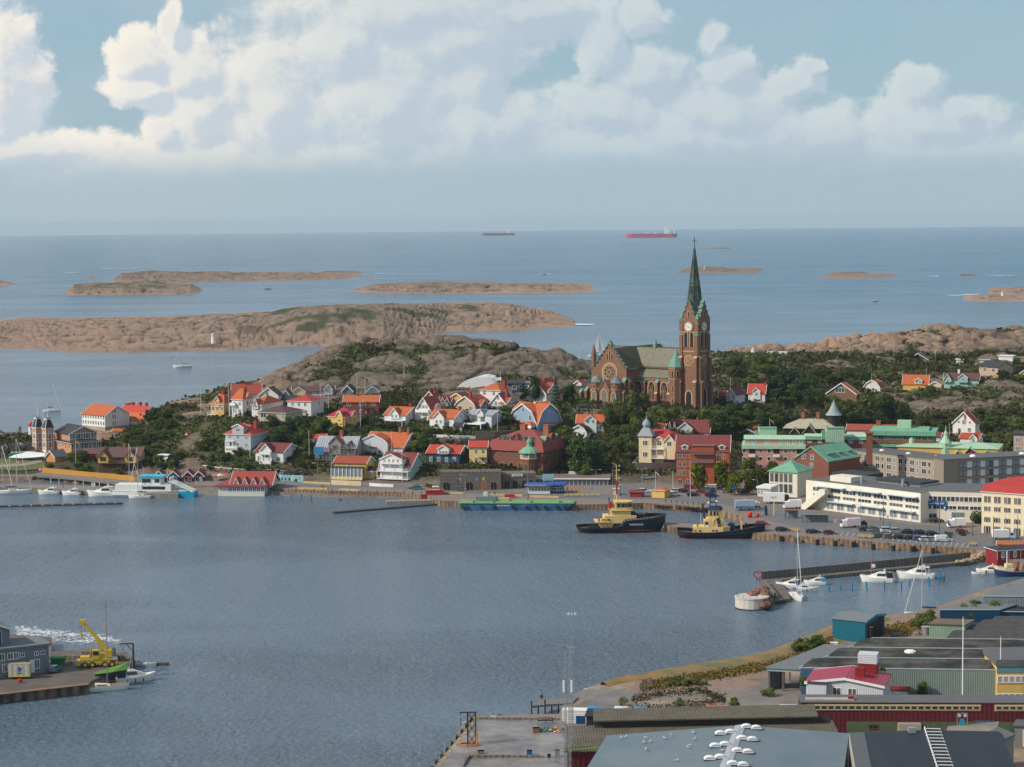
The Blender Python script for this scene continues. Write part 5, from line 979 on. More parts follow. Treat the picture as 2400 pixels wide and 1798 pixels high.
for z,hh in(((1312-1080)/4.603,1.3),((1312-1150)/4.603,1.)):
 for i in rng(7):g.put('F',.12+i*.135,z,5.4,hh,TM,kd_='band')
for i in rng(9):g.put('F',.22+i*.092,12,3.,2.,TM,CUR,'two',name='shop_window')
b=MB();AW=mat('awning_white',(.62,.66,.70));zt=g.z0+(1312-1040)/4.603/g.s
for i in rng(3):x=g.x0+(g.x1-g.x0)*(.10+i*.31);b.bx(x,x+(g.x1-g.x0)*.26,g.y0-1.8,g.y0,zt,zt+.2,AW)
for i in rng(3):x=g.x0+(g.x1-g.x0)*(.22+i*.26);b.bx(x,x+(g.x1-g.x0)*.22,g.y0-1.6,g.y0,3.2,3.4,AW)
b.bd('awning',g.root)
b=MB();b.extr([(g.x0-1,0),(g.x0+9,7.5),(g.x0+11,7.5),(g.x0+11,6.),(g.x0+2.5,0)],g.y0-3.2,g.y0-.1,'y',IVR);b.bd('stair',g.root)
g2=HZ('',ZG,540,1000,38,470,60,900,880,wl=IVR,rf=RDK,kd_='flat',root=g,Y=672,dph=9,oh=.4,dp=0);g2.ws('F',4,V(1000,ZG,940),4.2,1.7,'band',frame=BK,glass=CUR)
g2=HZ('',ZE,1300,960,38,330,60,850,800,wl=IVR,rf=RDK,kd_='flat',root=g,Y=706,dph=10,oh=.4,dp=0);g2.ws('F',4,V(960,ZE,855),1.5,1.2,'two')
b=MB();b.lth(g.x0+20,g.y0+5,[(.5,8),(.5,12)],8,MG);b.lth(g.x0+34,g.y0+9,[(.5,8),(.5,12)],8,MG);b.bx(g.x0+8,g.x0+17,g.y0+3,g.y0+9,8,11.5,IVR);b.bd('roof_plant',g.root)
q=HZ('white office wing with blue signboard and strip windows',ZG,1200,1314,2,660,10,985,980,wl=IVR,rf=R_FLAT,kd_='flat',name='office_wing',cat='office',gz=2.,dph=22,oh=.0,dp=1);q.ws('F',14,V(1314,ZG,1062),1.2,1.5,'plain',frame=TM,t0=.03);q.ws('F',5,V(1314,ZG,1157),3.4,1.1,'band',frame=TM);q.ws('F',2,V(1314,ZG,1250),2.4,1.4,'two',t0=.06,t1=.21);q.put('F',.62,12,4.,3.,LGR,GRW,'plain',name='garage_door')
b=MB();b.bx(-3.3,3.3,-.25,0,-.75,.75,mat('sign_blue',(.01,.10,.30),nz=.02));sg=link('signboard',b.mesh('signboard'),q.root,(q.x0+(q.x1-q.x0)*.265,q.y0-.02,q.z0+(1314-1112)/4.603/q.s));lett('sign_lettering','Lysekilsby 400',.85,TM,sg,(0,-.27,0))
b=MB();b.extr([(-1.2,-.5),(1.1,.1),(1.2,.6),(-.2,.3)],-.1,0,'y',GREYB);link('emblem',b.mesh('emblem'),q.root,(q.x0+2.4,q.y0-.02,6.8))
g=HZ('brown concrete apartment block, long left wing with loggias',ZG,787,1000,42,1060,10,640,630,wl=CONC,rf=R_FLAT,kd_='flat',name='apartment_block',Y=725,dph=13,oh=.15,dp=4)
WH=mat('white_panel',(.66,.65,.62))
for z in(V(1000,ZG,700)[0],V(1000,ZG,782)[0],V(1000,ZG,875)[0]if 1 else 0):
 for i in rng(8):g.put('F',.07+i*.122,z,2.,1.7,WH,kd_='band');g.put('F',.125+i*.122,z,1.,1.7,WH,CUR if i%2 else N0,'plain')
b=MB()
for i in rng(3):b.blob((g.x0+12+i*13,g.y0+5,g.ze+.3),1.,TM,8,.6)
b.bd('roof_hood',g.root)
q=HZ('brown concrete apartment block, right wing with white window panels',ZG,789,990,-30,1270,10,634,626,wl=wm_('concrete_grey',(.26,.215,.165),boards=0),rf=R_FLAT,kd_='flat',name='apartment_block',Y=722,dph=13,oh=.15,dp=4)
for z in V(990,ZG,695,790,890):
 for i in rng(8):
  t=.145+i*.112;q.put('F',t,z,1.5,1.8,BK,CUR,'plain');q.put('F',t+.035,z,1.5,1.8,BK,N0 if i%3==2 else CUR,'plain');q.put('F',t+.072,z,1.9,1.9,WH,WH,'plain',name='wall_panel')
b=MB()
for i in rng(2):b.blob((q.x0+14+i*20,q.y0+4,q.ze+.3),1.2,TM,8,.6)
b.bd('roof_hood',q.root)
g=HZ('cream corner building with crimson roof and arched ground floor',ZG,2030,1490,19,830,20,1028,830,wl=wm_('custard',(.74,.62,.44),boards=0),rf=R_BRIGHT,kd_='mansard',name='corner_building',gz=2.,dph=17,top=.0,dp=1,trim=TM,oh=.4)
for i in rng(8):
 for d in(-.026,.026):
  t=.075+i*.131;g.put('F',t+d*.8,83,1.,1.9,FR,kd_='two');g.put('F',t+d*.8,60,.95,1.3,FR,kd_='two');g.put('F',t+d*.8,34,1.,1.5,FR,kd_='arch');g.put('F',t+d*.8,9,1.15,2.4,FR,kd_='arch')
for i in rng(3):g.dm(.45+i*.2,10,100,108,113,out=-2.2,wm=BRK,rm=R_BRIGHT,win=1,kd_='barrel')
g=HZ('tan apartment house cut by the right edge',ZG,1900,590,3,350,10,365,355,wl=TAN,rf=RDK,kd_='flat',Y=775,dph=12);g.ws('F',4,V(590,ZG,425,520),1.6,1.6,'two',glass=CUR)
# far right hillside
g=HZ('white house with orange-red roof beside the dark pines',ZK,345,640,8,118,15,560,492,wl=WHT,rf=R_RED);g.dm(.5,18,12,32,40,out=.5,win=1);g.chim(.95,.5,52,1)
g=HZ('brown gabled house with orange-edged roof and wide window',ZK,1005,640,18,215,25,565,485,wl=wm_('umber',(.20,.11,.06)),rf=RO,rdg='y');g.put('F',.45,33,4.5,2.,TM,kd_='three')
HZ('yellow annex with crimson roof in front of the brown gabled house',ZK,1025,640,15,155,12,612,567,wl=YEL,rf=MTS['roof_crimson'],name='annex',kd_='hip')
g=HZ('small cream gambrel house by the flagpole',ZK,1175,556,22,115,35,515,465,wl=OFW,rf=RRU,rdg='y',kd_='gambrel');g.ws('F',2,V(556,ZK,540),1.2,1.4)
g=HZ('yellow house with orange roof and white dormer on the slope',ZK,1520,515,6,178,12,495,428,wl=YEL,rf=RO);g.dm(.62,17,8,16,21,out=.2,win=2,wm=WHT)
HZ('little shed with orange roof between the yellow and mint houses',ZK,1615,518,10,85,10,498,475,wl=CREAM,rf=RO,rdg='y',name='shed')
g=HZ('mint green house with brown roof and small gable',ZK,1885,500,5,245,12,462,415,wl=MINT,rf=R_BROWN);g.dm(.55,22,6,18,26,out=1,win=1);g.dm(.1,18,6,12,26,out=1,win=1);g.chim(.4,.5,36,1,TM)
g=HZ('pinkish tan two-storey house with charcoal roof',ZK,2025,455,36,135,103,372,330,wl=TAN,rf=RDK,trim=N0);g.ws('F',2,V(455,ZK,393),1.6,1.6,t0=.3,t1=.75,frame=TM);g.ws('R',3,V(455,ZK,390),1.5,1.3,t0=.15,t1=.7,frame=TM)
g=HZ('long white pavilion by the pink rocks',ZK,500,300,4,148,8,272,256,wl=WHT,rf=WHT,kd_='flat',name='pavilion');g.ws('F',4,V(300,ZK,280),1.4,1.2)
g=HZ('house with purple-brown gable and white base below the rocks',ZK,1522,336,6,148,12,318,272,wl=wm_('plum',(.09,.03,.04)),rf=R_BROWN,rdg='y',base=(18,WHT));
HZ('tiny white hut right of the purple-brown gable',ZK,1775,345,8,52,8,318,312,wl=WHT,rf=WHT,kd_='flat',name='hut')
HZ('low pale blue shed on the far slope',ZK,1965,338,4,70,8,320,314,wl=LGR,rf=LGR,kd_='flat',name='shed');HZ('long white flat-roofed house on the far slope',ZK,2130,335,14,100,20,294,288,wl=WHT,rf=WHT,kd_='flat');HZ('grey-blue hut half hidden behind the orange gables',ZK,1045,520,5,80,10,490,472,wl=GREYB,rf=RDK,name='hut')
HZ('cream gable cut by the right edge beside the tan house',ZK,2270,440,10,85,10,415,385,wl=CREAM,rf=R_BROWN,rdg='y')
g=HZ('white gabled house with dark red roof right of the church tower',ZK,135,640,26,65,12,570,520,wl=LGR,rf=RWN,rdg='y',dph=9);g.ws('F',2,V(640,ZK,590),.8,1.1)
HZ('dark red roof half hidden in trees right of the church tower',ZK,62,625,10,45,12,580,540,wl=BRK,rf=RWN)
# HARBOUR GROUND, QUAYS, WALLS
def poly_obj(name,pts,z1,m,z0=N0,mside=N0,kd_='structure'):
 from mathutils.geometry import tessellate_polygon
 me=bpy.data.meshes.new(name);bm=bmesh.new();vs=[bm.verts.new((p[0],p[1],z1))for p in pts]
 for tr in tessellate_polygon([[VV((p[0],p[1],0))for p in pts]]):
  try:f=bm.faces.new([vs[i]for i in tr])
  except ValueError:continue
  f.normal_update()
  if f.normal.z<0:f.normal_flip()
 if z0 is not N0:
  n=len(pts);lo=[bm.verts.new((p[0],p[1],z0))for p in pts]
  for i in rng(n):
   g=bm.faces.new((vs[i],vs[(i+1)%n],lo[(i+1)%n],lo[i]));g.material_index=1
 bm.to_mesh(me);bm.free();me.materials.append(m);me.materials.append(mside or m)
 o=link(name,me)
 if kd_:o['kind']=kd_
 return o
def Wl(*pp):return[PZ(x,y,.0)for x,y in pp]
def Tp(z,*pp):return[PZ(x,y,z)for x,y in pp]
PAVING=mat('pink_paving',(.235,.185,.16),nz=.16,scale=.12,col2=(.20,.165,.15));ASPH=mat('asphalt',(.155,.15,.15),nz=.10,scale=.1)
QW=mat('quay_wall_stone',(.30,.195,.115),nz=.35,scale=.35,stq=('X',1.4,.35),col2=(.15,.09,.06));QW2=mat('grey_quay_stone',(.20,.17,.14),nz=.35,scale=.5,stq=('X',1.1,.25))
FARB=[(3000,1060),(-100,1060)]
quay=poly_obj('quay',Wl((455,1150),(520,1152),(700,1160),(775,1163),(940,1167),(1000,1173),(1030,1187),(1200,1192),(1354,1196),(1441,1195),(1508,1192),(1600,1197),(1670,1203),(1742,1226))+Tp(2,(1738,1234),(1650,1229),(1556,1224))+Wl((1556,1246),(1600,1249),(1792,1266),(1900,1273),(2040,1284),(2100,1289),(2279,1302),(2330,1318),(2420,1345),(2700,1380))+[PZ(2760,1175,2),PZ(1900,1145,2),PZ(1500,1135,2),PZ(1200,1135,2),PZ(700,1128,2),PZ(455,1122,2)],2.,PAVING,-3,QW)
poly_obj('road',Tp(2,(520,1139),(700,1144),(940,1146),(1300,1168),(1500,1170),(1700,1182),(1800,1219),(1900,1245),(2100,1272),(2250,1283),(2330,1292),(2420,1296),(2700,1310),(2700,1262),(2400,1250),(2300,1243),(2150,1230),(2000,1215),(1850,1190),(1700,1166),(1500,1160),(1300,1158),(940,1137),(700,1135),(520,1131)),2.012,ASPH)
poly_obj('side_road',Tp(2,(1430,1159),(1560,1160),(1530,1133),(1470,1124),(1440,1128)),2.008,ASPH)
WL=mat('road_paint',(.62,.62,.60),nz=.1)
b=MB()
for i in rng(26):
 a=PZ(1935+i*13.5,1243+i*1.25,2.02);c=PZ(1929+i*13.5,1252+i*1.25,2.02);d=(c-a).normalized();n_=VV((d.y,-d.x,0))*.07
 b.face([a-n_,a+n_,c+n_,c-n_],WL)
for k in rng(6):
 a=PZ(1745+k*7,1170+k*.8,2.02);c=PZ(1743+k*7,1175+k*.8,2.02);d=(c-a).normalized();n_=VV((d.y,-d.x,0))*.25;b.face([a-n_,a+n_,c+n_,c-n_],WL)
o=b.bd('road_markings');struct(o)
GRASS=mat('short_grass',(.10,.13,.03),nz=.25,scale=.4,col2=(.14,.12,.04));PATH=mat('gravel_path',(.27,.24,.20),nz=.1)
def drape(name,pts,m,dz,kd_='structure',sub=3.):
 W_=[hit(x,y)for x,y in pts];bm=bmesh.new();f=bm.faces.new([bm.verts.new((p.x,p.y,0))for p in W_]);bmesh.ops.triangulate(bm,faces=[f])
 for _ in rng(5):
  e=[e for e in bm.edges if e.calc_length()>sub]
  if not e:break
  bmesh.ops.subdivide_edges(bm,edges=e,cuts=1);bmesh.ops.triangulate(bm,faces=bm.faces)
 for v in bm.verts:v.co.z=max(hgt(v.co.x,v.co.y),1.2)+dz
 bmesh.ops.recalc_face_normals(bm,faces=bm.faces);me=bpy.data.meshes.new(name);bm.to_mesh(me);bm.free();me.materials.append(m);o=link(name,me);o['kind']=kd_;return o
drape('lawn',[(-60,1098),(-60,1076),(60,1074),(105,1082),(108,1100),(40,1106)],GRASS,.30)
drape('path',[(-20,1094),(60,1088),(98,1079),(100,1086),(60,1095),(-20,1100)],PATH,.42)
poly_obj('stone_shore',Wl((-120,1128),(20,1126),(75,1128),(100,1121),(100,1112))+Tp(2,(96,1104),(40,1106),(-120,1104)),1.7,SN,-3,QW2)
b0=poly_obj('stone_mole',Wl((-140,1150),(66,1152),(200,1160),(300,1164),(380,1167),(418,1168))+Tp(1.5,(420,1156),(404,1149),(300,1146),(200,1138),(100,1136),(-140,1134)),1.5,mat('mole_top',(.24,.19,.16),nz=.25),-3,QW2)
def wrun(name,lab,pts,h,th,m,cat='wall',top=N0,z=N0,dz=.0,down=1.5,panels=N0,kd_=N0):
 P=[(PZ(x,y,z)if z is not N0 else hit(x,y))for x,y in pts];b=MB()
 for a,c in zip(P[:-1],P[1:]):
  d=(c-a);d.z=0;L=d.length;d.normalize();n_=VV((-d.y,d.x,0))*th/2
  def seg(m_,z0,z1,e=.0):
   q=[a-n_*(1+e),c-n_*(1+e),c+n_*(1+e),a+n_*(1+e)];i=len(b.v);k=b.mi(m_)
   b.v+=[(v.x,v.y,(a.z if j in(0,3)else c.z)+z0)for j,v in enu(q)]+[(v.x,v.y,(a.z if j in(0,3)else c.z)+z1)for j,v in enu(q)]
   for f in((0,3,2,1),(4,5,6,7),(0,1,5,4),(1,2,6,5),(2,3,7,6),(3,0,4,7)):b.f.append(tuple(i+t for t in f));b.m.append(k)
  seg(m,-down,h)
  if top:seg(top,h,h+.12,.4)
 o=b.bd(name);return tag(o,lab,cat)
OCHRE=mat('ochre_boards',(.48,.24,.045),nz=.15,scale=.6,stq=('X',.5,.12));PLANK=mat('grey_planks',(.20,.18,.165),nz=.2,scale=.5,stq=('X',.4,.15))
wrun('board_fence','long ochre board fence along the shore walkway',[(98,1106),(140,1110),(200,1116),(260,1121),(316,1127)],1.75,.12,OCHRE,'fence',z=2.2,down=.2)
W4=[PZ(x,y,2.)for x,y in((84,1109),(98,1107),(140,1111),(200,1117),(260,1122),(318,1128),(324,1137),(300,1134),(240,1128),(180,1121),(120,1116),(86,1115))]
t=thing('boardwalk','grey wooden shore walkway on piles in front of the ochre fence','boardwalk',PZ(200,1120,2.));bw=poly_obj('deck',W4,2.,PLANK,1.2,PLANK,N0);bw.parent=t;bw.matrix_parent_inverse=inv(t)
b=MB()
for k in rng(12):
 x=100+k*19;p=PZ(x,1119+(x-100)*.09,2.);b.br((p.x,p.y,-2),(p.x,p.y,2.),.13,TM if k%3 else QW2,6)
o=b.bd('piles',t);o.matrix_parent_inverse=inv(t)
b=MB()
for k in rng(40):
 p=PZ(105+k*5.4,1118+k*.47,2.);b.br((p.x,p.y,2.),(p.x,p.y,2.95),.03,MG,4)
for k in rng(39):
 p=PZ(105+k*5.4,1118+k*.47,2.);q=PZ(110.4+k*5.4,1118.5+k*.47,2.);b.br((p.x,p.y,2.95),(q.x,q.y,2.95),.03,MG,4)
o=b.bd('railing',t);o.matrix_parent_inverse=inv(t)
def bould(name,lab,pts,n,r0,r1,m,z=.0,seed=1,cat='boulders'):
 rnd=random.Random(seed);b=MB()
 for _ in rng(n):
  i=rnd.randrange(len(pts)-1);f=rnd.random();x=pts[i][0]+(pts[i+1][0]-pts[i][0])*f;y=pts[i][1]+(pts[i+1][1]-pts[i][1])*f
  p=PZ(x+rnd.uniform(-4,4),y+rnd.uniform(-2.5,2.5),z);r=rnd.uniform(r0,r1);i0=len(b.v);b.blob((p.x,p.y,p.z+rnd.uniform(-.1,.4)*r),r,m,6,rnd.uniform(.5,.8))
  for k in rng(i0,len(b.v)):v=b.v[k];b.v[k]=(v[0]+rnd.uniform(-.16,.16)*r,v[1]+rnd.uniform(-.16,.16)*r,v[2]+rnd.uniform(-.12,.12)*r)
 o=b.bd(name);return tag(o,lab,cat,kd_='stuff')
OR_ROCK=mat('orange_rock',(.36,.16,.075),nz=.3,scale=.5);GR_ROCK=mat('tan_rock',(.36,.26,.17),nz=.3,scale=.5)
bould('shore_rocks','orange rocks at the waterline under the walkway',[(95,1122),(140,1124),(190,1130),(240,1129)],60,.8,2.2,OR_ROCK)
bould('shore_rocks','tan boulders where the breakwater meets the quay',[(2245,1318),(2275,1312),(2300,1303),(2322,1296)],40,.5,1.2,GR_ROCK,1.,3)
ARST=mat('arcade_stone',(.155,.125,.10),nz=.3,scale=.6,stq=('Z',.5,.12))
def arcade():
 t=House('brown stone arcade terrace with arched doors below the brick hotel',*zp(ZC,1265,1325),0,(1265-600)/4.602,10,(1325-1135)/4.602,(1325-1130)/4.602,kd_='flat',wl=ARST,rf=ARST,name='arcade_terrace',cat='terrace',gz=2.,dph=9,dp=1,oh=.02)
 for q,(x,w_,h_)in enu(((670,2.6,3.4),(795,1.1,1.8),(920,2.6,3.4),(1078,1.9,3.8),(1183,2.2,3.2))):t.put('F',(x-600)/665,9 if q!=1 else 6,w_,h_,mat('arch_stone',(.27,.21,.16),nz=.2),DGL if q!=3 else mat('oak_door',(.30,.12,.04)),'arch','door' if q==3 else 'window')
 t.put('F',.29,22,.8,.8,MTS['arch_stone'],DGL,'round');t.put('F',.71,27,.9,.9,mat('lime_sign',(.35,.5,.03)),MTS['lime_sign'],'round','round_sign')
 b=MB()
 for i in rng(16):x=t.x0+(t.x1-t.x0)*i/15;b.bx(x-.25,x+.25,-.1,.3,t.ze+.1,t.ze+(.9 if i%5==0 else .45),ARST)
 for i in rng(2):b.bx(t.x0+7+i*6,t.x0+8+i*6,-.06,-.01,3.4,4.6,mat('sign_cyan',(.10,.28,.48)))
 b.bd('parapet',t.root)
 q=House('dark stone arcade wing with white name board under the brick hotel corner',*zp(ZC,1640,1300),-6,370/4.602,10,(1300-1150)/4.602,(1300-1145)/4.602,kd_='flat',wl=ARST,rf=ARST,name='arcade_wing',cat='terrace',gz=2.,dph=9,dp=1,oh=.02)
 q.x0,q.x1=-370/4.602/q.s,0
 q.w.location.x=-370/4.602/q.s;q.r.location.x=q.w.location.x
 for x in(.14,.38,.66,.85):q.put('F',x,9,1.8,3.,MTS['arch_stone'],DGL,'arch')
 b=MB();b.bx(-2,2,-.15,0,-.45,.45,TM);sg=link('name_board',b.mesh('name_board'),q.root,(q.x0+5.6,-.06,4.7));lett('board_lettering','HAVSHOTELLET',.42,BK,sg,(0,-.17,0))
arcade()
wrun('retaining_wall','high brown stone retaining wall behind the brick hotel',[(1115,1032),(1160,1033),(1200,1030)],3.6,.8,ARST)
wrun('garden_wall','long white garden wall above the blue house',[(1012,1027),(1060,1029),(1115,1031)],1.5,.4,WHT)
wrun('stone_wall','low stone wall below the white garden wall',[(1030,1036),(1080,1040),(1130,1040)],1.8,.6,ARST)
wrun('promenade_wall','white capped wall below the blue-grey house',[(476,1098),(520,1104),(578,1108)],1.2,.5,QW,top=TM)
wrun('promenade_wall','ochre stone wall above the red parasols',[(484,1113),(540,1119),(580,1121)],1.4,.5,QW2)
wrun('stone_wall','stone wall and terrace in front of the church',[(1335,962),(1420,966),(1500,968),(1600,966)],1.,.5,QW2)
wrun('white_fence','white railing beside the church tower',[(1676,957),(1730,957)],.7,.15,TM,'fence')
wrun('retaining_wall','dark stone wall below the cream turret villa',[(1490,1100),(1530,1101),(1584,1101)],2.6,.6,SN)
wrun('garden_wall','white steps and garden wall in front of the mint guesthouse',[(866,1139),(895,1141),(922,1142)],1.1,.3,WHT,z=2.)
wrun('white_fence','white fence in front of the yellow veranda house',[(776,1136),(815,1138),(846,1139)],1.8,.1,mat('cream_boards',(.66,.52,.30),stq=('X',1,.1)),'fence',z=2.)
t=thing('painted_wall','long turquoise wall with painted dark figures along the promenade','mural wall',PZ(563,1122,2.));P_=[PZ(x,y,2.)for x,y in((562,1121),(610,1126),(660,1129),(711,1131))]
MU=mat('mural_turquoise',(.16,.40,.46),nz=.3,scale=.35,col2=(.30,.50,.46));b=MB()
for a,c in zip(P_[:-1],P_[1:]):
 b.face([a,c,c+VV((0,0,2.6)),a+VV((0,0,2.6))],MU);n_=VV((0,.3,0));b.face([a+n_,c+n_,c+n_+VV((0,0,2.6)),a+n_+VV((0,0,2.6))],TM);b.face([a+VV((0,0,2.6)),c+VV((0,0,2.6)),c+n_+VV((0,0,2.6)),a+n_+VV((0,0,2.6))],TM)
rr=random.Random(4)
for k in rng(16):
 f=.15+.8*k/15;i=min(2,int(f*3));g_=f*3-i;p=P_[i].lerp(P_[i+1],g_)+VV((0,-.08,0));c=rr.choice([BK,mat('mural_blue',(.03,.12,.3)),mat('mural_sand',(.5,.42,.3)),TM])
 w_=rr.uniform(.3,.9);z_=rr.uniform(.3,1.2);pts=[(p.x+w_*cos(a)*rr.uniform(.6,1.2),p.y,p.z+z_+.5+.7*sin(a)*rr.uniform(.6,1.2))for a in[2*pi*j/7 for j in rng(7)]];b.face(pts,c)
o=b.bd('wall',t);o.matrix_parent_inverse=inv(t)
wrun('sand_bags','yellow low concrete barrier on the promenade, left stretch',[(712,1132),(775,1136)],.7,.6,mat('yellow_block',(.52,.38,.17),nz=.2),'barrier',z=2.)
for lb,q in(('yellow concrete barrier on the quay edge below the veranda house',[(700,1146),(768,1148)]),('yellow concrete barrier right of the two walkers',[(795,1149),(845,1151)]),('yellow concrete barrier by the red workboat',[(1037,1157),(1086,1158)]),('yellow concrete barrier above the green barge deck',[(1150,1161),(1225,1163)]),('yellow concrete barrier below the blue and white kiosk',[(1243,1165),(1310,1167)])):
 wrun('barrier',lb,q,.6,.7,MTS['yellow_block'],'barrier',z=2.,down=0)
b=MB()
for x0_,x1_,n in((1538,1573,9),(1588,1597,3),(1606,1640,10),(1648,1660,4)):
 for k in rng(n):
  x=x0_+(x1_-x0_)*k/max(1,n-1);p=PZ(x,1193+(x-1508)*.062,.0)
  for i in rng(8):
   a0=pi*i/4;a1=a0+pi/4;b.br((p.x+.5*cos(a0),p.y-.35,1.1+.5*sin(a0)),(p.x+.5*cos(a1),p.y-.35,1.1+.5*sin(a1)),.17,BK,5)
o=b.bd('tyre_fenders');tag(o,'row of black tyre fenders on the inner quay behind the tugs','tyres',kd_='stuff')
me=N0
for k,(x,y,s_)in enu(((1831,1267,1),(1868,1271,1.05),(1915,1275,1),(1957,1278,1.1),(1999,1280,1),(2046,1286,1.1),(2093,1289,1),(2138,1291,1.05),(2186,1295,1))):
 if me is N0:b=MB();b.br((0,-.5,-.9),(0,-.5,.9),.62,BK,10);b.br((0,-.5,.9),(0,-.1,1.5),.08,MG,4);me=b.mesh('quay_fender')
 o=link('quay_fender',me,N0,PZ(x,y-4,.7));o.scale=(s_,)*3;tag(o,nth(k,'black fender on the tan quay wall'),'fender','black fenders along the tan quay wall')
def pontoon(lab,a,c,w,h,m=N0,name='pontoon',z=.0):
 A_,C_=PZ(*a,z),PZ(*c,z);d=C_-A_;L=d.length;t=MB();t.bx(0,L,0,w,-.5,h,m or mat('wet_wood',(.07,.06,.055),nz=.3));o=t.bd(name);o.location=A_;o.rotation_euler=(0,0,atan2(d.y,d.x));return tag(o,lab,'pontoon')
pontoon('dark floating pontoon with gulls in the left foreground water',(-60,1191),(287,1182),2.4,.5)
pontoon('dark floating pontoon pointing from the middle quay',(784,1204),(1030,1184),2.4,.5)
pontoon('grey concrete landing stage behind the middle pontoon',(905,1184),(1032,1181),4,1.3,mat('pale_concrete',(.28,.25,.22),nz=.2,stq=('X',1,.2)))
pontoon('thin dark jetty behind the moored white boats, lower left corner',(318,1558),(392,1560),1.2,.5)
GULLW=mat('gull_white',(.72,.72,.72),nz=.03);GULLG=mat('gull_grey',(.32,.34,.37),nz=.03)
def gull_mesh():
 b=MB();rings=[]
 for x,r,z in((-.30,.01,.24),(-.2,.05,.23),(-.05,.095,.23),(.08,.09,.25),(.16,.05,.31),(.2,.055,.36),(.26,.045,.37),(.34,.008,.35)):rings.append([(x,r*cos(a),z+r*.9*sin(a))for a in[2*pi*j/8 for j in rng(8)]])
 b.loft(rings,GULLW);b.extr([(-.34,.24),(-.05,.33),(.1,.31),(.1,.25),(-.1,.24)],-.105,.105,'y',GULLG)
 for s_ in(-1,1):b.br((.0,s_*.04,.16),(.0,s_*.04,0),.012,mat('gull_leg',(.5,.3,.05)),4)
 return b.mesh('gull')
GM=gull_mesh()
def gull(p,rz,lab,gp,s_=1.8):o=link('gull',GM,N0,p,rz,s_);return tag(o,lab,'gull',gp)
for k,x in enu((22,48,73,100,123,147,171,195,220,245,270)):gull(PZ(x,1190-x*.032,.5),random.uniform(0,6),nth(k,'white gull on the dark pontoon'),'gulls on the dark pontoon')
b=MB();CB=mat('breakwater_concrete',(.155,.135,.115),nz=.28,scale=.5,stq=('X',1.3,.2));a=PZ(1798,1370,0);c=PZ(2290,1322,0);d=c-a;L=d.length
b.bx(0,L,0,3.2,-2,.9,CB);b.bx(0,L,3.,3.6,-2,3.,CB);o=b.bd('breakwater');o.location=a;o.rotation_euler=(0,0,atan2(d.y,d.x));tag(o,'long grey concrete breakwater wall of the small boat harbour','breakwater')
b=MB();p0=PZ(1800,1380,0);P4=[PZ(1801,1372,0),PZ(1816,1416,0),PZ(1853,1412,0),PZ(1830,1366,0)];o=poly_obj('jetty',P4,1.,mat('jetty_planks',(.15,.125,.10),nz=.2,stq=('Y',.6,.2)),.5,CB,N0);tag(o,'wooden jetty between the rock head and the moored boats','jetty')
wrun('sloping_wall','slanting concrete slab beside the wooden jetty',[(1793,1378),(1822,1413)],2.2,.5,CB,z=.0)
b=MB();b.lth(0,0,[(4.3,-2),(4.3,2.6),(4.45,2.7),(4.45,3.)],20,mat('white_caisson',(.60,.56,.50),nz=.2,scale=.5,col2=(.42,.33,.26),mix2=.3));b.lth(0,0,[(4.32,-.2),(4.32,.25)],20,BK)
for k in rng(14):a_=2*pi*k/14;b.br((4*cos(a_),4*sin(a_),3),(4*cos(a_),4*sin(a_),3.9),.05,BK,4)
fix(b,'caisson',PZ(1762,1424,0),'round white caisson at the end of the harbour pier','caisson')
bould('pier_head_rocks','heap of red-brown rocks at the pier head',[(1752,1404),(1775,1396),(1790,1390),(1800,1412),(1790,1420),(1770,1398)],150,.7,1.5,mat('red_rock',(.20,.10,.07),nz=.4,scale=.6),1.2,5)
bould('pier_head_rocks','upper layer of red-brown rocks at the pier head',[(1760,1396),(1788,1386),(1795,1396)],70,.8,1.5,MTS['red_rock'],2.8,6)
HRT=mat('heart_red',(.30,.01,.02));b=MB();pts=[(1.25*16*sin(t_)**3/16,1.25*(13*cos(t_)-5*cos(2*t_)-2*cos(3*t_)-cos(4*t_))/16)for t_ in[2*pi*i/24 for i in rng(24)]]
for i in rng(24):x0_,z0_=pts[i];x1_,z1_=pts[(i+1)%24];b.br((x0_,0,z0_+2.2),(x1_,0,z1_+2.2),.13,HRT,5)
for x in(-.4,.4):b.br((x,0,0),(x,0,1.2),.07,BK,4)
fix(b,'heart_sculpture',PZ(1777,1367,3.2),'red heart-shaped frame sculpture on the pier head','sculpture')
BLUEP=mat('blue_pile',(.02,.19,.36),nz=.15)
me=N0
for k,(x,y)in enu(((1943,1383),(1969,1381),(1996,1382),(2032,1381),(2073,1378),(2113,1378),(2131,1370),(2178,1370),(2200,1366),(2203,1360),(2213,1359),(683,1169),(638,1166),(660,1167),(705,1170),(730,1173))):
 if me is N0:b=MB();b.br((0,0,-1.5),(0,0,1.9),.26,BLUEP,7,.2);b.lth(0,0,[(.26,1.9),(.05,2.2)],7,BLUEP);me=b.mesh('mooring_post')
 r_=k<11;o=link('mooring_post',me,N0,PZ(x,y+3,0));o.scale=(1,1,random.uniform(.7,1.2));o.rotation_euler=(random.uniform(-.1,.1),random.uniform(-.12,.12),0);tag(o,nth(k,'blue mooring post in the small boat harbour')if r_ else nth((2,0,1,3,4)[k-11]if k-11<5 else 4,'blue mooring post by the floating restaurant'),'mooring post','blue mooring posts in the small boat harbour' if r_ else 'blue mooring posts by the floating restaurant')
g=House('floating white restaurant with red tiled roof and row of little gables',*zp(ZB,735,1395),14,500/4.602,365/4.602,100/4.602,118/4.602,kd_='flat',wl=OFW,rf=R_BRICKR,gz=.0,name='floating_restaurant',cat='restaurant',dph=19,dp=1,oh=.9,trim=TM)
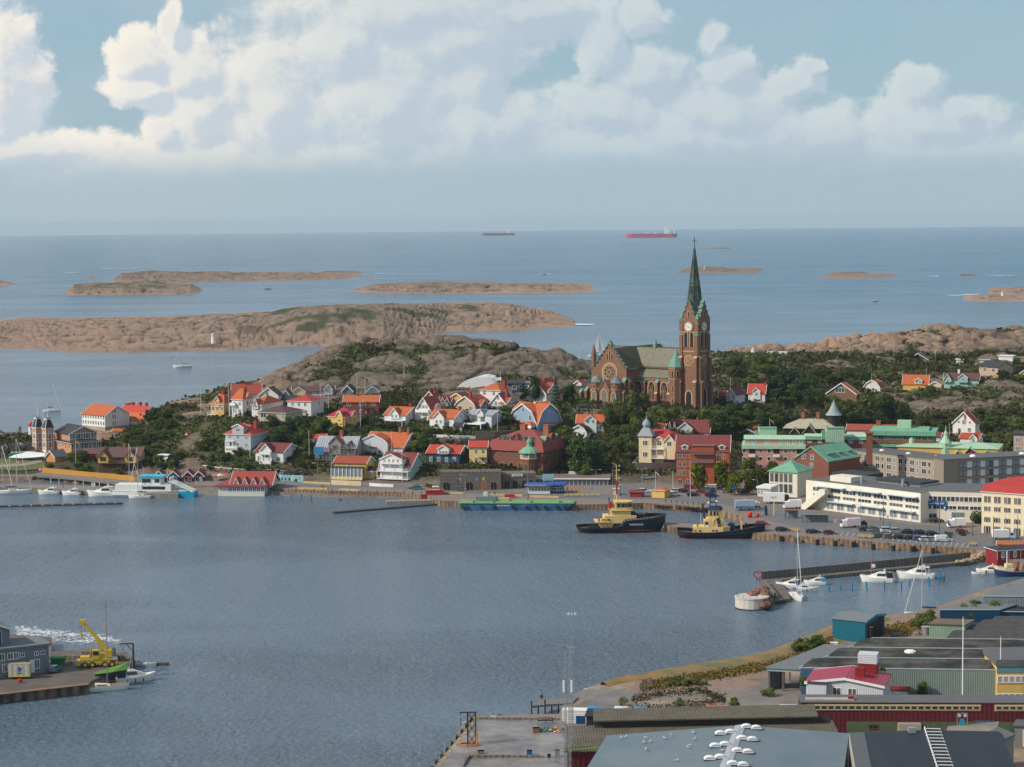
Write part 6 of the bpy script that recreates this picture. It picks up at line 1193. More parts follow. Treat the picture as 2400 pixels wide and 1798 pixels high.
g.ws('F',9,V(1395,ZB,1322),1.5,1.5,'two',t0=.27,t1=.96,glass=CUR);g.ws('R',7,V(1395,ZB,1345),1.6,2.2,'two',glass=CUR)
vol(g.root,g.x0+4,g.x1+1.5,g.y0+4,g.y1-3,g.ze-.5,g.ze+.6,g.ze+4.4,'x','gable',OFW,roof_m('restaurant_red',(.33,.065,.045)),.7)
for k in rng(4):
 x=g.x0+6+k*3.3;wo,ro=vol(g.root,x-1,x+1,g.y0+3.4,g.y0+8,g.ze+.2,g.ze+.9,g.ze+2.9,'y','gable',OFW,MTS['roof_restaurant_red'],.3,names=('dormer','roof'),th=.12);ro.parent=wo
for k,(X,c,wl)in enu(((1770,'blue-painted gable',mat('hut_blue',(.03,.09,.28))),(1925,'blue and wine gable',mat('hut_blue2',(.05,.12,.30))),(2082,'scarlet gable',REDW),(2200,'dark red gable and white fan sign',BROWNW))):
 g=HZ('wine-roofed shop hut with '+c+' by the water slide boat',ZA,X,1142,4,110,5,1082,1030,wl=wl,rf=RWN,rdg='y',name='shop_hut',cat='hut',dph=9,gz=2.,dp=1,oh=.6);g.put('F',.3,6,.9,1.8,TM,DGL,'plain','door');g.put('F',.7,6,.9,1.5,TM,[mat('cloth_a',(.6,.5,.4)),mat('cloth_b',(.1,.3,.6)),mat('cloth_c',(.6,.06,.05)),TM][k],'plain')
for k,x in enu((506,516,526)):
 t=thing('parasol',['pink-red parasol at the left end of the cafe row','white-banded parasol in the middle of the cafe row','pink-red parasol at the right end of the cafe row'][k],'parasol',PZ(x,1127,2.),0,'cafe parasols');b=MB();b.br((0,0,0),(0,0,2.6),.05,TM,5);b.bd('pole',t);b=MB();b.lth(0,0,[(1.9,2.1),(1.,2.5),(.05,2.8)],8,mat('parasol_pink',(.6,.12,.16))if k!=1 else mat('parasol_white',(.65,.55,.55)));b.bd('canopy',t)
g=HZ('white box container on the slope above the shop huts',ZA,1812,950,30,100,40,865,855,wl=WHT,rf=WHT,kd_='flat',name='container',dp=1,trim=LGR)
TQ=mat('toilet_turquoise',(.02,.28,.24),nz=.1)
me=MB();me.bx(-.55,.55,0,1.1,0,2.1,TQ);me.bx(-.6,.6,-.05,1.15,2.1,2.3,mat('toilet_roof',(.5,.62,.6)));me.bx(-.4,.4,-.04,0,.1,1.9,mat('toilet_door',(.03,.35,.3)));me=me.mesh('portable_toilet')
for k in rng(11):tag(link('portable_toilet',me,N0,PY(28+k*5.2,1073-k*.25,862)),nth(k,'turquoise portable toilet beside the twin towers'),'portable toilet','row of turquoise portable toilets')
t=thing('tent','long white marquee on the lawn by the twin towers','tent',PY(66,1079,852));b=MB();W2=7.4
b.loft([[(-W2,-3,1.6),(-W2*.2,-3.4,1.3),(W2,-3,1.9)],[(-W2*.8,0,2.2),(0,0,3.6),(W2,0,3.)],[(-W2*.7,3,1.9),(0,3,2.),(W2,3,2.2)]],TM,closed=0,caps=0);b.bd('canopy',t);b=MB()
for x,y in((-W2,-3),(0,-3.3),(W2,-3),(-W2*.7,3),(W2,3),(0,0)):b.br((x,y,-.5),(x,y,1.8),.06,MG,4)
b.bd('poles',t)
t=thing('harbour_light','small white beacon tower with red dome cap behind the twin towers','beacon',PY(73,1013,905));b=MB();b.lth(0,0,[(1.25,-2),(1.15,2.6),(1.3,2.7)],12,WHT);b.bd('tower',t);b=MB();b.lth(0,0,[(1.45,2.7),(1.2,3.5),(.6,4.1),(.1,4.4)],12,mat('cap_red',(.5,.02,.04)));b.bd('dome',t)
def light_tower(lab,px,py,Y,h,r):
 t=thing('lighthouse',lab,'lighthouse',PY(px,py,Y));b=MB();b.lth(0,0,[(r*1.25,-2),(r,h*.7),(r*1.35,h*.72),(r*1.35,h*.76)],10,WHT);b.bd('tower',t);b=MB();b.lth(0,0,[(r*.7,h*.76),(r*.7,h*.92),(r*.1,h)],8,LGR);b.bd('lantern',t)
light_tower('white lighthouse on the large rocky island',500,799,1640,6.6,1.5)
light_tower('tiny white light on the pink island at the right edge',2350,694,2560,6,1.6)
light_tower('white lantern house on the pink rocks at right',1766,828,1215,3.2,1.3)
p=PY(1651,630,3800);b=MB();b.lth(0,0,[(2.2,0),(.5,2.4),(.3,7)],6,LGR);o=b.bd('beacon');o.location=p;tag(o,'thin beacon mast on the low skerry behind the spire','beacon')
b=MB();b.lth(0,0,[(.9,0),(.6,1.4),(.8,1.8),(.2,2.6)],7,SN);fix(b,'cairn',PY(46,1012,905),'stone cairn on the rocks at the left point','cairn')
g=House('white kiosk with wide blue roof sign on the quay',*zp(ZC,1790,1370),6,235/4.602,15,90/4.602,104/4.602,kd_='flat',wl=WHT,rf=mat('kiosk_blue',(.02,.10,.32)),gz=2.,name='kiosk',dph=5,dp=0,oh=1.2);g.ws('F',7,V(1370,ZC,1318),.9,1.5,'plain',glass=CUR)
lett('roof_lettering','SJÖRÄDDNINGSSÄLLSKAPET',.62,TM,g.root,(-5,g.y0-1.25,g.ze+.28));
q=HZ('dark blue timber booth beside the white quay kiosk',ZC,1925,1365,6,120,15,1280,1262,wl=mat('booth_navy',(.015,.04,.10)),rf=mat('kiosk_blue',(.02,.10,.32)),kd_='flat',name='booth',cat='kiosk',gz=2.,dph=5,dp=0,oh=1);q.ws('F',2,V(1365,ZC,1318),1.6,1.2,'two')
t=thing('billboard','pale blue poster board on posts above the quay kiosk','billboard',PZ(1285,1148,2.));b=MB();b.bx(-2.1,2.1,-.05,.05,3.4,5.8,mat('poster_blue',(.22,.50,.62),nz=.2));b.bx(-1.7,1.7,-.08,-.05,3.7,4.5,mat('poster_sand',(.4,.35,.3),nz=.4,scale=2));b.bd('board',t);b=MB();b.br((-1.5,0,0),(-1.5,0,3.4),.1,MG,5);b.br((1.5,0,0),(1.5,0,3.4),.1,MG,5);b.bd('posts',t)
g=HZ('long low flat-roofed cafe with glass front behind the kiosk',ZD,575,905,3,790,8,838,832,wl=CUR,rf=mat('roof_gravel',(.19,.14,.11),nz=.2),kd_='flat',name='cafe',gz=2.,dph=13,dp=0,oh=.8,trim=TM)
b=MB();b.bx(g.x0-.9,g.x1+.9,g.y0-.95,g.y0-.8,g.ze-.15,g.ze+.3,TM)
for i in rng(18):x=g.x0+(g.x1-g.x0)*i/17;b.bx(x-.08,x+.08,g.y0-.5,g.y0-.35,0,g.ze,LGR)
b.bd('columns',g.root)
b=MB();b.bx(g.x1-11,g.x1+.02,g.y0-.1,g.y0-.02,0,g.ze,GRW);b.bd('grey_panel',g.root)
g=HZ('small yellow kiosk with orange hip roof beside the car park',ZD,1185,1048,24,140,60,968,928,wl=YEL,rf=roof_m('kiosk_orange',(.50,.12,.06)),kd_='hip',gz=2.,name='kiosk',dp=0,top=.0)
g=HZ('dark red shed left of the yellow kiosk',ZD,945,1040,10,135,10,985,965,wl=REDW,rf=RWN,kd_='barrel',gz=2.,name='shed',dph=4,dp=0,trim=N0)
g=HZ('grey electrical cabinet hut beside the tall pole on the quay',ZD,680,1015,10,45,10,950,945,wl=LGR,rf=LGR,kd_='flat',gz=2.,name='cabinet',dph=2,dp=0)
def shelter(lab,px,py,L,rz,m):
 t=thing('bus_shelter',lab,'shelter',PZ(px,py,2.),rz,'bus shelters');b=MB();b.bx(0,L,0,2.4,2.5,2.65,m);b.bd('roof',t);b=MB()
 for i in rng(int(L/1.5)+1):x=min(L,i*1.5);b.bx(x-.05,x+.05,.05,.15,0,2.5,BK);b.bx(x-.05,x+.05,2.25,2.35,0,2.5,BK)
 b.bd('frame',t);b=MB();b.bx(.05,L-.05,2.28,2.32,.2,2.4,CUR);b.bd('glass_wall',t);return t
shelter('long glazed green-roofed bus shelter on the square',1880,1225,8.4,-.15,mat('shelter_green',(.16,.22,.18)));shelter('short shelter with wine-red roof left of the long bus shelter',1840,1216,4.2,-.15,RWN)
g=HZ('red octagonal harbour kiosk with charcoal roof at the right edge',ZU,640,768,-28,900,120,590,490,wl=REDW,rf=RDK,kd_='hip',gz=2.,name='harbour_kiosk',cat='kiosk',dp=3,trim=TM,top=.2,dph=7);g.ws('F',4,V(768,ZU,670),.9,1.5,'plain',glass=CUR)
b=MB()
for i in rng(9):x=g.x0+(g.x1-g.x0)*i/8;b.bx(x-.07,x+.07,g.y0-.05,g.y0,0,g.ze,TM)
b.bd('corner_posts',g.root)
g=HZ('long red boathouse with bright orange roof at the right edge',ZU,1500,560,2,830,20,490,430,wl=REDW,rf=RO,name='boathouse',gz=2.,dp=1,dph=6)
# BOATS
def hull(L,Bm,D,n=15,transom=.75,sheer=.25,m=N0,m2=N0,red=N0,below=.5,flare=1.,full=.5,bow=1.):
 b=MB();rings=[];rings2=[]
 for i in rng(n):
  f=i/(n-1);w=Bm/2*(transom+(1-transom)*min(1,f/.35))if f<.35 else Bm/2*max(.02,(1-((f-.35)/.65)**(2+full*2)))
  z=D*(1+sheer*(2*f-.7)**2*(1 if f>.35 else .5));x=L*f
  k=.80 if f>.35 else .9;xb=x-(bow*D*.5*max(0,f-.8)/.2)
  rings.append([(x,-w,z),(x,-w*(.97),z*.8),(x*.5+xb*.5,-w*(k+.1*(1-f)),z*.35),(xb,-w*k*.92,.02),(xb,-w*k*.6,-below),(xb,w*k*.6,-below),(xb,w*k*.92,.02),(x*.5+xb*.5,w*(k+.1*(1-f)),z*.35),(x,w*.97,z*.8),(x,w,z)])
 b.loft(rings,m,closed=0,caps=1)
 deck=[[(r[0][0],r[0][1]*.99,r[0][2]-.02),(r[0][0],r[-1][1]*.99,r[-1][2]-.02)]for r in rings]
 b.loft(deck,m2 or m,closed=0,caps=0)
 return b,rings
BW=mat('gelcoat',(.78,.76,.70),rgh=.35,nz=.04,spec=.5);BG=mat('boat_glass',(.02,.022,.027),rgh=.1,spec=.9);TEAK=mat('teak',(.28,.17,.09),nz=.15);CANV=mat('blue_canvas',(.01,.03,.16),nz=.1);REDP=mat('antifoul',(.16,.03,.025),nz=.2);CREAMB=mat('tug_cream',(.70,.50,.20),nz=.08);HULLB=mat('tug_hull',(.012,.018,.032),rgh=.45,nz=.2);ALU=mat('mast_metal',(.58,.58,.58),metal=.3,rgh=.4)
def boat_at(name,lab,cat,px,py,heading,gp=N0,z=.0):
 return thing(name,lab,cat,PZ(px,py,z),R(heading),gp)
def sailboat(lab,px,py,heading,L,mast,sails=N0,boom=1,hm=BW,gp='moored sailing boats',deckm=N0,cover=1,mastm=ALU,furl=1):
 t=boat_at('sailing_boat',lab,'sailing boat',px,py,heading,gp);o=VV((-L/2,0,0))
 b,r=hull(L,L*.30,L*.10,m=hm,m2=deckm or BW,transom=.55,sheer=.2);h=b.bd('hull',t,1);h.location=o
 b=MB();D=L*.1;b.loft([[(L*.3,-L*.08,D),(L*.3,L*.08,D),(L*.3,L*.07,D+L*.05),(L*.3,-L*.07,D+L*.05)],[(L*.62,-L*.06,D),(L*.62,L*.06,D),(L*.60,L*.04,D+L*.035),(L*.60,-L*.04,D+L*.035)]],BW)
 for s_ in(-1,1):b.bx(L*.34,L*.55,s_*L*.077-.02,s_*L*.077+.02,D+L*.014,D+L*.034,BG)
 c=b.bd('cabin',t);c.location=o
 b=MB();mx=L*.56;b.br((mx,0,D),(mx,0,mast),.10,mastm,6,.07);b.br((mx-L*.09,0,mast*.55),(mx+.01,0,mast*.55),.04,mastm,4);b.br((mx,-L*.07,mast*.6),(mx,L*.07,mast*.6),.04,mastm,4);m_=b.bd('mast',t);m_.location=o
 b=MB()
 if boom:b.br((mx,0,D+1.3),(mx-L*.38,0,D+1.2),.09,mastm,5)
 if cover and boom:b.br((mx-.1,0,D+1.5),(mx-L*.36,0,D+1.35),.2,CANV if sails!='white' else BW,6)
 for a,c_ in(((mx,0,mast),(L*.985,0,D*1.2)),((mx,0,mast),(.2,0,D*1.1))):b.br(a,c_,.02 if c_[0]<1 or not furl else .10,MG if c_[0]<1 or not furl else BW,4)
 for s_ in(-1,1):b.br((mx,0,mast*.95),(mx-.2,s_*L*.13,D),.018,MG,3)
 g=b.bd('rigging',t);g.location=o
 b=MB();n=9
 for i in rng(n):f=i/(n-1);x=L*(.05+.9*f);w=L*.14*(1 if f<.6 else(1-(f-.6)/.42));
 for s_ in(-1,1):
  pts=[(L*(.03+.94*i/8),s_*(L*.145*(1 if i<5 else 1-(i-4.4)/3.8)+.02),D*1.05)for i in rng(9)]
  for i in rng(9):b.br(pts[i],(pts[i][0],pts[i][1],pts[i][2]+.6),.02,MG,3)
  for i in rng(8):b.br((pts[i][0],pts[i][1],pts[i][2]+.6),(pts[i+1][0],pts[i+1][1],pts[i+1][2]+.6),.02,MG,3)
 g=b.bd('guard_rail',t);g.location=o
 if sails=='up':
  b=MB();b.face([(mx-.1,.02,D+1.5),(mx-L*.36,.5,D+1.4),(mx-.1,.02,mast*.97)],BW);b.face([(L*.97,0,D*1.2),(mx+.3,.8,D+1),(mx+.1,0,mast*.9)],BW);g=b.bd('sails',t);g.location=o
 return t
def cruiser(lab,px,py,heading,L,style=0,canopy=N0,gp='moored motor boats',hm=BW):
 t=boat_at('motor_boat',lab,'motor boat',px,py,heading,gp);o=VV((-L/2,0,0));D=L*.14;W=L*.15
 b,r=hull(L,L*.33,D,m=hm,m2=BW,transom=.85,sheer=.3,full=.3);h=b.bd('hull',t,1);h.location=o
 b=MB();H2=L*(.15 if style!=2 else .13)
 b.loft([[(L*.22,-W*.85,D),(L*.22,W*.85,D),(L*.25,W*.7,D+H2),(L*.25,-W*.7,D+H2)],[(L*.48,-W*.85,D),(L*.48,W*.85,D),(L*.46,W*.65,D+H2),(L*.46,-W*.65,D+H2)],[(L*.80,-W*.35,D+.05),(L*.80,W*.35,D+.05),(L*.76,W*.25,D+H2*.25),(L*.76,-W*.25,D+H2*.25)]],BW);c=b.bd('cabin',t);c.location=o
 b=MB()
 for s_ in(-1,1):b.loft([[(L*.25,s_*W*.86,D+H2*.35),(L*.25,s_*W*.74,D+H2*.85)],[(L*.52,s_*W*.80,D+H2*.35),(L*.48,s_*W*.70,D+H2*.85)]],BG,closed=0,caps=0)
 b.loft([[(L*.475,-W*.66,D+H2*.93),(L*.475,W*.66,D+H2*.93)],[(L*.60,-W*.58,D+H2*.62),(L*.60,W*.58,D+H2*.62)]],BG,closed=0,caps=0);g=b.bd('windscreen',t);g.location=o
 b=MB()
 if canopy:b.loft([[(L*.02,-W*.8,D),(L*.02,W*.8,D),(L*.05,W*.7,D+H2*1.05),(L*.05,-W*.7,D+H2*1.05)],[(L*.26,-W*.82,D),(L*.26,W*.82,D),(L*.25,W*.7,D+H2*1.12),(L*.25,-W*.7,D+H2*1.12)]],canopy);g=b.bd('canopy',t);g.location=o;b=MB()
 b.bx(L*.14,L*.42,-W*.62,W*.62,D+H2*(1.12 if style else 1.),D+H2*(1.12 if style else 1.)+.12,BW)
 if style==1:
  for x in(.15,.38):
   for s_ in(-1,1):b.br((L*x,s_*W*.6,D),(L*x,s_*W*.6,D+H2*1.12),.05,BW,4)
 b.br((L*.3,0,D+H2*1.1),(L*.28,0,D+H2*1.1+L*.12),.05,BW,4);b.bx(L*.26,L*.32,-.5,.5,D+H2*1.1+.4,D+H2*1.1+.55,BW);g=b.bd('hardtop',t);g.location=o
 b=MB()
 for s_ in(-1,1):
  pts=[(L*(.5+.46*i/5),s_*(W*(1-(i/5)**2*.93)),D*(1.05+.25*i/5))for i in rng(6)]
  for i in rng(6):b.br(pts[i],(pts[i][0],pts[i][1],pts[i][2]+.55),.02,MG,3)
  for i in rng(5):b.br((pts[i][0],pts[i][1],pts[i][2]+.55),(pts[i+1][0],pts[i+1][1],pts[i+1][2]+.55),.025,MG,3)
 for i in rng(3):b.br((L*(.25+.2*i),-W*1.02,D*.7),(L*(.25+.2*i),-W*1.02,D*.1),.11,BK,6)
 g=b.bd('bow_rail',t);g.location=o;return t
def skiff(lab,px,py,heading,L,m=BW,mo=1,gp='small open boats'):
 t=boat_at('open_boat',lab,'boat',px,py,heading,gp);o=VV((-L/2,0,0));b,r=hull(L,L*.36,L*.11,m=m,m2=mat('boat_inside',(.3,.3,.3)),transom=.85);h=b.bd('hull',t,1);h.location=o
 b=MB();b.bx(L*.3,L*.36,-L*.14,L*.14,L*.1,L*.13,TEAK);b.bx(L*.5,L*.56,-L*.13,L*.13,L*.1,L*.14,BW);b.bd('thwarts',t).location=o
 if mo:b=MB();b.bx(-.35,.05,-.2,.2,.3,1.,BK);b.br((-.15,0,.3),(-.15,0,-.4),.08,BK,5);b.bd('outboard_motor',t).location=o
 return t
sailboat('long white sloop with two forestays moored at the stone mole, far left',36,1157,6,12.5,20.5,mastm=ALU)
sailboat('white sloop bow-in at the left frame edge beside the mole',4,1146,-20,10,16.5)
cruiser('white day cruiser with raked windscreen, first from the left at the mole',114,1158,176,8.2,0)
cruiser('white cabin cruiser with dark cabin glass, second at the mole',167,1160,168,7.6,1)
cruiser('big white motor yacht with fenders at the middle of the mole',240,1163,176,11.5,1)
sailboat('white ketch with teak cockpit moored at the end of the mole',327,1167,172,8.6,18.5)
sailboat('white sailing boat behind the water slide boat',300,1148,0,10,17.5)
t=boat_at('slide_boat','white party boat with turquoise roof and hull and white water slides at its bow','passenger boat',372,1163,-6);L=30;o=VV((-L/2-1.5,0,0));TQH=mat('turquoise_hull',(.01,.30,.48),nz=.1,rgh=.4)
b,r=hull(L,7.5,2.4,m=BW,m2=BW,transom=.9,sheer=.05,full=.2);b.bx(L-6,L+.5,-3.3,3.3,-.3,1.9,TQH);b.bd('hull',t).location=o
b=MB();b.bx(1,L-8,-3.2,3.2,2.2,4.6,BW);b.bx(L*.38,L*.66,-3.26,-3.2,2.9,4.,BG);b.bx(L*.36,L*.60,-2.9,2.9,4.6,7.4,BW);b.bx(L*.37,L*.48,-2.96,-2.9,5.4,6.7,BG);b.bx(L*.53,L*.59,-2.96,-2.9,5.4,6.7,BG);b.bd('superstructure',t).location=o
b=MB();b.bx(L*.33,L*.64,-3.4,3.4,7.4,7.75,mat('turquoise_roof',(.06,.45,.58)));b.br((L*.36,0,7.7),(L*.36,0,11),.07,ALU,4);b.bd('roof',t).location=o
b=MB()
for k in rng(4):
 y=-2.4+1.6*k;b.loft([[(L*.70,y-.55,6.),(L*.70,y+.55,6.),(L*.70,y+.5,5.6),(L*.70,y-.5,5.6)],[(L*.80,y-.55,5.),(L*.80,y+.55,5.),(L*.80,y+.5,4.6),(L*.80,y-.5,4.6)],[(L*1.,y-.55,2.1),(L*1.,y+.55,2.1),(L*1.,y+.5,1.7),(L*1.,y-.5,1.7)]],BW);b.bx(L*.70,L*.98,y+.5,y+.62,2.1,2.6,BW);b.br((L*.72,y,6.5),(L*.72,y,7.3),.3,BW,6)
b.bd('water_slides',t).location=o
b=MB();b.bx(-9,9,-2.2,2.2,-.4,.9,mat('barge_teal',(.05,.17,.23),nz=.2));b.bx(-9.1,9.1,-2.3,2.3,.9,1.1,LGR);o=b.bd('flat_barge');o.location=PZ(482,1148,0);o.rotation_euler=(0,0,-.12);tag(o,'flat teal barge between the slide boat and the floating restaurant','barge')
sailboat('white sailing yacht with bare mast crossing the channel',427,861,180,13,15.5,gp='yachts under way');sailboat('white motor-sailer under way behind the twin towers',122,965,0,9.6,15,gp='yachts under way')
sailboat('yacht with white sails set behind the church gable',1401,836,10,14,17,sails='up',gp='yachts under way')
for k,(x,y)in enu(((627,677),(2052,706),(1277,643))):skiff(['tiny white boat between the two left islands','tiny white boat on the open sea at right','tiny white boat right of the middle of the sea'][k],x,y,0,8 if k else 12,gp='distant boats')
t=boat_at('deck_barge','long blue deck barge with green deck and tyre fenders at the quay','barge',1216,1193,-4.5);L=41;o=VV((-L/2,0,0));BB=mat('barge_blue',(.025,.10,.22),nz=.3,scale=.3,rgh=.5,col2=(.05,.13,.22));GD=mat('deck_green',(.16,.32,.13),nz=.25,scale=.4)
b=MB();b.loft([[(0,-4,2.6),(0,4,2.6),(2,4,-.4),(2,-4,-.4)],[(L*.96,-4.2,2.4),(L*.96,4.2,2.4),(L*.88,4,-.4),(L*.88,-4,-.4)]],BB);b.bx(-.2,L*.97,-4.3,4.3,2.45,2.6,GD);b.bx(2,L*.9,-4.05,4.05,-.5,-.05,REDP);h=b.bd('hull',t);h.location=o
b=MB();b.bx(.3,L*.95,-4.2,4.2,2.6,2.68,GD)
for x in(5,5.5,25,25.5,35,35.5,12,12.5):b.br((x,-3.6,2.6),(x,-3.6,3.4),.16,BK,6)
b.bd('deck',t).location=o
for k,x in enu((1.4,2.9,8,12.5,19,23.6,27,30,34.4,37,39.6)):
 b=MB();zc=1.1
 for i in rng(8):a0=pi*i/4;a1=a0+pi/4;b.br((x+.5*cos(a0),-4.35,zc+.5*sin(a0)),(x+.5*cos(a1),-4.35,zc+.5*sin(a1)),.17,BK,5)
 b.bd('tyre',t).location=o
lett('name','FRAKTPRAM',.8,TM,t,(-L/2+15.5,-4.25,1.7))
b=MB();b.bx(5.5,12.5,.5,3.5,2.6,4.2,mat('winch_grey',(.15,.2,.18)));b.bx(12.5,17,1,3.5,2.6,3.6,mat('pallets',(.45,.35,.2),nz=.4,scale=2));b.bx(8,9.5,1.5,3,4.2,5.6,LGR);b.bd('deck_machinery',t).location=o
t=boat_at('workboat','dark red workboat with orange railings moored behind the middle pontoon','workboat',1018,1172,0);L=9.5;b,r=hull(L,3.6,2.2,m=mat('workboat_red',(.28,.012,.03),nz=.15),m2=TEAK,transom=.9,sheer=.1);b.bd('hull',t).location=(-L/2,0,0)
b=MB();b.bx(-3.,3.4,-1.2,1.2,2.2,3.6,MTS['workboat_red']);b.bx(-3.1,3.5,-1.3,1.3,3.6,3.8,mat('rail_orange',(.6,.14,.03)));b.bx(-.8,1.8,-.9,.9,3.8,5.,BW);b.bx(-.8,1.8,-.93,-.9,4.2,4.7,BG)
for i in rng(7):b.br((-3+i,-1.25,3.8),(-3+i,-1.25,4.5),.05,MTS['rail_orange'],4)
b.bx(-3.1,3.5,-1.3,-1.2,4.4,4.5,MTS['rail_orange']);b.br((.4,0,5),(.4,0,7),.06,ALU,4);b.bd('wheelhouse',t)
b=MB();b.bx(2.8,7.6,-1.3,1.3,-.3,1.2,mat('pontoon_blue',(.02,.09,.26)));b.bx(-1.2,1.6,-1.,1.,1.2,1.5,LGR);fix(b,'blue_float',PZ(1026,1172,0)+VV((.8,-.6,0)),'small blue work float beside the red workboat','float')
b=MB();b.bx(-2.2,2.2,-1,1,0,1.,mat('dredger_red',(.40,.03,.015)));b.bx(-2.,1.6,-.9,.9,1.,2.,MTS['dredger_red']);b.bx(-2.3,2.3,-1.05,1.05,1.,1.15,MTS['rail_orange']);b.br((-1,0,2),(-1,0,3.4),.1,MTS['rail_orange'],5);fix(b,'lifeboat',PZ(1196,1172,1.2),'bright red rescue boat lying behind the long barge','rescue boat')
# tugs
def tug(lab,px,py,heading,L,variant):
 t=boat_at('tugboat',lab,'tugboat',px,py,heading,'tugboats');o=VV((-L/2,0,0));D=2.2
 b=MB();rings=[];n=20
 for i in rng(n):
  f=i/(n-1);w=4.6*(1-max(0,(.12-f)/.12)**2*.35)*(1-max(0,(f-.72)/.28)**2.4*.93)
  z=(1.9+(2.6 if variant else 3.2)*max(0,(f-.42)/.58)**1.4)if not variant else 1.9+2.4*max(0,(f-.35)/.65)**1.6+.5*max(0,(.15-f)/.15)
  if not variant:z=1.7+(2.6 if f>.45 else 0)*min(1,(f-.45)/.08 if f>.45 else 0)+1.*max(0,(f-.55)/.45)
  x=L*f;xb=x-1.5*max(0,(f-.8)/.2)+.8*max(0,(.1-f)/.1)
  rings.append([(x,-w,z),(x,-w*1.,z*.6),(xb,-w*.88,.35),(xb,-w*.85,.3),(xb,-w*.82,-.5),(xb,w*.82,-.5),(xb,w*.85,.3),(xb,w*.88,.35),(x,w,z*.6),(x,w,z)])
 b.loft(rings,HULLB,closed=0);dk=[[(r_[0][0],r_[0][1]*.96,r_[0][2]-.7),(r_[0][0],-r_[0][1]*.96,r_[0][2]-.7)]for r_ in rings];b.loft(dk,mat('tug_deck',(.16,.05,.04),nz=.2),closed=0,caps=0)
 b.bd('hull',t).location=o
 b=MB()
 for i in rng(len(rings)-1):
  for s_ in(0,-1):b.br([c for c in rings[i][s_]],[c for c in rings[i+1][s_]],.26,BK if not variant else HULLB,6)
 for i in rng(len(rings)-1):
  for s_ in(2,7):a=rings[i][s_];c=rings[i+1][s_];b.br((a[0],a[1]*1.02,.75),(c[0],c[1]*1.02,.75),.16,REDP if not variant else BK,5)
 if not variant:
  for i in rng(26):
   f=.48+.5*i/25;k=f*(n-1);j=min(n-2,int(k));q=k-j;a,c=rings[j][0],rings[j+1][0];x=a[0]*(1-q)+c[0]*q;y=a[1]*(1-q)+c[1]*q;z=a[2]*(1-q)+c[2]*q
   b.br((x,y-.22,z+.15),(x,y-.22,z-.3),.11,LGR,4)
  for i in rng(4):x=L*(.33+.055*i);b.bx(x,x+.25,-4.75,-4.5,.9,2.4,BK)
 b.bd('fendering',t).location=o
 b=MB();b.loft([[(r_[3][0],r_[3][1]*1.005,.28)for r_ in rings],[(r_[4][0],r_[4][1]*1.03,-.4)for r_ in rings]],REDP,closed=0,caps=0);b.bd('boot_stripe',t).location=o
 c=CREAMB
 if not variant:
  b=MB();b.bx(L*.26,L*.40,-2.9,2.9,1.,3.4,c);b.bx(L*.20,L*.36,-3.8,3.8,3.4,3.6,c);b.bx(L*.30,L*.66,-3.,3.,3.,5.4,c);b.bx(L*.38,L*.43,-2.2,2.2,5.4,7.6,c);b.bx(L*.43,L*.60,-2.6,2.6,5.4,7.,c);b.bx(L*.36,L*.62,-3.1,3.1,7.,7.15,c)
  for x in(.27,.33):b.br((L*x,-3.05,4.2),(L*x+.9,-3.05,4.2),.3,BK,4)
  dh=b.bd('deckhouse',t);dh.location=o
  b=MB();b.prism([(L*.43,-2.2),(L*.56,-2.2),(L*.61,-1.2),(L*.61,1.2),(L*.56,2.2),(L*.43,2.2)],7.15,9.6,c,scale=1.05);b.prism([(L*.42,-2.7),(L*.57,-2.7),(L*.63,-1.4),(L*.63,1.4),(L*.57,2.7),(L*.42,2.7)],9.6,9.85,c);wh=b.bd('wheelhouse',t);wh.location=o
  b=MB()
  for x0_,x1_ in((.445,.485),(.495,.53),(.535,.56)):b.bx(L*x0_,L*x1_,-2.33,-2.2,8.,9.2,BG)
  b.loft([[(L*.565,-2.2,8.),(L*.567,-2.27,9.2)],[(L*.612,-1.3,8.),(L*.616,-1.33,9.2)]],BG,closed=0,caps=0);b.bd('windows',wh)
  b=MB();mx=L*.45;b.br((mx,0,9.8),(mx,0,21.5),.22,c,6,.12);b.br((mx-.9,0,9.8),(mx,0,15.5),.1,c,4);b.br((mx+.9,0,9.8),(mx,0,15.5),.1,c,4);b.br((mx,-.05,12),(mx,-.05,16.5),.3,mat('mast_red',(.30,.03,.03)),6)
  for z,w_ in((21,1.),(19.6,.8),(17,.9),(14.8,1.2)):b.br((mx-w_,0,z),(mx+w_,0,z),.08,c,4);b.blob((mx+w_,0,z+.2),.2,TM,6)
  b.br((mx,0,21.4),(mx-1.6,0,22.2),.05,TM,4);b.bd('mast',t).location=o
  b=MB();b.bx(L*.36,L*.40,-1.2,1.2,7.2,9.4,MTS['mast_red']);b.br((L*.37,0,9.3),(L*.36,.0,11),.18,BK,6);b.bx(L*.62,L*.74,-2,2,4.4,5.6,BK);b.br((L*.64,-2.3,5.6),(L*.64,2.3,5.6),.9,BK,10);b.br((L*.12,-1.5,1.6),(L*.28,-1.5,1.6),.6,BK,8);b.br((L*.27,-1,3.6),(L*.42,-1,7),.14,BK,5);b.bx(L*.23,L*.25,-3,-2.4,3.6,4.7,mat('hydrant_red',(.5,.02,.02)));b.br((L*.70,1,4.6),(L*.80,0,5.8),.35,TEAK,6);b.bd('deck_gear',t).location=o
  b=MB()
  for i in rng(14):x=L*(.36+.26*i/13);b.br((x,-3.,7.1),(x,-3.,8.),.03,c,4)
  b.br((L*.36,-3,8),(L*.62,-3,8),.035,c,4)
  for i in rng(10):x=L*(.20+.1*i/9);b.br((x,-3.7,3.6),(x,-3.7,4.5),.03,c,4)
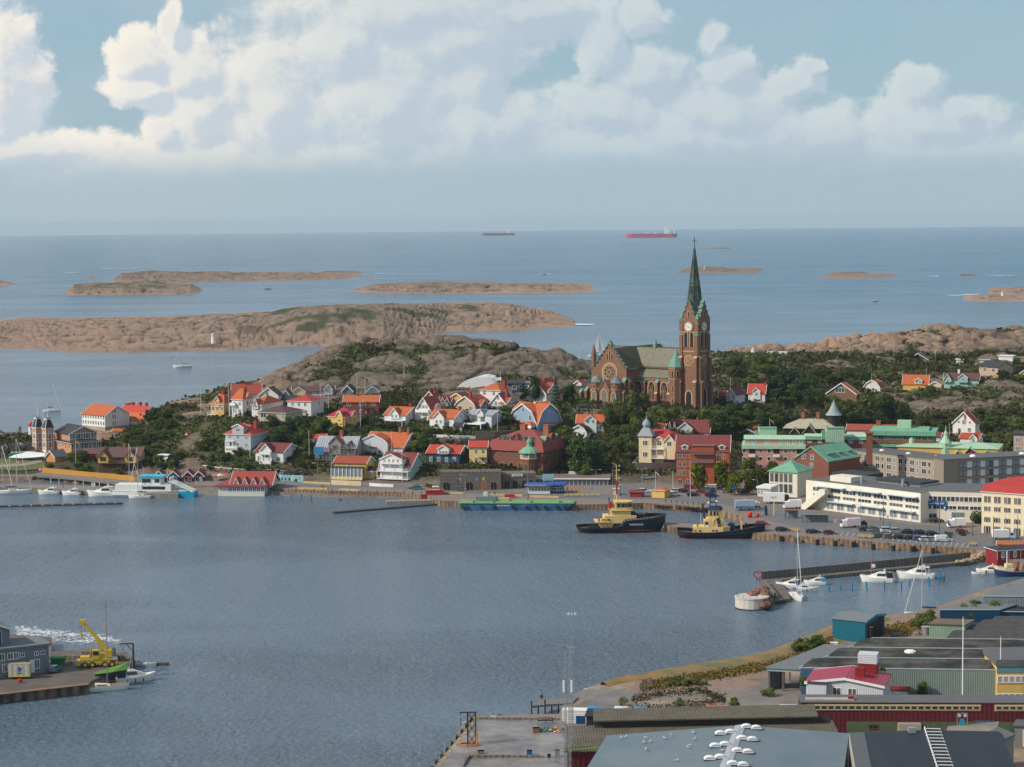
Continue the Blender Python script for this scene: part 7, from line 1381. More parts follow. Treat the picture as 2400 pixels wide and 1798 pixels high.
  b.br((L*.2,-3.7,4.5),(L*.3,-3.7,4.5),.035,c,4);b.br((L*.48,-2.9,7.),(L*.54,-2.9,4.9),.1,c,4);b.bd('railing',t).location=o
  lett('name','MARSTRAND',.75,TM,t,(-L/2+L*.655,-4.62,2.7))
 else:
  b=MB();b.loft([[(L*.18,-3.3,1.),(L*.18,3.3,1.),(L*.18,3.3,3.5),(L*.18,-3.3,3.5)],[(L*.52,-3.5,1.2),(L*.52,3.5,1.2),(L*.52,3.5,3.7),(L*.52,-3.5,3.7)],[(L*.60,-2.6,1.6),(L*.60,2.6,1.6),(L*.60,2.6,3.7),(L*.60,-2.6,3.7)]],c);b.bx(L*.33,L*.52,-2.6,2.6,3.6,6.2,c);b.bx(L*.30,L*.38,-2.7,2.7,3.6,5.6,c);dh=b.bd('deckhouse',t);dh.location=o
  b=MB()
  for x in(.195,.25,.262,.40,.415,.44,.455):b.br((L*x,-3.55,2.6),(L*x,-3.3,2.6),.22,BG if x>.2 else MTS['mast_red'],6)
  b.bx(L*.315,L*.355,-2.75,-2.7,4.2,5.2,BG);b.bd('portholes',dh)
  b=MB();b.prism([(L*.36,-2.3),(L*.47,-2.3),(L*.50,-1.3),(L*.50,1.3),(L*.47,2.3),(L*.36,2.3)],6.2,8.9,c,scale=1.06);b.prism([(L*.35,-2.7),(L*.48,-2.7),(L*.52,-1.6),(L*.52,1.6),(L*.48,2.7),(L*.35,2.7)],8.9,9.7,mat('tug_navy',(.015,.03,.10)),scale=.8);wh=b.bd('wheelhouse',t);wh.location=o
  b=MB()
  for x0_,x1_ in((.372,.395),(.41,.438),(.447,.468)):b.bx(L*x0_,L*x1_,-2.42,-2.3,7.2,8.5,BG)
  b.bd('windows',wh)
  b=MB();N_=MTS['tug_navy']
  for x,y in((.37,-1.2),(.37,1.2),(.45,-1.2),(.45,1.2)):b.br((L*x,y,9.5),(L*.405+(L*x-L*.405)*.6,y*.6,14.6),.16,N_,5)
  for z in(11,12.6,14.2):b.bx(L*.37,L*.445,-1.,1.,z,z+.18,N_)
  b.bx(L*.385,L*.43,-.7,.7,14.6,15.6,N_);b.br((L*.40,0,15.6),(L*.40,0,16.6),.1,N_,5);b.bx(L*.40-1.3,L*.40+1.3,-.12,.12,16.5,16.75,TM)
  for x,z in((.36,13),(.36,11),(.455,13.2),(.45,11.5)):b.blob((L*x,-1.1,z),.36,N_ if z>12 else TM,6)
  b.bd('mast',t).location=o
  b=MB();b.br((L*.62,-2.,3.4),(L*.62,2.,3.4),1.15,BK,12);b.bx(L*.72,L*.74,-1.2,-.8,2.6,5.2,c);b.bx(L*.77,L*.80,-1,1,3,4.4,BK);b.br((L*.48,-2.8,3.6),(L*.46,-2.6,6.4),.5,BK,7);b.br((L*.36,-2.8,3.7),(L*.32,-2.8,3.8),.35,TM,6);b.bx(L*.225,L*.24,-2.6,-2,3.6,4.6,MTS['mast_red']);b.br((L*.27,0,3.6),(L*.27,0,7.4),.07,TM,4);b.br((L*.315,1.5,5.6),(L*.29,1.5,10.5),.3,BK,6);b.bd('deck_gear',t).location=o
  b=MB()
  for i in rng(16):x=L*(.18+.30*i/15);b.br((x,-3.35,3.6),(x,-3.35,4.5),.03,c,4)
  b.br((L*.18,-3.35,4.5),(L*.48,-3.35,4.5),.035,c,4);b.br((L*.43,-2.6,6.2),(L*.38,-3,3.8),.12,c,4);b.br((L*.49,-2.4,8.4),(L*.56,-2.4,3.8),.1,c,4);b.br((L*.47,-2.4,8.4),(L*.54,-2.4,3.8),.1,c,4);b.bd('railing',t).location=o
 return t
tug('tugboat with black and red hull, cream deckhouse and tall cream mast',1456,1245,3,28.5,0)
tug('tugboat with black hull, low cream deckhouse and navy lattice mast',1690,1259,-4.5,27.5,1)
t=boat_at('workboat','rusty red workboat with cream mast in the inner basin','workboat',1803,1222,2);b,r=hull(10,3.4,1.3,m=mat('rust_red',(.26,.06,.03),nz=.3),m2=MTS['rust_red']if 'rust_red' in MTS else REDP,transom=.8);b.bd('hull',t).location=(-5,0,0);b=MB();b.br((1.6,0,1),(1.6,0,6.4),.2,CREAMB,6);b.br((-1.,0,1),(-1.2,0,5.2),.5,mat('funnel_navy',(.02,.03,.07)),8);b.br((1.6,0,2),(-3.5,0,3),.1,LGR,4);b.bd('mast',t)
b=MB();b.blob((0,0,.9),.95,mat('buoy_red',(.6,.03,.01)),10);b.blob((2.6,.5,.7),.75,MTS['buoy_red'],8);fix(b,'buoys',PZ(1757,1213,2),'pair of large red round buoys on the quay by the basin','buoys')
sailboat('white sloop with blue sail cover at the wooden jetty',1867,1403,-80,9.5,18,gp='moored sailing boats');cruiser('motor boat with dark blue canopy behind the moored sloop',1850,1378,160,7.5,1,CANV);cruiser('small white runabout right of the moored sloop',1893,1385,-8,6.,2)
cruiser('small white cabin boat with blue canopy on the breakwater',1910,1370,172,6.2,1,mat('sky_canvas',(.05,.25,.4)));cruiser('white sports cruiser with black canopy beside the breakwater',2056,1364,166,9.4,0,BG);cruiser('white motor yacht with tall cabin beside the breakwater',2146,1356,168,10.4,1)
sailboat('white sloop in front of the blue warehouse with furled jib',2166,1446,178,10,17.,hm=BW,gp='moored sailing boats')
cruiser('white cabin boat with rounded wheelhouse near the harbour kiosk',2315,1343,170,6.6,1);skiff('white dinghy with outboard beside the cabin boat',2293,1345,165,4.)
t=boat_at('fishing_boat','fishing boat with dark blue hull and cream bulwark at the right edge','fishing boat',2368,1350,184);L=9.5;b,r=hull(L,3.6,1.35,m=mat('fish_blue',(.015,.05,.13),nz=.15),m2=TEAK,transom=.8,sheer=.4);b.bd('hull',t,1).location=(-L/2,0,0)
b=MB();rr_=[[(x-L/2,s_*w,z)for x,w,z in((L*.45,1.75,1.5),(L*.7,1.55,1.7),(L*.9,.85,1.95),(L*.99,.06,2.2))]for s_ in(-1,1)]
for q in rr_:b.loft([[(x,y,z)for x,y,z in q],[(x,y*1.02,z+.95)for x,y,z in q]],CREAM,closed=0,caps=0)
b.bx(-.4,1.4,-1.1,1.1,1.4,3.4,CREAM);b.bx(-.4,1.42,-1.13,-1.1,2.5,3.,BG);b.bd('bulwark',t);b=MB();b.br((1.,0,3.3),(1.,0,7),.2,LGR,6);b.br((-2.,-.5,1.4),(-2.4,-.5,4.),.35,mat('net_rust',(.22,.05,.03)),6);b.br((-3,.5,1.4),(-3.4,.5,3.4),.5,mat('net_tan',(.25,.18,.11),nz=.5,scale=3),6);b.bd('mast',t)
# lower left boats
sailboat('white wooden ketch with brown masts moored at the lower left quay',246,1618,12,10.5,19.5,mastm=mat('varnish',(.24,.09,.045)),boom=0,cover=0,deckm=TEAK,furl=0,gp='boats at the lower left quay')
cruiser('white cabin boat with navy canopy beside the wooden ketch',319,1597,24,9.,0,CANV,gp='boats at the lower left quay')
skiff('white motor dinghy behind the cabin boat at lower left',342,1560,-10,5.2,gp='boats at the lower left quay')
# tankers
def tanker(lab,px,py,L,hm,flip=0):
 t=thing('tanker',lab,'tanker ship',PS(px,py),.0,'tankers on the horizon');b=MB();W=L*.16;D=L*.070
 def pt(x,w,z):return(x-L/2,w,z)
 rings=[[pt(L*f,-W/2*w,D),pt(L*f,-W/2*w,-2),pt(L*f,W/2*w,-2),pt(L*f,W/2*w,D)]for f,w in((0,.05),(.04,.6),(.1,1),(.9,1),(.97,.8),(1,.5))];b.loft(rings,hm);b.bd('hull',t)
 S_=mat('ship_white',(.8,.78,.7),nz=.1);b=MB();b.bx(L*.76-L/2,L*.86-L/2,-W*.45,W*.45,D,D+L*.06,S_);b.bx(L*.77-L/2,L*.84-L/2,-W*.35,W*.35,D+L*.06,D+L*.12,S_);b.bx(L*.90-L/2,L*.95-L/2,-W*.2,W*.2,D,D+L*.075,S_);b.br((L*.80-L/2,0,D+L*.1),(L*.80-L/2,0,D+L*.15),L*.004,S_,5);b.bd('superstructure',t)
 b=MB();b.bx(L*.36-L/2,L*.47-L/2,-3,3,D+L*.025,D+L*.032,S_)
 for x in(.36,.415,.47):b.bx(L*x-1-L/2,L*x+1-L/2,-3,3,D,D+L*.03,S_)
 b.bx(L*.55-L/2,L*.60-L/2,-4,4,D,D+L*.02,S_);b.br((L*.02-L/2,0,D),(L*.02-L/2,0,D+L*.04),L*.004,S_,5);b.bx(-L*.45,L*.25,-1.5,1.5,D,D+2.2,hm);b.bd('deck_cranes',t);return t
tanker('plum red tanker ship on the horizon, the left of two',1168,552.,255,mat('tanker_plum',(.20,.06,.12),nz=.08));tanker('bright crimson tanker ship on the horizon, the right of two',1527,556.5,305,mat('tanker_crimson',(.48,.03,.10),nz=.08))
FOAM=mat('foam',(.75,.78,.80),rgh=.9,nz=.2)
def foam(name,lab,pts,n,r0,r1,z=.06,seed=3,spread=2.):
 rnd=random.Random(seed);b=MB()
 for _ in rng(n):
  i=rnd.randrange(len(pts)-1);f=rnd.random();x=pts[i][0]*(1-f)+pts[i+1][0]*f;y=pts[i][1]*(1-f)+pts[i+1][1]*f+rnd.gauss(0,spread)
  p=PS(x,y);r=rnd.uniform(r0,r1);k=rnd.randrange(5,8);b.face([(p.x+r*2.6*cos(2*pi*j/k)*rnd.uniform(.5,1),p.y+r*1.3*sin(2*pi*j/k)*rnd.uniform(.5,1),p.z+z)for j in rng(k)],FOAM)
 o=b.bd(name);tag(o,lab,'foam',kd_='stuff')
foam('wake_foam','white foam of a boat wake at the left, upper streak',[(38,1472),(95,1481),(150,1486),(215,1492),(280,1503)],520,.06,.30,seed=3,spread=3.2)
foam('wake_foam','white foam of a boat wake at the left, lower streak',[(40,1482),(80,1490),(120,1497),(200,1503),(240,1500)],420,.06,.28,seed=4,spread=4.)
for k,(pts,n)in enu(((((233,630),(318,629)),26),(((146,639),(190,639)),14),(((1640,582.5),(1720,580)),20),(((2320,647),(2372,646)),16),(((2180,647),(2200,647)),8),(((880,641),(930,642)),14),(((1350,760),(1375,762)),14),(((2230,693),(2290,691)),18),(((1262,643),(1290,643)),8))):
 foam('surf',['surf on the reef at far left','surf left of the long pale island','surf on the black reef by the spire','surf right of the dark low skerry','surf left of the dark low skerry','surf at the tip of the long pale island','surf at the tip of the large island','surf in front of the pink right-hand island','surf in the middle of the sea'][k],list(pts),n,1.5,4.5,z=.5,seed=20+k,spread=.4)
# VEHICLES, PEOPLE, STREET FURNITURE
def car_meshes(kd_):
 L,W,Hh={'hatch':(4.2,1.78,1.48),'estate':(4.7,1.84,1.48),'suv':(4.6,1.88,1.68),'van':(5.2,1.95,2.)}[kd_]
 hb=.92 if kd_!='suv' else 1.05;x0,x1=-L/2,L/2
 if kd_=='van':rf=(x0+.08,x1-1.55);glass_f=x1-.75
 elif kd_=='hatch':rf=(x0+.55,x1-1.75);glass_f=x1-1.
 else:rf=(x0+.42,x1-2.);glass_f=x1-1.15
 P=MTS['car_paint_base'];b=MB();pr=[(x0+.05,.35),(x0,.6),(x0+.05,hb),(glass_f,hb),(x1-.25,hb-.16),(x1,.62),(x1-.03,.35),(x1-.3,.25),(x0+.3,.25)]
 b.loft([[(x,-W/2+.08,z)for x,z in pr],[(x,-W/2,.3+(z-.3)*.93)for x,z in pr],[(x,W/2,.3+(z-.3)*.93)for x,z in pr],[(x,W/2-.08,z)for x,z in pr]],P)
 b.loft([[(rf[0],-W/2+.22,Hh-.05),(rf[1],-W/2+.22,Hh-.05),(rf[1],W/2-.22,Hh-.05),(rf[0],W/2-.22,Hh-.05)],[(rf[0]+.1,-W/2+.28,Hh),(rf[1]-.1,-W/2+.28,Hh),(rf[1]-.1,W/2-.28,Hh),(rf[0]+.1,W/2-.28,Hh)]],P);body=b.mesh('body')
 b=MB();b.loft([[(x0+.06 if kd_!='hatch' else x0+.12,-W/2+.07,hb),(glass_f,-W/2+.07,hb),(glass_f,W/2-.07,hb),(x0+.06 if kd_!='hatch' else x0+.12,W/2-.07,hb)],[(rf[0],-W/2+.22,Hh-.04),(rf[1],-W/2+.22,Hh-.04),(rf[1],W/2-.22,Hh-.04),(rf[0],W/2-.22,Hh-.04)]],P if kd_=='van' else BG)
 if kd_=='van':b.bx(x1-1.9,x1-1.45,-W/2+.02,W/2-.02,1.05,1.6,BG);b.loft([[(glass_f+.01,-W/2+.12,hb),(glass_f+.01,W/2-.12,hb)],[(rf[1]+.03,-W/2+.25,Hh-.1),(rf[1]+.03,W/2-.25,Hh-.1)]],BG,closed=0,caps=0)
 gl=b.mesh('windows');b=MB();b.br((0,-.11,0),(0,.11,0),.33,BK,10);b.br((0,-.12,0),(0,.12,0),.19,ALU,8);wh=b.mesh('wheel')
 b=MB();b.bx(-.04,.04,-.2,.2,-.09,.09,TM);hl=b.mesh('headlight');b=MB();b.bx(-.03,.03,-.18,.18,-.1,.1,mat('lamp_red',(.35,.01,.01)));tl=b.mesh('tail_light')
 return body,gl,wh,hl,tl,(L,W)
mat('car_paint_base',(.5,.5,.5),rgh=.3,spec=.6)
CARM={k:car_meshes(k)for k in('hatch','estate','suv','van')}
PAINT={'white':(.72,.72,.72),'silver':(.42,.44,.46),'grey':(.16,.17,.18),'black':(.018,.019,.022),'navy':(.015,.025,.06),'blue':(.02,.09,.30),'red':(.42,.015,.02),'wine':(.18,.012,.02),'sky':(.03,.22,.40),'green':(.05,.09,.07),'orange':(.5,.12,.02)}
for k,c in PAINT.items():mat('paint_'+k,c,rgh=.28,spec=.7,nz=.03)
def car(kd_,paint,px,py,head,lab,gp='cars parked by the harbour',z=2.02):
 body,gl,wh,hl,tl,(L,W)=CARM[kd_];p=PZ(px,py,z);t=thing('parked_car',lab,'car' if kd_!='van' else 'van',p,R(head),gp)
 o=link('body',body,t);o.material_slots[0].link='OBJECT';o.material_slots[0].material=MTS['paint_'+paint]
 g=link('windows',gl,t)
 if kd_=='van':g.material_slots[0].link='OBJECT';g.material_slots[0].material=MTS['paint_'+paint]
 for sx in(-1,1):
  for sy in(-1,1):link('wheel',wh,t,(sx*L*.31,sy*(W/2-.1),.33))
 for sy in(-1,1):link('headlight',hl,t,(L/2-.02,sy*(W/2-.32),.68));link('tail_light',tl,t,(-L/2+.01,sy*(W/2-.28),.75))
 return t
def zc(Z,X,Y):return zp(Z,X,Y)
CARS=[('estate','black',ZE,432,1403,6,'dark green-black estate car on the outer quay nearest the tug'),('estate','black',ZE,762,1425,4,'black saloon between the quay bench and the wine-red car'),('hatch','wine',ZE,937,1437,6,'wine-red hatchback parked alone on the quay edge'),('hatch','red',ZE,212,1338,0,'bright red hatchback beside the bow of the second tug'),('estate','grey',ZE,1480,1470,14,'grey estate car at the left end of the lower parking row'),('suv','black',ZE,1335,1403,6,'black car behind the food truck in the upper parking row'),('estate','silver',ZE,1420,1405,8,'silver-grey estate second in the upper parking row'),('suv','white',ZE,1570,1415,10,'white SUV in the upper parking row'),('suv','white',ZG,190,1412,8,'white SUV beside the shrubs in the upper parking row'),('suv','silver',ZG,285,1425,8,'silver SUV right of the white SUV'),('suv','black',ZG,415,1432,8,'black SUV with red lamps in the upper parking row'),('suv','navy',ZG,535,1438,10,'navy SUV near the end of the upper parking row'),('estate','black',ZG,665,1448,10,'black estate at the right end of the upper parking row'),('estate','navy',ZG,90,1468,14,'dark teal car at the left of the lower parking row'),('estate','grey',ZG,50,1405,4,'grey estate car left of the white SUV'),('hatch','grey',ZG,210,1480,12,'grey hatchback behind the two walkers on the quay'),('estate','black',ZG,320,1485,12,'black estate in the middle of the lower parking row'),('estate','navy',ZG,435,1492,12,'navy estate right of the black one'),('hatch','blue',ZG,530,1502,12,'royal blue hatchback in the lower parking row'),('hatch','white',ZG,600,1510,12,'white hatchback right of the royal blue one'),('hatch','silver',ZG,680,1512,12,'silver hatchback next to the small white van'),('van','white',ZG,785,1515,8,'small white van at the end of the lower parking row'),('hatch','wine',ZG,985,1425,-8,'wine-red car by the grass island'),('suv','white',ZG,1315,1405,3,'white SUV in front of the cream corner building'),('hatch','red',ZG,1440,1415,3,'red car in front of the cream corner building'),('estate','white',ZD,965,985,0,'white estate left of the yellow kiosk'),('estate','silver',ZD,1000,838,6,'silver car on the side street below the cream villa'),('hatch','white',ZD,1290,1020,16,'white hatchback first right of the yellow kiosk'),('estate','white',ZD,1330,985,12,'white estate behind the kiosk'),('estate','black',ZD,1400,985,6,'black car in the square car park behind the flagpole'),('suv','red',ZD,1460,945,6,'red SUV at the back of the square car park'),('estate','black',ZD,1495,1025,8,'black estate right of the flagpole'),('hatch','red',ZD,1580,995,6,'red hatchback in the square car park'),('hatch','grey',ZD,1570,945,6,'grey hatchback at the back of the square car park'),('estate','black',ZD,1690,1030,10,'dark grey estate at the right end of the square'),('suv','grey',ZD,1660,975,6,'grey SUV under the trees on the square'),('hatch','silver',ZD,1860,990,6,'silver car under the square trees'),('hatch','black',ZD,2030,995,4,'black car under the square trees'),('van','white',ZD,225,815,2,'white van behind the flat-roofed cafe'),('hatch','white',ZD,395,815,4,'white car behind the flat-roofed cafe'),('hatch','sky',ZC,362,1322,2,'turquoise-blue car by the mint guesthouse hedge'),('hatch','grey',ZC,828,1335,3,'grey car by the arcade terrace'),('estate','black',ZE,125,1155,-12,'black car on the road behind the covered trailer'),('suv','black',ZG,715,1310,2,'black car under the blue signboard'),('estate','black',ZB,660,1145,2,'black car left of the white garage roof'),('hatch','silver',ZB,800,1148,2,'silver car beside the white garage roof'),('estate','silver',ZB,960,1160,2,'silver car at the left of the terrace parking'),('estate','navy',ZB,1010,1163,2,'navy car on the terrace parking'),('estate','navy',ZB,1085,1165,2,'blue-grey car on the terrace parking'),('hatch','black',ZB,1190,1165,2,'black car at the right of the terrace parking'),('hatch','black',ZB,1330,640,3,'dark car parked beside the beige villa'),('hatch','grey',ZD,330,72,4,'grey car in front of the church porch')]
for k,pt,Z,X,Y_,hd,lb in CARS:
 x,y=zp(Z,X,Y_);zz=2.02
 h_=hit(x,y);zz=h_.z+.05 if h_.z>2.3 else 2.02
 car(k,pt,x,y,hd,lb,z=zz)
def truck(lab,px,py,head,L,hbox,boxm,cabm,kd_='truck',letters=N0,letc=N0):
 t=thing('truck',lab,'truck',PZ(px,py,2.02),R(head),'vans and trucks by the harbour');b=MB();b.bx(-L/2,L/2-1.9,-1.15,1.15,.75,hbox,boxm);bx=b.bd('box_body',t)
 b=MB();b.loft([[(L/2-1.8,-1.05,.4),(L/2-1.8,1.05,.4),(L/2-1.8,1.05,hbox*.85),(L/2-1.8,-1.05,hbox*.85)],[(L/2-.5,-1.05,.4),(L/2-.5,1.05,.4),(L/2-.5,1.,hbox*.80),(L/2-.5,-1.,hbox*.80)],[(L/2,-1.,.4),(L/2,1.,.4),(L/2,.95,1.25),(L/2,-.95,1.25)]],cabm);b.bd('cab',t)
 b=MB();b.bx(L/2-1.5,L/2-.6,-1.08,-1.04,1.3,2.,BG);b.loft([[(L/2+.01,-.9,1.3),(L/2+.01,.9,1.3)],[(L/2-.47,-.95,hbox*.78),(L/2-.47,.95,hbox*.78)]],BG,closed=0,caps=0);b.bd('windscreen',t)
 for x in(-L*.3,L/2-1.):
  for s_ in(-1,1):link('wheel',CARM['van'][2],t,(x,s_*.95,.42),0,1.25)
 if letters:lett('lettering',letters,1.1,letc,bx,(-L/2+(L-1.9)/2,-1.17,hbox*.6))
 return t
truck('white lorry with red letters and black cab behind the camper van',1820,1180,-8,9.2,3.7,TM,BK,letters='GLC',letc=mat('letter_red',(.5,.05,.03)))
truck('white camper van at the foot of the white stairs',1857,1192,184,6.,3.,TM,TM);truck('white food truck with pink side panel on the parking',1993,1236,186,6.2,2.9,mat('truck_panel',(.62,.50,.54),nz=.2),TM)
truck('white delivery van with dark emblem in front of the office wing',2241,1236,184,5.6,2.9,TM,TM);truck('white box trailer and van by the harbour kiosk',2352,1264,4,6.6,3.,TM,TM);truck('black pickup truck behind the food truck',2014,1234,0,4.8,1.9,BK,BK)
b=MB();b.bx(-3.4,3.4,-1.2,1.2,.7,3.4,mat('trailer_blue',(.30,.38,.48),nz=.15));b.bx(-3.3,3.3,-1.24,-1.2,.8,1.5,mat('trailer_wave',(.06,.15,.32)))
for x in(-1.5,1.5):b.br((x,-1.15,.4),(x,-.95,.4),.4,BK,8)
fix(b,'trailer',PZ(1746,1196,2.),'blue-grey covered trailer behind the second tug','trailer')
SKIN=mat('skin',(.45,.25,.17));HAIR=mat('hair_brown',(.06,.035,.02))
def person(px,py,lab,top,legs,z=2.02,rz=.0,h=1.74,hit_=0,step=.18):
 p=hit(px,py)if hit_ else PZ(px,py,z)
 me=bpy.data.meshes.new('person');V_=[(0,0,.95),(0,0,1.18),(0,0,1.40),(0,0,1.50),(0,.01,1.60),(0,.02,1.70),(-.09,0,.90),(-.10,step,.48),(-.10,step*.6,.08),(-.10,step*.6+.16,.03),(.09,0,.90),(.10,-step*.3,.48),(.10,-step,.09),(.10,-step+.15,.03),(-.19,0,1.40),(-.25,-.04,1.14),(-.26,.04,.90),(-.26,.07,.82),(.19,0,1.40),(.25,.04,1.14),(.26,.10,.90),(.26,.13,.82)]
 E_=[(0,1),(1,2),(2,3),(3,4),(4,5),(0,6),(6,7),(7,8),(8,9),(0,10),(10,11),(11,12),(12,13),(2,14),(14,15),(15,16),(16,17),(2,18),(18,19),(19,20),(20,21)]
 Rd=[.14,.13,.15,.06,.10,.085,.085,.06,.045,.04,.085,.06,.045,.04,.06,.045,.035,.04,.06,.045,.035,.04]
 me.from_pydata(V_,E_,[]);o=bpy.data.objects.new('person',me);COL.objects.link(o);me.materials.append(SKIN)
 sk=o.modifiers.new('skin','SKIN')
 for i,r_ in enu(Rd):me.skin_vertices[0].data[i].radius=(r_,r_*.85)
 me.skin_vertices[0].data[0].use_root=1
 o.modifiers.new('sub','SUBSURF').levels=1
 dg=bpy.context.evaluated_depsgraph_get();m2=bpy.data.meshes.new_from_object(o.evaluated_get(dg));bpy.data.objects.remove(o)
 m2.materials.clear();[m2.materials.append(m)for m in(SKIN,top,legs)]
 for f in m2.polygons:
  c=f.center;f.material_index=2 if(c.z<.98 and abs(c.x)<.2)else(1 if c.z<1.48 and c.z>.86 else 0)
 b=MB();b.lth(0,-.015,[(.09,1.60),(.115,1.70),(.09,1.79),(.02,1.82)],8,HAIR);hm_=b.mesh('hair')
 o=link('person',m2,N0,p,rz,h/1.8);tag(o,lab,'person','people on the quay');link('hair',hm_,o);return o
C_=lambda n,c:mat('cloth_'+n,c)
for(px,py,lb,tc_,lc_)in((1740,1259-8,'person in dark clothes walking beside the bollards near the red car',(.02,.02,.03),(.03,.03,.05)),(754,1146,'person in beige jacket walking on the promenade, left of a pair',(.4,.33,.25),(.05,.05,.08)),(758,1146.5,'person in dark jacket walking on the promenade, right of a pair',(.06,.06,.08),(.3,.3,.3)),(2086,1262,'person in turquoise top standing by the lower parking row',(.02,.3,.4),(.03,.03,.05)),(2093,1263,'person in pale clothes standing by the lower parking row',(.5,.45,.42),(.35,.33,.3)),(2199,1268,'person in red jacket by the yellow bench',(.45,.03,.04),(.5,.5,.5)),(2203,1269,'person in white by the yellow bench',(.6,.6,.6),(.3,.03,.04)),(1160,1163,'person in black on the quay above the barge',(.02,.02,.02),(.02,.02,.02)),(1339,1160,'person in dark clothes by the cafe',(.03,.05,.06),(.03,.03,.04)),(1496,1133,'person in black on the side street',(.02,.02,.02),(.02,.02,.02)),(2064,1222,'person in blue by the shop front',(.02,.12,.3),(.02,.02,.04)),(2081,1219,'person in dark clothes by the shop front',(.03,.03,.05),(.03,.03,.05)),(1822,1190,'person in blue trousers beside the white lorry',(.3,.3,.3),(.02,.15,.35)),(148,1143,'person in blue standing on the stone mole',(.02,.1,.2),(.03,.03,.05)),(1318,960,'person in pale clothes at the left side of the church',(.6,.5,.4),(.4,.35,.3)),(1585,1168,'person in grey by the flagpole',(.25,.2,.18),(.1,.1,.1))):
 person(px,py,lb,C_(lb[:26],tc_),C_(lb[:22]+'l',lc_),hit_=(py<1000),rz=random.uniform(0,6))
person(2262,795,'hiker in red on the far pink rocks',C_('hiker',(.5,.08,.06)),C_('hikerl',(.1,.1,.15)),hit_=1);person(1497,1199,'crew member in yellow vest on the first tug',C_('vest',(.6,.65,.02)),C_('vestl',(.5,.5,.02)),z=9.).location=PY(1497,1199,662)
def lamp_post(lab,px,pyb,pyt,z=2.,side=-1,arms=1,r=.08,m=N0):
 p=PZ(px,pyb,z)if z is not N0 else hit(px,pyb);h=(pyb-pyt)*p.y/F0;t=thing('lamp_post',lab,'lamp post',p,0,'street lamps');b=MB();m=m or MG;b.br((0,0,0),(0,0,h),r,m,6,r*.6)
 for k in rng(arms):
  s_=side*(1 if k==0 else-1);b.br((0,0,h-.1),(s_*1.3,0,h+.1),.05,m,4)
 b.bd('pole',t);b=MB()
 for k in rng(arms):s_=side*(1 if k==0 else-1);b.bx(min(s_*1.2,s_*1.9),max(s_*1.2,s_*1.9),-.15,.15,h,h+.16,LGR)
 b.bd('lamp_head',t);return t
for(x,yb,yt,lb,ar)in((1776,1165,1124,'street lamp with curved arm beside the cream office',1),(1763,1152,1100,'straight street lamp in the square trees',2),(1939,1202,1146,'tall lamp in front of the long white building, left',1),(2017,1215,1146,'tall lamp in front of the long white building, middle',1),(2091,1222,1171,'slim lamp in front of the long white building, right',1),(2136,1248,1166,'tall grey lamp beside the parking shrubs',1),(2240,1255,1196,'grey lamp right of the parked delivery van',1),(2356,1262,1188,'curved lamp before the cream corner building',1),(1505,1143,1098,'twin-headed lamp by the side street',2),(1397,1135,1101,'twin lamp beside the brick hotel trees',2),(745,1142,1085,'green lamp post on the promenade below the scaffolding',1),(1090,1155,1112,'lamp post by the arcade terrace',1),(1236,1155,1104,'lamp post left of the quay kiosk',1),(660,1132,1100,'lamp post by the terrace parking',1),(529,1122,1093,'lamp post on the ramp above the parasols',1)):lamp_post(lb,x,yb,yt,arms=ar)
def plain_pole(lab,px,pyb,pyt,z=2.,r=.12,m=MG,cat='pole',name='pole'):
 p=PZ(px,pyb,z)if z is not N0 else hit(px,pyb);h=(pyb-pyt)*p.y/F0;b=MB();b.br((0,0,-.3),(0,0,h),r,m,6,r*.7);b.lth(0,0,[(r*2.2,0),(r*2.2,.3)],8,m);o=b.bd(name);o.location=p;return tag(o,lab,cat)
WOODP=mat('pole_wood',(.16,.13,.09));plain_pole('dark tall pole on the quay behind the first tug',1454,1162,1090,m=BK,r=.1);plain_pole('grey pole behind the first tug stern',1436,1160,1095,r=.07);plain_pole('wooden pole leaning by the shop front',2070,1240,1171,m=WOODP,r=.16);plain_pole('wooden pole in the parking shrubs',2201,1250,1190,m=WOODP,r=.22);plain_pole('brown wooden pole on the road island',2279,1255,1198,m=WOODP,r=.16);plain_pole('brown wooden pole by the white box trailer',2328,1272,1209,m=WOODP,r=.16);plain_pole('green wooden pole before the corner building',2385,1262,1207,m=WOODP,r=.14);plain_pole('short stone pillar on the quay by the barge',1237,1176,1156,m=SN,r=.35)
def rsign(lab,px,py,h,m,w=.7,z=2.,tri=0):
 t=thing('road_sign',lab,'sign',PZ(px,py,z),0,'signs');b=MB();b.br((0,0,0),(0,0,h),.04,MG,4);b.bd('post',t);b=MB()
 if tri:b.extr([(-w,h-w),(w,h-w),(0,h+w*.8)],-.06,-.02,'y',m);b.extr([(-w*.5,h-w*.7),(w*.5,h-w*.7),(0,h+w*.2)],-.08,-.06,'y',TM)
 else:b.extr([(w*.5*cos(2*pi*i/12),h+w*.5*sin(2*pi*i/12))for i in rng(12)]if w<1 else[(-w/2,h-w/2),(w/2,h-w/2),(w/2,h+w/2),(-w/2,h+w/2)],-.06,-.02,'y',m)
 b.bd('sign_plate',t);return t
SB=mat('sign_blue2',(.02,.12,.4));SR=mat('sign_red2',(.45,.02,.02));SY=mat('sign_yellow',(.6,.5,.03))
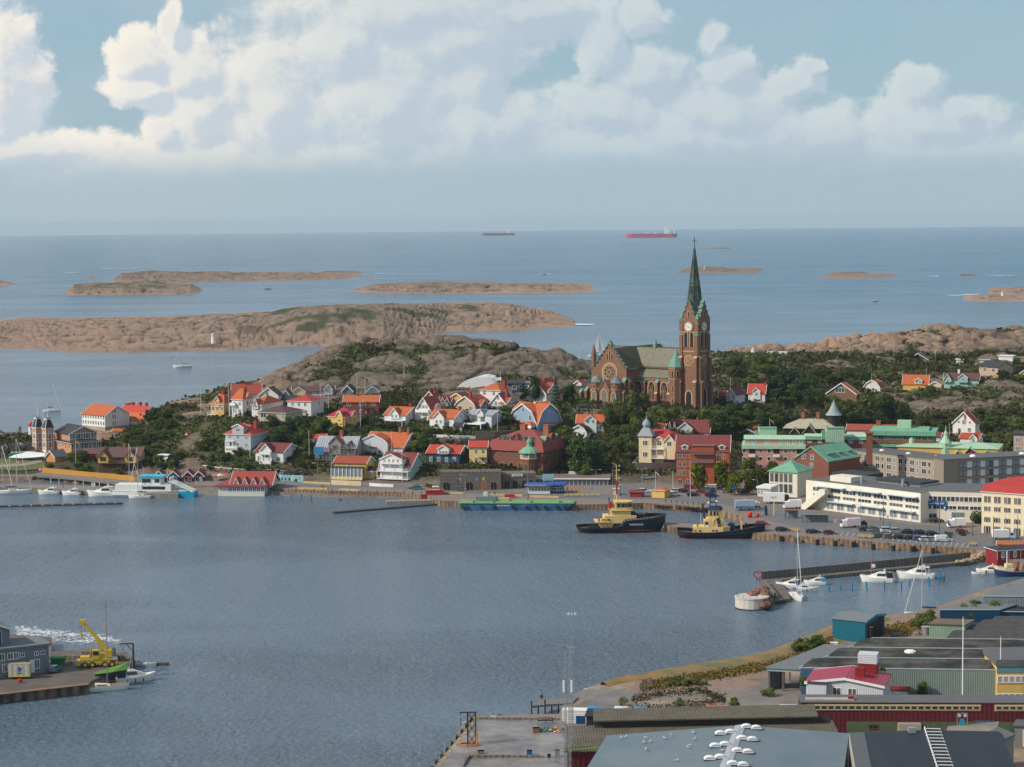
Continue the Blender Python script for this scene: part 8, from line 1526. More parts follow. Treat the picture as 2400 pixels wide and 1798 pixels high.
rsign('red and white warning triangle on a post by the walkway',94,1113,2.6,SR,1.1,z=1.5,tri=1);rsign('red warning sign behind the left sloop',43,1098,3.,SR,1.,z=2,tri=1);rsign('pale board sign on the stone mole',219,1146,1.6,mat('board_pale',(.45,.60,.62)),1.5,z=1.5);rsign('blue pedestrian sign under the square trees',1720,1163,3.2,SB,1.4);rsign('round blue sign beside the small pavilion',1777,1176,2.,SB,.9);rsign('blue sign with white mark before the office wing',2217,1225,4.2,SB,.9);rsign('blue sign on the road island',2225,1240,1.5,SB,.9);rsign('blue poster stand by the shop front',2084,1240,1.6,mat('poster_b',(.1,.3,.5)),1.3);rsign('blue road sign on the quay by the cafe',1388,1170,3.8,mat('sign_c',(.05,.3,.45)),.9);rsign('small yellow sign on the slope left of the rock face',370,1047,2.2,SY,.8,z=8);rsign('red and white triangle above the rock face',437,1030,2.6,SR,1.2,z=13,tri=1);rsign('blue letter sign on the floating pontoon',799,1200,4.2,SB,.9,z=.4);rsign('white numbered board on the breakwater by the sports cruiser',2047,1348,2.6,TM,1.,z=1.2);rsign('red-white poster banner beside the food truck',1958,1240,2.6,mat('banner_p',(.6,.35,.38)),1.2)
t=thing('lattice_mast','red striped small mast beside the sports cruiser','mast',PZ(2042,1352,.9));b=MB();b.br((0,0,0),(0,0,7.5),.1,mat('mast_pink',(.5,.16,.12)),5);b.bd('pole',t)
YB=mat('bench_yellow',(.55,.40,.16));me=N0
for k,(Z,X,Y_)in enu(((ZE,580,1412),(ZE,1290,1478),(ZE,1380,1483),(ZG,665,1515),(ZG,750,1520),(ZG,1110,1562))):
 if me is N0:b=MB();b.bx(-1,1,0,.5,.4,.48,YB);b.bx(-1,1,.5,.56,.5,.95,YB);b.bx(-.9,-.8,0,.5,0,.4,BK);b.bx(.8,.9,0,.5,0,.4,BK);me=b.mesh('bench')
 o=link('bench',me,N0,PZ(*zp(Z,X,Y_),2.02),0,1.2);tag(o,['yellow bench beside the litter bin near the second tug','yellow bench on the quay, left of a pair','yellow bench on the quay, right of a pair','yellow bench in front of the silver hatchback','yellow bench in front of the small white van','yellow bench alone near the right end of the quay'][k],'bench','yellow benches on the quay')
me=N0
for k in rng(34):
 if me is N0:b=MB();b.lth(0,0,[(.14,0),(.12,.7),(.18,.75),(.16,.95)],7,BK);me=b.mesh('bollard')
 if k<14:x,y=715+21*k,1151+k*.55
 elif k<22:x,y=1560+(k-14)*13,1178+(k-14)*.9
 else:x,y=1815+(k-22)*38,1258+(k-22)*2.9
 o=link('bollard',me,N0,PZ(x,y,2.));tag(o,nth(k if k<14 else(k-14 if k<22 else k-22),['black bollard on the promenade edge','black bollard on the inner basin quay','black bollard along the outer quay edge'][0 if k<14 else(1 if k<22 else 2)]),'bollard',['bollards on the promenade','bollards by the inner basin','bollards along the outer quay'][0 if k<14 else(1 if k<22 else 2)])
for k in rng(5):
 t=thing('parasol',nth(k,'closed orange parasol at the quay cafe'),'parasol',PZ(1330+k*9,1156+(k%2)*3,2.),0,'closed orange parasols');b=MB();b.br((0,0,0),(0,0,2.6),.04,TM,4);b.bd('pole',t);b=MB();b.lth(0,0,[(.25,1.1),(.18,2.3),(.03,2.7)],7,mat('parasol_orange',(.6,.2,.04)));b.bd('canopy',t)
b=MB()
for k in rng(7):x=k*1.9;b.bx(x,x+1.3,0,.8,.68,.74,SY);b.bx(x,x+1.3,-.5,-.25,.42,.47,SY);b.bx(x,x+1.3,1.05,1.3,.42,.47,SY);b.bx(x+.6,x+.7,.3,.5,0,.68,BK)
fix(b,'cafe_tables',PZ(1322,1164,2.),'row of yellow cafe tables with benches in front of the quay cafe','cafe tables',kd_='stuff')
flag(1536,1145,1104,z=2.,lab='white flagpole with white pennant beside the side street',pennant='white',gp='flagpoles on the square');flag(1577,1150,1104,z=2.,lab='plain white flagpole behind the yellow kiosk',gp='flagpoles on the square');flag(1618,1168,1103,z=2.,lab='white flagpole with yellow pennant on the square',pennant='yellow',gp='flagpoles on the square')
for(x,yb,yt,pn,lb)in((471,972,913,N0,'flagpole left of the yellow villa'),(537,978,906,N0,'flagpole right of the yellow villa'),(595,940,902,N0,'flagpole behind the white bell-roofed villa'),(751,935,896,N0,'flagpole beside the grey bungalow, left'),(770,963,908,N0,'flagpole beside the grey bungalow, right'),(856,926,880,'yellow','flagpole with yellow pennant behind the rockery'),(837,926,884,N0,'bare flagpole behind the rockery'),(845,1004,932,'yellow','flagpole with drooping pennant by the crimson-roofed villa'),(858,975,940,N0,'flagpole beside the orange-roofed brick house'),(586,1078,1020,N0,'flagpole before the blue-grey house'),(725,1082,1008,N0,'flagpole left of the scaffolding'),(777,1122,1062,N0,'flagpole at the veranda house'),(906,1120,1062,N0,'flagpole at the mint guesthouse, left'),(918,1070,1010,N0,'flagpole at the pale grey house'),(943,1130,1042,N0,'flagpole at the mint guesthouse, right'),(1127,1008,945,N0,'flagpole before the modern grey house'),(1166,1010,948,N0,'flagpole right of the modern grey house'),(1173,905,871,N0,'flagpole behind the pyramid-roofed house'),(947,888,850,'yellow','flagpole with yellow pennant on the rock hill'),(1357,845,807,'yellow','flagpole with yellow pennant left of the church'),(178,1092,1031,'yellow','white flagpole between the towers and the chalet'),(1712,948,885,N0,'flagpole right of the church tower'),(2043,930,874,'yellow','flagpole with yellow pennant on the right slope'),(1990,838,800,N0,'flagpole on the pink rocks'),(2056,820,784,N0,'tall pole on the pink rocks'),(2095,838,800,N0,'pole right of the tall pole on the pink rocks'),(2192,848,822,N0,'pole beside the plum gable'),(2171,880,862,N0,'pole behind the orange-roofed yellow house'),(1962,898,880,N0,'pole behind the brown gable'),(2225,1028,992,N0,'pole left of the tall narrow white house'),(1804,1016,981,'yellow','flagpole with pennant behind the pink block'),(1754,1018,990,N0,'spike pole behind the pink block')):
 flag(x,yb,yt,lab=lb,pennant=pn,gp=N0)
flag(23,1104,1066,z=2.,lab='white flagpole on the left lawn',pennant=N0,gp=N0);flag(3,1106,1083,z=2.,lab='short flagpole with yellow pennant at the left edge',pennant='yellow',gp=N0)
flag(393,1146,1097,z=2.,lab='flagpole with yellow pennant beside the slide boat',pennant='yellow',gp=N0)
# NEAR SHORE (lower right) AND LOWER LEFT QUAY
def waste_mat():
 m=bpy.data.materials.new('waste_ground');m.use_nodes=1;nt=m.node_tree;b=nt.nodes['Principled BSDF'];b.inputs['Roughness'].default_value=.95
 geo=nd(nt,'ShaderNodeNewGeometry');n1=nd(nt,'ShaderNodeTexNoise',ins={'Scale':.045,'Detail':6.,'Roughness':.65,'Distortion':.6});lk(nt,geo.outputs['Position'],n1.inputs['Vector'])
 n2=nd(nt,'ShaderNodeTexNoise',ins={'Scale':.11,'Detail':7.,'Roughness':.7});lk(nt,geo.outputs['Position'],n2.inputs['Vector']);n3=nd(nt,'ShaderNodeTexNoise',ins={'Scale':1.3,'Detail':4.});lk(nt,geo.outputs['Position'],n3.inputs['Vector'])
 c=mixc(nt,mr(nt,n1.outputs[0],.40,.56),(.20,.185,.17),(.27,.17,.125));c=mixc(nt,mr(nt,n2.outputs[0],.54,.62),c,(.34,.25,.15));c=mixc(nt,mr(nt,n2.outputs[0],.30,.46,1,0),c,(.10,.10,.035));c=mixc(nt,mth(nt,'MULTIPLY',mr(nt,n3.outputs[0],.5,.62),.35),c,(.10,.085,.06))
 lk(nt,c,b.inputs['Base Color']);return m
def bank_mat():
 m=bpy.data.materials.new('dry_grass_bank');m.use_nodes=1;nt=m.node_tree;b=nt.nodes['Principled BSDF'];b.inputs['Roughness'].default_value=.95
 geo=nd(nt,'ShaderNodeNewGeometry');n2=nd(nt,'ShaderNodeTexNoise',ins={'Scale':.25,'Detail':7.,'Roughness':.75});lk(nt,geo.outputs['Position'],n2.inputs['Vector'])
 c=mixc(nt,mr(nt,n2.outputs[0],.42,.58),(.27,.145,.045),(.12,.12,.03));n3=nd(nt,'ShaderNodeTexNoise',ins={'Scale':2.3,'Detail':4.});lk(nt,geo.outputs['Position'],n3.inputs['Vector']);c=mixc(nt,mth(nt,'MULTIPLY',mr(nt,n3.outputs[0],.48,.62),.5),c,(.20,.15,.10));lk(nt,c,b.inputs['Base Color']);return m
WASTE=waste_mat();BANK=bank_mat()
SHORE=[(1320,1672),(1345,1648),(1372,1634),(1400,1625),(1440,1613),(1480,1605),(1530,1594),(1600,1581),(1700,1566),(1790,1548),(1860,1522),(1905,1503),(1950,1483),(2040,1462),(2130,1454),(2180,1444),(2215,1432),(2260,1415),(2320,1395),(2420,1365),(2700,1300)]
poly_obj('shore_ground',Wl(*SHORE)+[PZ(2900,1950,2),PZ(900,1950,2),PZ(1000,1815,2)]+Wl((1100,1700),(1310,1695)),1.9,WASTE,-3,mat('shore_rubble',(.20,.12,.08),nz=.4,scale=.6))
YARD=mat('yard_asphalt',(.17,.155,.145),nz=.18,scale=.12,col2=(.21,.18,.16))
poly_obj('yard',Tp(1.9,(1330,1668),(1372,1640),(1402,1630),(1440,1618),(1468,1612),(1462,1655),(1500,1675),(1340,1700)),1.92,YARD);poly_obj('yard',Tp(1.9,(1720,1640),(1760,1615),(1800,1590),(1900,1585),(2060,1640),(2060,1700),(1650,1690),(1640,1668)),1.92,YARD)
b=MB();P_=[PZ(x,y,0)for x,y in SHORE[3:14]];rr=random.Random(8)
rings=[]
for i,p in enu(P_):
 q=P_[min(i+1,len(P_)-1)]-P_[max(i-1,0)];n_=VV((q.y,-q.x,0)).normalized();w_=(3.5,4,5,9,11,12,13,11,10,9,7)[i]
 rings.append([tuple(p+n_*(-.6))[:2]+(-.4,),tuple(p+n_*1.)[:2]+(2.3,),tuple(p+n_*w_*.4)[:2]+(2.7,),tuple(p+n_*w_)[:2]+(1.85,)])
b.loft(rings,BANK,closed=0,caps=0);o=b.bd('grass_bank',N0,1);struct(o)
bould('shore_stones','red-brown stones along the near waterline',[(1345,1650),(1372,1637),(1440,1615),(1530,1596),(1700,1568),(1860,1524),(1950,1485)],260,.35,.9,MTS['shore_rubble'],.3,12)
def mesh_fence(name,lab,pts,h,step,z=2.,m=MG,wires=3,r=.045):
 b=MB();last=N0
 for(x0_,y0_),(x1_,y1_)in zip(pts[:-1],pts[1:]):
  a,c=PZ(x0_,y0_,z),PZ(x1_,y1_,z);n=max(1,int((c-a).length/step))
  for i in rng(n):
   p=a.lerp(c,i/n);b.br(p,p+VV((0,0,h)),r,m,4)
   if last is not N0:
    for k in rng(wires):dz=VV((0,0,h*(k+1)/wires));b.br(last+dz,p+dz,.015,m,3)
   last=p
 o=b.bd(name);return tag(o,lab,'fence')
mesh_fence('wire_fence','long wire fence along the grassy near shore',[(1540,1600),(1600,1588),(1700,1573),(1790,1556),(1880,1525),(1950,1490)],2.,3.2);mesh_fence('wire_fence','tall grey steel fence enclosing the waste ground',[(1462,1655),(1490,1632),(1533,1608)],2.6,1.1,wires=4);mesh_fence('wire_fence','wire fence running across the yard in front of the grass',[(1466,1668),(1560,1672),(1660,1675),(1760,1668),(1860,1664)],2.2,3.);mesh_fence('wire_fence','wire fence behind the teal shed',[(2060,1466),(2130,1458),(2180,1450)],2.2,2.6)
def skew(name,lab,cat,A,B_,C_,zt,wm,rm,zb=1.9,rise=.0,axis='d',nb=1,over=.3,edge=N0,kind2=N0):
 a,bb,c=PZ(*A,zt),PZ(*B_,zt),PZ(*C_,zt);u=bb-a;w=c-a;t=thing(name,lab,cat,(a.x,a.y,zb));t['_z']=zb
 del t['_z']
 Z=zt-zb
 def Q(i,j,z):p=u*i+w*j;return(p.x,p.y,z)
 m=MB()
 m.face([Q(0,0,0),Q(1,0,0),Q(1,0,Z),Q(0,0,Z)],wm);m.face([Q(0,0,0),Q(0,1,0),Q(0,1,Z),Q(0,0,Z)],wm);m.face([Q(1,0,0),Q(1,1,0),Q(1,1,Z),Q(1,0,Z)],wm);m.face([Q(0,1,0),Q(1,1,0),Q(1,1,Z),Q(0,1,Z)],wm)
 r=MB();T=.25
 if rise==0:pr=[(0,0),(1,0)]
 else:pr=[(k/(2*nb),rise if k%2 else .0)for k in rng(2*nb+1)]
 ou,ow=over/u.length,over/w.length
 for(s0,h0),(s1,h1)in zip(pr[:-1],pr[1:]):
  e0=-ou if s0==0 and axis=='d' else s0;e1=1+ou if s1==1 and axis=='d' else s1
  if axis=='d':P4_=[Q(e0,-ow,Z+h0),Q(e1,-ow,Z+h1),Q(e1,1+ow,Z+h1),Q(e0,1+ow,Z+h0)];m.face([Q(s0,0,Z),Q(s1,0,Z),Q(s1,0,Z+h1),Q(s0,0,Z+h0)],wm)
  else:P4_=[Q(-ou,s0,Z+h0),Q(-ou,s1,Z+h1),Q(1+ou,s1,Z+h1),Q(1+ou,s0,Z+h0)];m.face([Q(0,s0,Z),Q(0,s1,Z),Q(0,s1,Z+h1),Q(0,s0,Z+h0)],wm);m.face([Q(1,s0,Z),Q(1,s1,Z),Q(1,s1,Z+h1),Q(1,s0,Z+h0)],wm)
  r.face([(x,y,z+T)for x,y,z in P4_],rm);r.face([(x,y,z+.02)for x,y,z in P4_],rm)
  for i in rng(4):p,q=P4_[i],P4_[(i+1)%4];r.face([(p[0],p[1],p[2]+.02),(q[0],q[1],q[2]+.02),(q[0],q[1],q[2]+T),(p[0],p[1],p[2]+T)],edge or rm)
 t_w=m.bd('wall',t);t_r=r.bd('roof',t)
 return t,Q,Z,u,w
TEAL=mat('teal_sheet',(.008,.115,.165),nz=.08,stq=('X',.4,.06),rgh=.5);DBLUE=mat('blue_sheet',(.006,.055,.11),nz=.12,stq=('X',.5,.1),rgh=.5);GSHEET=mat('green_grey_sheet',(.20,.255,.225),nz=.14,scale=.3,stq=('X',.45,.16));WSHEET=mat('white_sheet',(.56,.58,.60),nz=.06,stq=('X',.35,.08))
FELT=mat('old_felt_roof',(.036,.034,.033),nz=.45,scale=.18,stq=('Y',3.1,.25),rgh=.9,col2=(.075,.072,.062));ASB=mat('mossy_fibre_roof',(.155,.13,.095),nz=.35,scale=.35,stq=('X',.5,.22),col2=(.095,.082,.055));DRED=mat('dark_red_sheet',(.105,.012,.018),nz=.12,scale=.3,stq=('X',.8,.10));BGR=mat('blue_grey_roof',(.135,.18,.205),nz=.09,scale=.07,rgh=.55,col2=(.155,.195,.215));ANTH=mat('anthracite_roof',(.022,.026,.034),nz=.15,scale=.1,stq=('X',5.2,.10),rgh=.6);GRN=mat('green_render',(.085,.12,.065),nz=.35,scale=.4)
g=HZ('teal corrugated shed with open dark end beside the water',ZF,710,557,24,293,175,367,300,wl=TEAL,rf=mat('roof_teal_grey',(.17,.19,.20),nz=.1),gz=1.9,name='teal_shed',cat='shed',dp=.5,oh=.25,trim=mat('teal_trim',(.10,.32,.40)))
b=MB();y0_,y1_=g.y0+1.2,g.y1-.8;b.face([(g.x1+.03,y0_,0),(g.x1+.03,y1_,0),(g.x1+.03,y1_,g.ze-.2),(g.x1+.03,y0_,g.ze-.9)],DGL);b.bd('opening_shade',g.root)  # flat near-black face paints the shade inside the open end
b=MB();b.br((g.x1+.2,g.y0+2.5,0),(g.x1+.2,g.y0+2.5,3.4),.08,MG,5);b.bx(g.x1-.4,g.x1+.8,g.y0+2.4,g.y0+2.6,3.3,3.45,TM);b.bd('yard_lamp',g.root)
g=House('small white hatch box at the foot of the teal shed',*zp(ZF,465,590),4,18,6,7,8,kd_='flat',wl=WHT,rf=WHT,gz=1.9,name='white_box',cat='box',dph=1.5,dp=.2,oh=.05)
t,Q,Z,u,w=skew('warehouse','large warehouse with three black felt roof bays and grey-green sheet wall','warehouse',(1878,1568),(2480,1575),(2052,1498),7.6,GSHEET,FELT,rise=.9,axis='w',nb=3,edge=mat('light_edge',(.30,.40,.44)))
b=MB()
for k in rng(4):p0,p1=Q(-.005,k/3,Z+.30),Q(1.,k/3,Z+.30);b.br(p0,p1,.13,mat('gutter_pale',(.42,.47,.46),nz=.2),4)
p0,p1=Q(-.006,0,Z+.3),Q(-.006,1,Z+.3);b.br(p0,p1,.22,MTS['light_edge'],4);b.bd('gutters',t)
b=MB();b.face([Q(.001,-.004,0),Q(.16,-.004,0),Q(.16,-.004,Z),Q(.001,-.004,Z)],mat('faded_blue_sheet',(.05,.12,.20),nz=.2,stq=('X',.4,.15)));b.bd('blue_cladding',t)
b=MB();q=Q(.30,.45,Z+.75);b.lth(q[0],q[1],[(1.3,q[2]),(1.25,q[2]+.3),(.8,q[2]+.5)],10,TM);b.bd('skylight',t)
b=MB();q=Q(.905,0,Z*.86);b.lth(q[0],q[1],[(.01,q[2])],3,TM);b.extr([(q[0]+.34*cos(2*pi*i/12),q[2]+.34*sin(2*pi*i/12))for i in rng(12)],q[1]-.2,q[1]-.05,'y',TM);b.bd('round_vent',t)
t,Q,Z,u,w=skew('open_shed','open-sided shed with grey roof left of the big warehouse','shed',(1798,1566),(1877,1570),(1900,1528),6.6,MTS['light_edge'],R_GREYM,zb=6.,over=.3,edge=GSHEET)
for i in(.02,.45,.98):
 for j in(.02,.5,.98):b=MB();q=Q(i,j,0);b.bx(q[0]-.2,q[0]+.2,q[1]-.2,q[1]+.2,-4.1,.0,QW2);b.bd('post',t);b=MB();b.face([Q(0,.98,-4.1),Q(1,.98,-4.1),Q(1,.98,0),Q(0,.98,0)],DGL);b.face([Q(0,.02,-4.1),Q(0,.4,-4.1),Q(0,.4,0),Q(0,.02,0)],GRW);b.bd('back_shade_side_wall',t)  # near-black back sheet paints the dim interior; the grey piece is a side wall
t,Q,Z,u,w=skew('lean_to','low grey-roofed lean-to with blue edge behind the open shed','shed',(1884,1534),(1948,1536),(1934,1513),5.,DBLUE,R_GREYM,edge=mat('edge_blue',(.02,.14,.30)))
g=HZ('white sheet-clad office with crimson metal roof and rooftop vents',ZF,870,1052,7,690,70,942,878,wl=WSHEET,rf=roof_m('crimson_sheet',(.33,.03,.055),.08,('X',.9,.06),rgh=.45),rdg='y',gz=5.9,name='office',dph=11,dp=4.6,oh=.35,trim=TM)
g.ws('F',2,V(1052,ZF,1012),1.5,1.5,'two',t0=.40,t1=.60);g.ws('R',2,V(1052,ZF,1000),.9,1.2)
b=MB();xm=(g.x0+g.x1)/2;b.bx(xm+1.6,xm+5.2,8.,11,g.ze,g.zr+1.6,mat('vent_red',(.22,.015,.015)));b.bx(xm+1.5,xm+5.3,7.9,11.1,g.zr+1.5,g.zr+3.4,LGR);b.bx(xm+1.6,xm+3.4,3.4,5.,g.ze,g.zr+1.5,MTS['vent_red']);b.bd('roof_vents',g.r)
b=MB();b.bx(g.x0+.6,g.x0+4.2,-1.6,-.02,0,2.6,WSHEET);b.bx(g.x0+.4,g.x0+4.4,-1.8,0,2.6,2.8,RDK);b.bd('entrance_box',g.root)
t,Q,Z,u,w=skew('lean_to','small dark red annex with white edge right of the white office','shed',(2088,1618),(2124,1620),(2096,1603),4.,TM,MTS['vent_red'],rise=0)
g=HZ('yellow office with teal fascia and strip windows at the right edge',ZF,2600,1062,1,730,10,750,690,wa=1,wl=mat('yellow_panel',(.62,.42,.13),nz=.06),rf=R_FLAT,kd_='flat',gz=1.9,name='office',dph=12,dp=.5,oh=.3)
b=MB();b.bx(g.x0-.1,g.x1,-.12,.0,g.ze-1.3,g.ze+.1,mat('teal_fascia',(.10,.25,.27)));b.bx(g.x0,g.x1,-.06,0,g.ze-3.5,g.ze-1.9,TM);b.bx(g.x0,g.x1,-.06,0,0,1.4,TM);b.bd('panel_band',g.root)
for i in rng(13):g.put('F',.035+i*.0745,(1062-870)/3.784,.8,1.2,TM,mat('blind',(.35,.30,.24)),'plain',out=.08);g.put('F',.035+i*.0745,(1062-1030)/3.784,.8,1.1,TM,kd_='plain',out=.08)
g=HZ('long dark red building with ribbon of small windows over a green ground floor',ZF,2600,1424,0,2485,10,1082,1078,wa=3,wl=DRED,rf=R_FLAT,kd_='flat',gz=1.9,name='long_shed',cat='building',dph=6,dp=.5,oh=.12,trim=TM)
zb_=42/g.s*1.;zg=(1424-1255)/3.784/g.s;b=MB();b.bx(g.x0+8.5,g.x1,-.08,0,0,zg,GRN);b.bx(g.x0+10+8,g.x0+11.2+11,-1.6,0,0,zg-.1,mat('cream_door_box',(.34,.29,.22)));b.bd('ground_floor',g.root)
zw=g.z0+(1424-1125)/3.784/g.s;b=MB();b.bx(g.x0+1.,g.x0+33.5,-.1,-.02,zw-.62,zw+.62,mat('sill_cream',(.50,.40,.24)));b.bx(g.x0+36.,g.x1,-.1,-.02,zw-.62,zw+.62,MTS['sill_cream']);b.bd('window_surround',g.root)
for i in rng(25):x=g.x0+1.7+i*1.29;link('window',wmesh(.95,.6,MTS['sill_cream'],N0,'plain'),g.root,(x,-.12,zw))
for i in rng(8):link('window',wmesh(.95,.6,MTS['sill_cream'],N0,'plain'),g.root,(g.x0+36.8+i*1.29,-.12,zw))
for x in(g.x0+13.5,g.x0+22):link('window',wmesh(1.5,.6,DTM,DGL,'band'),g.root,(x,-.1,zg*.72))
b=MB();b.bx(g.x0+1,g.x0+10,1,3,g.ze+.1,g.ze+.35,mat('gravel_light',(.40,.32,.28),nz=.2));b.bx(g.x0+9,g.x0+10,1.5,2.2,g.ze,g.ze+.8,MTS['vent_red']);b.bd('roof_gravel',g.r)
t,Q,Z,u,w=skew('works_building','long works building with mossy brown corrugated roofs','building',(1330,1762),(1972,1748),(1332,1706),10.1,DRED,ASB,over=.5)
b=MB();b.face([Q(.10,.92,Z+.28),Q(1.,.92,Z+.28),Q(1.,.92,Z+1.5),Q(.10,.92,Z+1.5)],mat('dark_clerestory',(.06,.05,.04),nz=.2));b.bd('clerestory',t);b=MB();q=[Q(.095,.86,Z+1.5),Q(.95,.86,Z+1.5),Q(.95,1.3,Z+1.9),Q(.095,1.3,Z+1.9)];b.loft([q,[(x,y,z+.25)for x,y,z in q]],ASB);b.bd('upper_roof',t)
b=MB();q=[Q(.02,.02,Z+.27),Q(.30,.05,Z+.27),Q(.36,.55,Z+.27),Q(.20,.42,Z+.27),Q(.08,.1,Z+.27)];b.face(q,mat('roof_moss',(.12,.15,.03),nz=.3,scale=.8));b.face([Q(0,.0,Z+.275),Q(.5,.0,Z+.275),Q(.5,.06,Z+.275),Q(0,.05,Z+.275)],MTS['roof_moss']);b.bd('moss',t)
WORKS=(t,Q,Z)
def gable_hall(name,lab,L_,RG,R_,zl,zr,Yb,dirv,ln,wm,rm,edge):
 a,m_,c=PY(*L_,Yb),PY(*RG,Yb),PY(*R_,Yb);a.z=zl;c.z=zl;d=VV((dirv[0],dirv[1],0)).normalized()*ln;t=thing(name,lab,'building',(a.x,a.y,1.9));o_=VV((a.x,a.y,1.9))
 A0,M0,C0=a-o_,m_-o_,c-o_;b=MB();b.face([A0,M0,M0+d,A0+d],rm);b.face([M0,C0,C0+d,M0+d],rm);e=VV((0,0,-.35))
 for p,q in((A0,M0),(M0,C0),(A0,A0+d),(C0,C0+d)):b.face([p,q,q+e,p+e],edge)
 rf=b.bd('roof',t);b=MB()
 def dn(v,k=.0):return VV((v.x,v.y,k))
 b.face([dn(A0),dn(C0),C0+e,M0+e,A0+e],wm);b.face([dn(A0),dn(A0+d),A0+d+e,A0+e],wm);b.face([dn(C0),dn(C0+d),C0+d+e,C0+e],wm);b.bd('wall',t)
 return t,rf,A0,M0,C0,d,o_
t,rf,A0,M0,C0,d,o_=gable_hall('sports_hall','large hall with pale blue-grey sheet roof and white skylight domes',(1422,1740),(1735,1700),(1990,1731),12.75,15.4,345,(-.2,-1),60,GRW,BGR,LGR)
def on_plane(px,py,p0,n_):
 r_=ray(px,py);c_=VV((0,0,CAMZ));k=(p0-c_).dot(n_)/r_.dot(n_);return c_+r_*k
nL=(M0-A0).cross(d).normalized();nR=(C0-M0).cross(d).normalized()
me=MB();rg=[]
for i in rng(7):a_=pi*i/6;rg.append([(-.95*cos(a_),y,.55*sin(a_)+.1)for y in(-.62,.62)])
me.loft(rg,TM,closed=0,caps=0);me.extr([(-.95,0),(.95,0)]+[(.95*cos(pi*i/6),.55*sin(pi*i/6)+.1)for i in rng(7)],-.63,-.6,'y',LGR);me.bx(-1.,1.,-.68,.68,0,.14,BK);me=me.mesh('skylight')
ang=atan2((C0-A0).y,(C0-A0).x)
for X,Y_ in((1347,1225),(1442,1212),(1297,1345),(1392,1330),(1243,1467),(1345,1453)):p=on_plane(*zp(ZM,X,Y_+12),o_+A0,nL)-o_;link('skylight',me,rf,p,ang)
for X,Y_ in((1597,1160),(1690,1173),(1555,1272),(1650,1283),(1512,1390),(1608,1403),(1465,1515),(1563,1528)):p=on_plane(*zp(ZM,X,Y_+12),o_+M0,nR)-o_;link('skylight',me,rf,p,ang)
b=MB();sd_=(C0-A0).normalized();b.loft([[M0-sd_*.9+VV((0,0,.0)),M0+VV((0,0,.14)),M0+sd_*.9],[M0+d-sd_*.9,M0+d+VV((0,0,.14)),M0+d+sd_*.9]],mat('ridge_sheet',(.36,.38,.40)),closed=0,caps=0);b.bd('ridge_cap',rf)
for k,(X,Y_)in enu(((1083,1225),(885,1250),(810,1280),(1097,1290),(670,1312),(608,1320),(1045,1350),(1040,1370),(628,1390),(1357,1400),(922,1495),(632,1278),(435,1270),(390,1278))):p=on_plane(*zp(ZM,X,Y_+4),o_+A0,nL);gull(p,random.uniform(0,6),nth(k,'white gull on the blue-grey roof'),'gulls on the blue-grey hall roof',1.3)
t,rf,A0,M0,C0,d,o_=gable_hall('storage_hall','dark anthracite roofed hall with white snow-guard ladder',(1990,1733),(2167,1711),(2342,1733),14.6,16.2,338,(-.12,-1),60,mat('cream_render',(.36,.31,.25),nz=.1),ANTH,LGR)
b=MB();sd_=(C0-M0).normalized();dd_=d.normalized()
for k in rng(14):p=M0+dd_*(k*2.1)+VV((0,0,.25));b.br(p,p+sd_*2.6,.09,TM,5);b.br(p-VV((0,0,.2)),p+VV((0,0,.35)),.12,TM,5);b.br(p+sd_*2.6,p+sd_*2.6-VV((0,0,.3)),.07,TM,4)
b.br(M0+VV((0,0,.3)),M0+d+VV((0,0,.3)),.08,TM,4);b.bd('snow_guard',rf)
b=MB();b.face([A0+VV((0,0,.03)),A0+(M0-A0)*.2+VV((0,0,.03)),A0+(M0-A0)*.2+d+VV((0,0,.03)),A0+d+VV((0,0,.03))],mat('lighter_roof_sheet',(.10,.105,.115),nz=.1));b.bd('roof_strip',rf);b=MB();q=M0-sd_*2.2+dd_*1.2;b.bx(q.x-.6,q.x+.6,q.y-.5,q.y+.5,q.z-.3,q.z+.7,MG);b.bd('roof_vent',rf)
t,Q,Z,u,w=skew('end_house','cream rendered end house with dark flat roof beside the anthracite hall','building',(2345,1738),(2376,1724),(2310,1722),14.,mat('cream_render2',(.30,.26,.21),nz=.15),R_FLAT)
for i,z in((.4,Z-3.4),(.35,Z-7.5)):
 for f_ in(i,):q=Q(f_,0,z);link('window',wmesh(.9,1.4,TM,N0,'cross'),t,q,atan2(u.y,u.x))
t,Q,Z,u,w=skew('garage','grey garage with large white door in the lower right corner','garage',(2378,1702),(2480,1705),(2385,1690),6.,mat('garage_grey',(.20,.19,.17)),R_FLAT);q=Q(.4,0,Z-2.2);link('garage_door',wmesh(3.,2.8,TM,LGR,'three'),t,q,atan2(u.y,u.x))
t,Q,Z,u,w=skew('flat_annex','flat concrete roof behind the anthracite hall with sign frame','building',(2215,1733),(2330,1722),(2225,1706),9.5,GRN,mat('concrete_roof',(.25,.21,.16),nz=.3,scale=.4),rise=0)
t=thing('roof_sign','metal frame sign with turquoise emblem and small blue letters on posts','sign',PY(2255,1716,362));CY=mat('cyan_paint',(.03,.28,.36));b=MB()
for x in(-.9,.9):b.br((x,0,0),(x,0,3.4),.07,MG,4)
b.br((-.9,0,3.4),(.9,0,3.4),.07,MG,4);b.bd('frame',t);b=MB();b.extr([(-.7,1.),(.7,1.),(.35,2.4),(-.35,2.4)],-.1,0,'y',CY);b.extr([(.3*cos(a_)-.5,3.+.3*sin(a_))for a_ in[2*pi*i/10 for i in rng(10)]],-.1,0,'y',LGR);b.extr([(.3*cos(a_)+.5,3.+.3*sin(a_))for a_ in[2*pi*i/10 for i in rng(10)]],-.1,0,'y',LGR);b.bd('emblem',t)
lett('sign_lettering','TRÅLBUA',.8,CY,t,(4.,0,1.7));b=MB()
